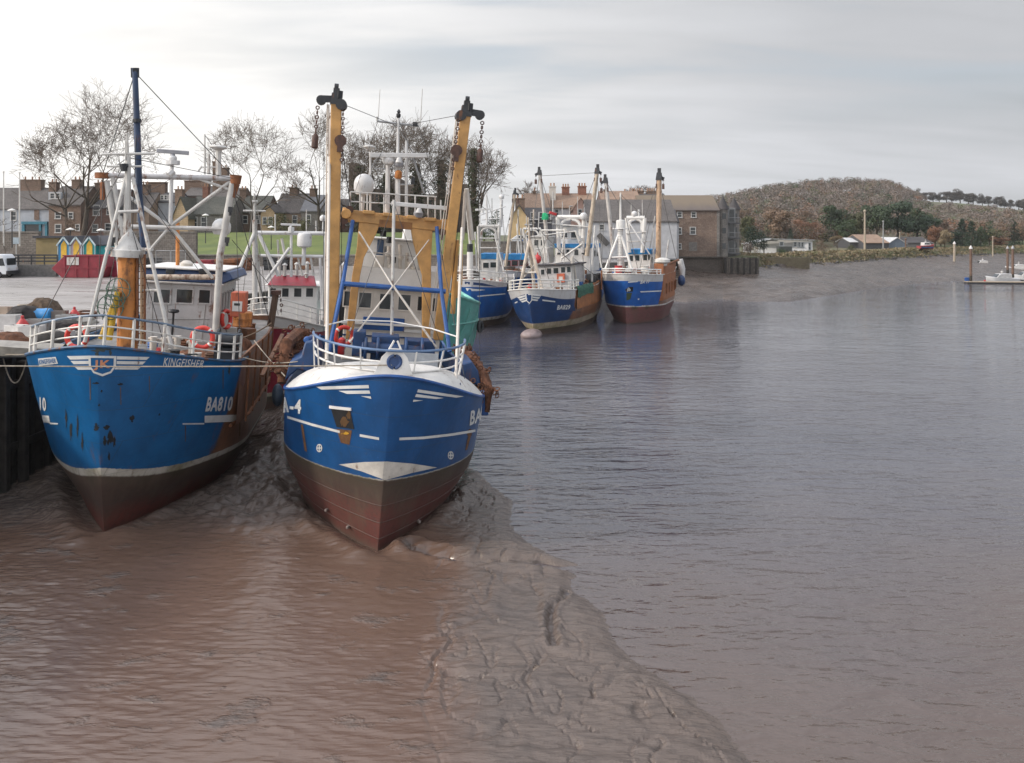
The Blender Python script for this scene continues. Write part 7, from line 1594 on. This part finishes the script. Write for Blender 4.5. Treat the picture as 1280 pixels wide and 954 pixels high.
# ---------------------------------------------------------------- trees
BARK = plain('bark', (.075, .060, .046), .95, .35, 1.5, .5, 8)
BARK_L = plain('pale_bark', (.12, .095, .072), .95, .3, 1.5, .5, 8)
TWIG = plain('twig', (.135, .102, .078), .95, .3, .5, 0)
def bare_tree(label, base, h, spread, seed, lean=0.0, limbs=6, depth=7, r0=None, mat=BARK, twig=TWIG, tw=.024, dens=1.5, group='bare trees on the green'):
    rnd = random.Random(seed); r0 = r0 or h*.020
    trunk, crown = MB(), MB(); rootp = Vector((0, 0, -.6)); ctr = Vector((lean, 0, h*.58)); rad = Vector((spread*.56, spread*.5, h*.43))
    def inside(p): q = p-ctr; return (q.x/rad.x)**2+(q.y/rad.y)**2+(q.z/rad.z)**2
    def grow(p, d, ln, r, lv):
        n = 4 if lv < 3 else 3; pts = [p]; rs = [r]; q = p.copy(); dd = d.copy()
        for i in range(n):
            w_ = .10+.05*lv
            dd = (dd+Vector((rnd.uniform(-w_, w_), rnd.uniform(-w_, w_), rnd.uniform(-w_, w_)+.045))).normalized()
            q = q+dd*(ln/n); pts.append(q.copy()); rs.append(max(tw, r*(1-.42*(i+1)/n)))
        (trunk if lv < 2 else crown).path(pts, rs, 8 if lv < 2 else (5 if lv < 4 else 3), caps=False)
        if lv >= depth: return
        o_ = inside(q)
        if o_ > 1.02: return
        k = (limbs if lv == 0 else (3 if rnd.random() < .62*dens else 2)); ph = rnd.uniform(0, 6.28)
        for j in range(k):
            a = R(rnd.uniform(24, 52) if lv else (rnd.uniform(12, 35) if j < 2 else rnd.uniform(40, 74))); az = ph+j*6.283/k+rnd.uniform(-.4, .4)
            u = dd.cross(Vector((.3, .2, 1)) if abs(dd.z) < .9 else Vector((1, .2, 0))).normalized(); v = dd.cross(u)
            nd = dd*math.cos(a)+(u*math.cos(az)+v*math.sin(az))*math.sin(a)
            if lv > 1 and o_ > .6: nd = (nd+(q-ctr).normalized()*.3).normalized()
            nl = ln*rnd.uniform(.62, .88) if lv else h*rnd.uniform(.24, .33)
            i0 = rnd.choice([-1, -1, -2]) if j else -1
            grow(pts[i0], nd, nl, rs[i0]*(.62 if lv else .55), lv+1)
        if lv >= 2:
            for _ in range(2 if rnd.random() < dens else 1):
                i0 = rnd.randrange(1, n); nd = (dd+Vector((rnd.uniform(-1, 1), rnd.uniform(-1, 1), rnd.uniform(-.5, .8)))).normalized(); grow(pts[i0], nd, ln*.5, max(tw, rs[i0]*.4), max(lv+2, depth-1))
    grow(rootp, Vector((lean*.02, 0, 1)).normalized(), h*.27, r0, 0)
    t = thing('bare_tree', label, 'tree', base, group)
    trunk.build('trunk', mat, t, angle=60, fix=False); crown.build('crown', twig, t, angle=0, fix=False)
    return t
def tb(px, py, Y): return P(px, py, Y)
def th(py0, py1, Y): return (py0-py1)*Y/F
bare_tree('broad bare tree at the left, its crown spreading over the beach huts', tb(84, 296, 140), th(296, 150, 140), 12.5, 11, -1.5, 7)
bare_tree('tallest bare tree, its thin crown behind the blue derrick', tb(103, 296, 146), th(296, 104, 146), 16.0, 23, 5.2, 7, r0=.55)
bare_tree('round bare tree between the gantry and the red trawler mast', tb(313, 296, 145), th(296, 149, 145), 14.5, 5, 0, 7)
bare_tree('bare tree behind the left yellow boom', tb(402, 294, 148), th(294, 141, 148), 13.0, 31, .5, 7)
bare_tree('wide domed bare tree behind the radar masts', tb(505, 294, 150), th(294, 154, 150), 20.0, 44, 0, 10)
bare_tree('dense bare tree filling the gap left of the domed tree', tb(452, 294, 156), th(294, 168, 156), 12.0, 91, 0, 8)
bare_tree('bare tree whose crown shows between the domed tree and the right boom', tb(556, 294, 156), th(294, 166, 156), 13.0, 93, 0, 8)
bare_tree('low bare tree between the round tree and the left boom', tb(356, 294, 158), th(294, 196, 158), 11.0, 95, 0, 7)
bare_tree('bare tree just right of the right yellow boom', tb(592, 296, 142), th(296, 172, 142), 11.5, 52, .4, 6, r0=.7)
bare_tree('small pale bare tree above the tan roof', tb(662, 262, 175), th(262, 226, 175), 5.2, 61, 0, 5, 5, tw=.03, group='small bare trees behind the roofs')
bare_tree('small bushy bare tree on the skyline above the warehouse', tb(806, 262, 190), th(262, 224, 190), 7.6, 67, 0, 6, 5, tw=.03, group='small bare trees behind the roofs')
bare_tree('thin young bare tree by the stone wall at the left edge', tb(6, 318, 98), th(318, 262, 98), 3.0, 71, 0, 5, 5, r0=.07, mat=BARK_L, twig=BARK_L, tw=.014, group='small bare trees by the quay')

def leaves(mb, rnd, c, rad, n, size, shell=.55, flat=.5, mess=.9):
    c = Vector(c)
    for _ in range(n):
        u = Vector((rnd.gauss(0, 1), rnd.gauss(0, 1), rnd.gauss(0, 1))).normalized(); k = (shell+(1-shell)*rnd.random())*(1+.16*noise.noise(u*2.2+c*.37))
        p = c+Vector((u.x*rad[0]*k, u.y*rad[1]*k, u.z*rad[2]*k)); s_ = size*rnd.uniform(.55, 1.25)
        a = (u+Vector((rnd.uniform(-1, 1), rnd.uniform(-1, 1), rnd.uniform(-1, 1)))*mess).normalized(); b = a.cross(Vector((rnd.uniform(-1, 1), rnd.uniform(-1, 1), rnd.uniform(-1, 1)))).normalized(); d = a.cross(b)
        mb.add([p+b*s_, p+d*s_*flat, p-b*s_, p-d*s_*flat], [(0, 1, 2, 3)])
LEAFS = dict(ever=leaf('evergreen_needles', (.018, .034, .014), (.060, .085, .030)), deep=leaf('deep_evergreen', (.012, .028, .016), (.036, .060, .028)), autumn=leaf('autumn_crown', (.125, .082, .054), (.185, .120, .075), .15), rust=leaf('rust_crown', (.15, .072, .042), (.22, .11, .062), .2),
             tan=leaf('tan_crown', (.14, .105, .06), (.23, .175, .10)), olive=leaf('olive_crown', (.055, .058, .022), (.13, .125, .05)), grey=leaf('grey_twig_crown', (.125, .098, .080), (.165, .130, .108), .12), ridge=leaf('ridge_crown', (.055, .048, .040), (.085, .072, .060), .2), ivy=leaf('ivy_leaves', (.020, .028, .012), (.055, .062, .026)))
def proto(kind, seed):
    """Unit-height crown and trunk meshes."""
    rnd = random.Random(seed); mb = MB(); tr = MB()
    if kind == 'conifer':
        for k in range(34):
            z = .10+.88*(k/34); rr = .36*(1-z)**.75*(1+.25*rnd.uniform(-1, 1))+.02
            for j in range(5): a = rnd.uniform(0, 6.28); leaves(mb, rnd, (rr*.62*math.cos(a), rr*.62*math.sin(a), z-.02), (rr*.45, rr*.45, .035), 16, .022)
        tr.tube((0, 0, -.03), (0, 0, .9), .022, .005, 7)
    elif kind == 'round':
        for k in range(15):
            a = rnd.uniform(0, 6.28); q = rnd.random()**.6*.27; z = rnd.uniform(.34, .84); r_ = rnd.uniform(.11, .19)*(1.15-.4*abs(z-.55)); leaves(mb, rnd, (q*math.cos(a), q*math.sin(a), z), (r_, r_, r_*.8), 190, .027, .6, .55, .6)
        tr.path([(0, 0, -.03), (.01, 0, .3), (0, .01, .6)], [.03, .022, .01], 7)
        for k in range(6): a = k*1.05; tr.tube((0, 0, .25+.04*k), (.2*math.cos(a), .2*math.sin(a), .5+.05*k), .012, .005, 5)
    elif kind == 'twiggy':
        pts = []
        def g(p, d, ln, r, lv):
            q = p+d*ln; tr.tube(p, q, r, r*.6, 5, False); pts.append(q)
            if lv < 4:
                for j in range(3): nd = (d+Vector((rnd.uniform(-.9, .9), rnd.uniform(-.9, .9), rnd.uniform(-.15, .6)))).normalized(); g(q, nd, ln*.72, r*.6, lv+1)
        g(Vector((0, 0, -.03)), Vector((0, 0, 1)), .26, .022, 0)
        for q in pts[4:]: leaves(mb, rnd, q, (.055, .055, .045), 16, .017, .1, .28)
    elif kind == 'bush':
        for k in range(9): a = rnd.uniform(0, 6.28); q = rnd.random()*.3; z = rnd.uniform(.2, .72); leaves(mb, rnd, (q*math.cos(a), q*math.sin(a), z), (.22, .22, .24), 130, .03)
        tr.tube((0, 0, -.05), (0, 0, .4), .03, .02, 6)
    return mb, tr
_pr = {}
def tree(kind, leafk, label, px, pyb, pyt, Y, wpx, group, seed=0):
    key = (kind, leafk, seed % 3)
    base = P(px, pyb, Y); h_ = (pyb-pyt)*Y/F; w_ = wpx*Y/F; wid = dict(conifer=.62, round=.72, twiggy=.85, bush=.9)[kind]
    nm = dict(conifer='conifer', round='broad_tree', twiggy='winter_tree', bush='bush')[kind]
    sc = (w_/wid, w_/wid, h_); rot = (0, 0, (seed*1.37+px) % 6.28)
    if key not in _pr:
        mb, tr = proto(kind, seed % 3+len(_pr)*7); t_ = thing(nm, label, 'bush' if kind == 'bush' else 'tree', base, group)
        mb.build('crown', LEAFS[leafk], t_, angle=0, fix=False); tr.build('trunk', BARK, t_, fix=False); t_.scale = sc; t_.rotation_euler = rot; _pr[key] = t_; return t_
    c_ = copy_tree(_pr[key], base, label, rot, sc); c_['group'] = group; return c_
GE, GA, GB = 'evergreens on the far bank', 'autumn trees on the far bank', 'bushes on the far bank'
# ivy clad trunks beside the yellow boom and round the castle
def ivy(label, px, pyb, pyt, Y, r, seed):
    b = P(px, pyb, Y); h_ = (pyb-pyt)*Y/F; rnd = random.Random(seed); t_ = thing('ivy_tree', label, 'tree', b, 'ivy clad trees on the green'); mb = MB(); n = 10
    for k in range(n): z = h_*(k+.3)/n; leaves(mb, rnd, (rnd.uniform(-.25, .25)*r, rnd.uniform(-.25, .25)*r, z), (r*(1.1-.5*k/n), r*(1.1-.5*k/n), h_/n*.9), 170, .26)
    mb.build('crown', LEAFS['ivy'], t_, angle=0, fix=False); mb = MB(); mb.tube((0, 0, -.5), (0, 0, h_), r*.45, r*.2, 8); mb.build('trunk', BARK, t_)
ivy('dark ivy clad trunk just right of the right yellow boom', 592, 298, 186, 140, 1.5, 3)
ivy('ivy clad tree behind the white radome of the yellow boom trawler', 448, 294, 206, 152, 2.0, 4)
ivy('broad ivy mass left of the right yellow boom', 552, 294, 200, 154, 2.9, 5)
ivy('ivy clad trunk behind the radar masts', 522, 294, 205, 155, 2.2, 6)
ivy('ivy clad trunk under the left half of the domed tree', 482, 294, 218, 153, 1.9, 7)
for i, q in enumerate((('bush', 'olive', 'brown hedge bush behind the red trawler gantry', 350, 294, 262, 144, 40), ('bush', 'autumn', 'reddish shrub below the largest bare tree', 88, 296, 268, 136, 20), ('bush', 'deep', 'dark shrub beside the yellow gabled house', 618, 302, 258, 135, 26), ('bush', 'deep', 'dark bush at the foot of the ivy clad trunk', 606, 302, 280, 130, 20), ('bush', 'olive', 'low brown hedge left of the left yellow boom', 380, 294, 268, 141, 30))): tree(*q, 'shrubs round the green', i)
TL = [('bush', 'deep', 'dark rounded evergreen bush right of the mill turrets', 938, 317, 278, 178, 30, GE), ('bush', 'deep', 'lower dark evergreen bush sloping towards the bungalow', 955, 316, 286, 179, 24, GE), ('round', 'olive', 'yellow green tree top above the dark bush by the mill', 934, 308, 266, 200, 22, GE),
 ('bush', 'grey', 'grey leafless shrub at the left end of the bungalow', 936, 320, 294, 172, 22, GB), ('bush', 'tan', 'tan shrub mound beside the garden wall', 944, 324, 306, 170, 18, GB), ('bush', 'ever', 'low dark hedge in front of the bungalow porch', 978, 320, 309, 182, 18, GB),
 ('twiggy', 'autumn', 'brown leafless tree behind the mill roof', 925, 306, 240, 290, 50, GA), ('twiggy', 'autumn', 'tall brown leafless tree above the bungalow', 958, 304, 238, 300, 46, GA), ('round', 'autumn', 'rounded brown tree left of the rusty trees', 974, 304, 258, 270, 40, GA), ('twiggy', 'rust', 'rusty red leafless tree behind the bungalow roof', 990, 304, 262, 255, 40, GA), ('twiggy', 'rust', 'second rusty tree between the bungalow and the pine', 1010, 304, 266, 250, 40, GA), ('twiggy', 'autumn', 'pale brown tree above the rusty trees', 1000, 302, 248, 320, 50, GA),
 ('conifer', 'deep', 'small dark conifer rising from the bungalow roof', 988, 304, 285, 240, 9, GE), ('round', 'ever', 'tall layered pine between the rusty trees and the pole', 1043, 306, 253, 262, 34, GE), ('round', 'ever', 'lower shoulder of the layered pine', 1057, 306, 272, 255, 26, GE), ('twiggy', 'tan', 'tan leafless bush tree in front of the pine', 1047, 318, 286, 200, 26, GB), ('bush', 'autumn', 'brown shrubs right of the bungalow', 1027, 318, 298, 196, 22, GB), ('bush', 'olive', 'olive bank shrub below the tan bush tree', 1064, 318, 304, 205, 20, GB),
 ('round', 'olive', 'olive green tree just left of the tall pale pole', 1071, 308, 262, 262, 28, GE), ('round', 'ever', 'big dark evergreen right of the tall pale pole', 1096, 308, 252, 258, 38, GE), ('round', 'deep', 'biggest dark evergreen above the boat sheds', 1122, 308, 248, 262, 46, GE), ('round', 'ever', 'broad evergreen with lit top over the long shed', 1146, 308, 251, 268, 42, GE), ('round', 'deep', 'dark evergreen at the right end of the big group', 1163, 308, 266, 262, 28, GE),
 ('round', 'rust', 'rust brown tree right of the boatyard shed', 1169, 312, 277, 250, 20, GA), ('round', 'tan', 'tan orange tree below the dark evergreens', 1181, 314, 284, 246, 18, GA), ('round', 'autumn', 'dark brown tree between the tan tree and the conifers', 1176, 308, 270, 270, 20, GA),
 ('conifer', 'deep', 'first conifer of the group behind the lone pile', 1203, 316, 272, 262, 26, GE), ('conifer', 'deep', 'tallest conifer of the group behind the lone pile', 1214, 317, 275, 258, 24, GE), ('conifer', 'ever', 'lower conifer right of the tallest one', 1226, 316, 282, 260, 22, GE), ('round', 'deep', 'dark round evergreen left of the conifers', 1192, 314, 288, 262, 20, GE), ('round', 'ever', 'evergreen behind the thin pale pole', 1237, 310, 278, 285, 24, GE),
 ('twiggy', 'autumn', 'brown tree behind the pair of piles', 1252, 308, 274, 290, 28, GA), ('round', 'rust', 'orange shrub tree below the thin pale pole', 1250, 312, 293, 275, 22, GA), ('conifer', 'deep', 'slim dark conifer at the right edge', 1268, 312, 274, 282, 16, GE), ('twiggy', 'tan', 'tan tree at the right edge above the motor boats', 1278, 312, 270, 285, 24, GA), ('bush', 'deep', 'dark shrub under the slim conifer', 1263, 315, 300, 270, 16, GB), ('round', 'autumn', 'brown tree beyond the right edge conifer', 1296, 312, 268, 290, 30, GA)]
for i, q in enumerate(TL): tree(*q, seed=i)
# single trees standing along the open ridge
rnd = random.Random(9)
RID = ['first', 'second', 'third', 'fourth', 'fifth', 'sixth', 'seventh', 'eighth', 'ninth', 'tenth', 'eleventh', 'twelfth', 'thirteenth', 'fourteenth', 'fifteenth', 'sixteenth']
for i in range(16):
    px = 1147+i*8.9+rnd.uniform(-2, 2); zb = hill_z(px, 698); Y = 698; b = P(px, 0, Y); b.z = zb; hgt = rnd.uniform(9.5, 14.5); pyb = HY-(zb-CAM_H)*F/Y; tree('round', 'ridge', '%s leafless tree from the left along the open ridge' % RID[i], px, pyb+1, pyb-hgt*F/Y, Y, hgt*rnd.uniform(.75, 1.1)*F/Y, 'leafless trees along the ridge', i)
# the wood that covers the hill: one mass
rnd = random.Random(77); mb = MB(); cnt = 0
mats = [LEAFS['grey'], LEAFS['autumn'], LEAFS['grey'], LEAFS['olive'], LEAFS['ever'], LEAFS['rust']]
for k in range(1500):
    px = rnd.uniform(880, 1155) if k < 1230 else rnd.uniform(1150, 1300); Y = 320+380*rnd.random()**.75
    if k >= 1230:
        Y = rnd.uniform(300, 560)
        if noise.noise((px*.03, Y*.012, 4)) < -.28: continue
    if px > 1118 and k < 1230 and rnd.random() < (px-1118)/55: continue
    z = hill_z(px, Y); hgt = rnd.uniform(8, 13)*(1-.45*sstep(1105, 1158, px))*(1.0 if Y > 450 else .9); q = P(px, 0, Y); q.z = z
    mb.mi = rnd.choices(range(6), (6, 3.0, 5, 1.4, .35, .3))[0]
    if Y < 420 and rnd.random() < .35: mb.mi = rnd.choice([1, 5, 1, 4])
    cr_ = rnd.uniform(2.8, 4.6)
    leaves(mb, rnd, q+Vector((0, 0, hgt*.62)), (cr_, cr_, hgt*.38), 85, .55, .78, .55, .45)
    leaves(mb, rnd, q+Vector((rnd.uniform(-2, 2), rnd.uniform(-2, 2), hgt*.75)), (cr_*.5, cr_*.5, hgt*.25), 22, .5, .7, .55, .45)
    cnt += 1
for k in range(330):      # its lower fringe behind the bungalow, the sheds and the conifers
    px = rnd.uniform(912, 1082) if k < 190 else rnd.uniform(1158, 1320); Y = rnd.uniform(272, 345)
    z = hill_z(px, Y); hgt = rnd.uniform(5.5, 11.5); q = P(px, 0, Y); q.z = z; mb.mi = rnd.choices(range(6), (2.5, 5, 2, 2.2, 1.3, 2.2))[0]; cr_ = rnd.uniform(2.0, 3.6)
    for j in range(3): leaves(mb, rnd, q+Vector((rnd.uniform(-1.6, 1.6), rnd.uniform(-1.6, 1.6), hgt*rnd.uniform(.42, .75))), (cr_*.75, cr_*.75, hgt*.26), 70, .36, .6, .5, .6)
w_ = mb.build('wood', mats, angle=0, fix=False); tag(w_, 'brown winter wood covering the hill on the far side of the river', 'wood', kind='stuff')
# rough shore edge along the far bank
t_ = MB(); rnd = random.Random(5)
for k in range(900):
    px = rnd.uniform(952, 1290); Y = interp(YL, px)+rnd.uniform(-2.5, 2.0); q = P(px, 0, Y); q.z = 2.7+max(0, (Y-interp(YL, px)+1.0))*.3; s_ = rnd.uniform(.15, .6); t_.box(q, (s_*1.6, s_, s_*.8), rnd.uniform(0, 3), rnd.uniform(-.4, .4), rnd.uniform(-.4, .4), .7)
tag(t_.build('shore_rocks', plain('shore_rock', (.075, .07, .066), .9, .5, .8, .5, 5), angle=20), 'dark rocks and weed along the foot of the far bank', 'rocks', kind='stuff')
rnd = random.Random(15); mb = MB()
for k in range(5200):
    px = rnd.uniform(900, 1300); Y = interp(YL, px)+rnd.uniform(-1.5, 22); q = P(px, 0, Y); q.z = lerp(2.6, hill_z(px, Y), sstep(-1, 10, Y-interp(YL, px)))+.15; mb.mi = rnd.choice([0, 0, 1]); leaves(mb, rnd, q, (.9, .9, .45), 7, .3, .2, .4)
tag(mb.build('bank_scrub', [LEAFS['tan'], LEAFS['olive']], angle=0, fix=False), 'tan scrub and rough grass along the far bank', 'scrub', kind='stuff')

# ---------------------------------------------------------------- right bank: poles, pontoons, boats
PILE = paint('pile_brown', (.14, .085, .06), .8, .3, .3); PALEP = plain('pale_timber', (.36, .30, .23), .85, .2)
def pile(px, py0, z0, Y, r, label, cap=True, mat=PILE):
    b = P(px, 300, Y); b.z = z0; h_ = P(px, py0, Y).z-z0; t_ = thing('mooring_pile', label, 'pile', b, 'mooring piles of the pontoons')
    mb = MB(); mb.tube((0, 0, -1.5), (0, 0, h_), r, r*.95, 12); mb.mi = 1; mb.tube((0, 0, -1.45), (0, 0, h_*.22), r*1.03, r*1.03, 12); mb.build('shaft', [mat, plain('weedy_pile', (.04, .035, .028), .9)], t_)
    if cap: mb = MB(); mb.lathe([(r*1.25, -.05), (r*1.3, .1), (r*.9, .35), (r*.1, .7)], (0, 0, h_), 12); mb.build('cap', PLASTW if cap == 'w' else GREYS, t_)
pile(1213.5, 311, 0, 162, .26, 'tall brown mooring pile at the near corner of the pontoon', 'w'); pile(1193, 305, .2, 215, .30, 'pale capped pile beside the walkway', 'w', PALEP); pile(1259.5, 311, 0, 190, .26, 'left one of the two piles behind the motor boat'); pile(1266, 311, 0, 168, .26, 'pile rising beside the motor boat cabin')
for px, py0, py1, Y, r, lab in ((1081, 264, 312, 232, .34, 'tall pale timber pole in front of the boat sheds'), (1104, 277, 313, 228, .22, 'slim grey pole in front of the blue grey shed'), (1241, 296, 325, 245, .20, 'thin pale pole on the bank right of the conifers'), (1132, 299, 314, 226, .24, 'short dark post on the boatyard bank'), (1124.5, 291, 306, 250, .18, 'short pale post above the long boatyard shed')):
    pole(px, py0, py1, Y, r, PALEP if 'pale' in lab else (GREYS if 'grey' in lab else PILE), lab, 'pole', 'pole', 'poles on the far bank')
wk = thing('walkway', 'long pale edged floating walkway from the boatyard to the pontoons', 'walkway', P(1086, 318, 226)); o = Vector(wk.location)
pts = [P(1082, 317, 228)-o, P(1160, 325.6, 224)-o, P(1204, 331.4, 218)-o, P(1243, 335.2, 212)-o, P(1300, 342, 198)-o]
mb = MB()
for a, b in zip(pts, pts[1:]): mb.bar(a, b, 1.8, .22); 
mb.build('deck', plain('walkway_deck', (.34, .28, .21), .8, .2), wk)
mb = MB()
for k in range(9): a = pts[0].lerp(pts[3], (k+.5)/9); mb.box(a+Vector((0, -.2, -.35)), (2.2, 1.8, .5)); mb.cut()
mb.each('float', DARK, wk)
pn = thing('pontoon', 'low timber pontoon with the motor boat alongside', 'pontoon', P(1240, 354, 163)); o = Vector(pn.location); a, b = P(1207, 354, 162)-o, P(1300, 354.6, 160)-o; a.z = b.z = .35-o.z
mb = MB(); mb.bar(a, b, 2.0, .18); mb.build('deck', plain('walkway_deck', (.34, .28, .21), .8, .2), pn)
mb = MB(); mb.bar(a+Vector((0, 0, -.28)), b+Vector((0, 0, -.28)), 1.8, .4); mb.build('float', DARK, pn)
mb = MB(); mb.box(a+Vector((.5, .4, .45)), (.7, .6, .7)); mb.build('supply_box', BLUE, pn, bevel=.04); mb = MB(); mb.box(a+Vector((3.6, -.5, .2)), (.3, .3, .25)); mb.build('marker', PLASTR, pn, bevel=.04)
def cruiser(label, base, L_, rz, hullm, sc=1.0):
    t_ = thing('motor_boat', label, 'motor boat', base, 'small pleasure boats', (0, 0, rz)); mb = MB(); rows = []
    for i in range(15):
        u = i/14; w_ = 1.25*math.sin(math.pi/2*min(1, (1-u)*2.2+.02))**.7; zt = .75+.45*u**2; rows.append([(L_*(u-.5), -w_, zt), (L_*(u-.5)-.1*u, -w_*.86, .15), (L_*(u-.5)-.3*u, 0, -.25), (L_*(u-.5)-.1*u, w_*.86, .15), (L_*(u-.5), w_, zt)])
    mb.grid(rows); mb.grid([[r[0], (r[0][0], 0, r[0][2]+.12), r[4]] for r in rows]); mb.grid([[rows[0][0], rows[0][1], rows[0][2]], [rows[0][4], rows[0][3], rows[0][2]]]); mb.build('hull', [hullm], t_)
    mb = MB(); mb.prism([(-L_*.28, -.95, .8), (L_*.22, -.9, .95), (L_*.10, -.8, 1.75), (-L_*.24, -.8, 1.75)], (0, 1.8, 0)); cb_ = mb.build('cabin', PLASTW, t_, bevel=.08)
    mb = MB()
    for k in range(3): x = -L_*.22+k*L_*.11; mb.mm(x, x+L_*.085, -.93, -.80, 1.2, 1.6); mb.cut()
    mb.each('window', GL, cb_)
    mb = MB(); mb.prism([(L_*.215, -.72, 1.05), (L_*.115, -.66, 1.68), (L_*.115, .66, 1.68), (L_*.215, .72, 1.05)], (.03, 0, .02)); mb.build('windscreen', GL, cb_)
    mb = MB(); mb.path([(L_*.46, 0, 1.75), (L_*.32, -.75, 1.55), (L_*.12, -1.12, 1.4)], .025, 5); mb.path([(L_*.46, 0, 1.75), (L_*.32, .75, 1.55), (L_*.12, 1.12, 1.4)], .025, 5); mb.build('rail', GREYS, t_)
    mb = MB(); mb.mm(-L_*.5, L_*.3, -1.27, -1.20, .12, .52); mb.build('stripe', NAVY, t_)
    mb = MB(); mb.tube((-.2, 0, 1.75), (-.3, 0, 2.6), .04, .03, 6); mb.box((-.25, 0, 2.1), (.25, .5, .2)); mb.build('aerial', PLASTW, t_)
    return t_
hm = paint('boat_gel_white', (.62, .61, .60), .3, .05, .08)
b = P(1251, 352, 165); b.z = .05; cruiser('white cabin motor boat moored at the pontoon', b, 6.9, R(186), hm)
b = P(1283, 350, 172); b.z = .05; cruiser('second white motor boat cut off by the right edge', b, 6.5, R(175), hm)
b = P(1227, 329, 216); b.z = .9; cruiser('small white boat lying on the mud left of the far piles', b, 5.0, R(170), hm)
b = P(1272, 336, 205); b.z = .3; cruiser('white boat behind the pair of piles', b, 6.0, R(170), hm)
b = P(1158, 310, 232); b.z = 5.6; cruiser('red and white boat laid up ashore beside the long shed', b, 4.6, R(5), paint('faded_boat_red', (.30, .05, .05), .6, .2))

# ---------------------------------------------------------------- air
hz = bpy.data.materials.new('river_haze'); hz.use_nodes = True; hn = hz.node_tree; hn.nodes.remove(hn.nodes['Principled BSDF'])
pv = hn.nodes.new('ShaderNodeVolumePrincipled'); pv.inputs['Color'].default_value = (.93, .94, .96, 1); pv.inputs['Density'].default_value = .00012; pv.inputs['Anisotropy'].default_value = .2
hn.links.new(pv.outputs[0], hn.nodes['Material Output'].inputs['Volume'])
mb = MB(); mb.mm(-420, 900, -30, 1180, -3, 95)
tag(mb.build('haze', hz, angle=0), 'thin river haze over the harbour', 'haze', kind='stuff')
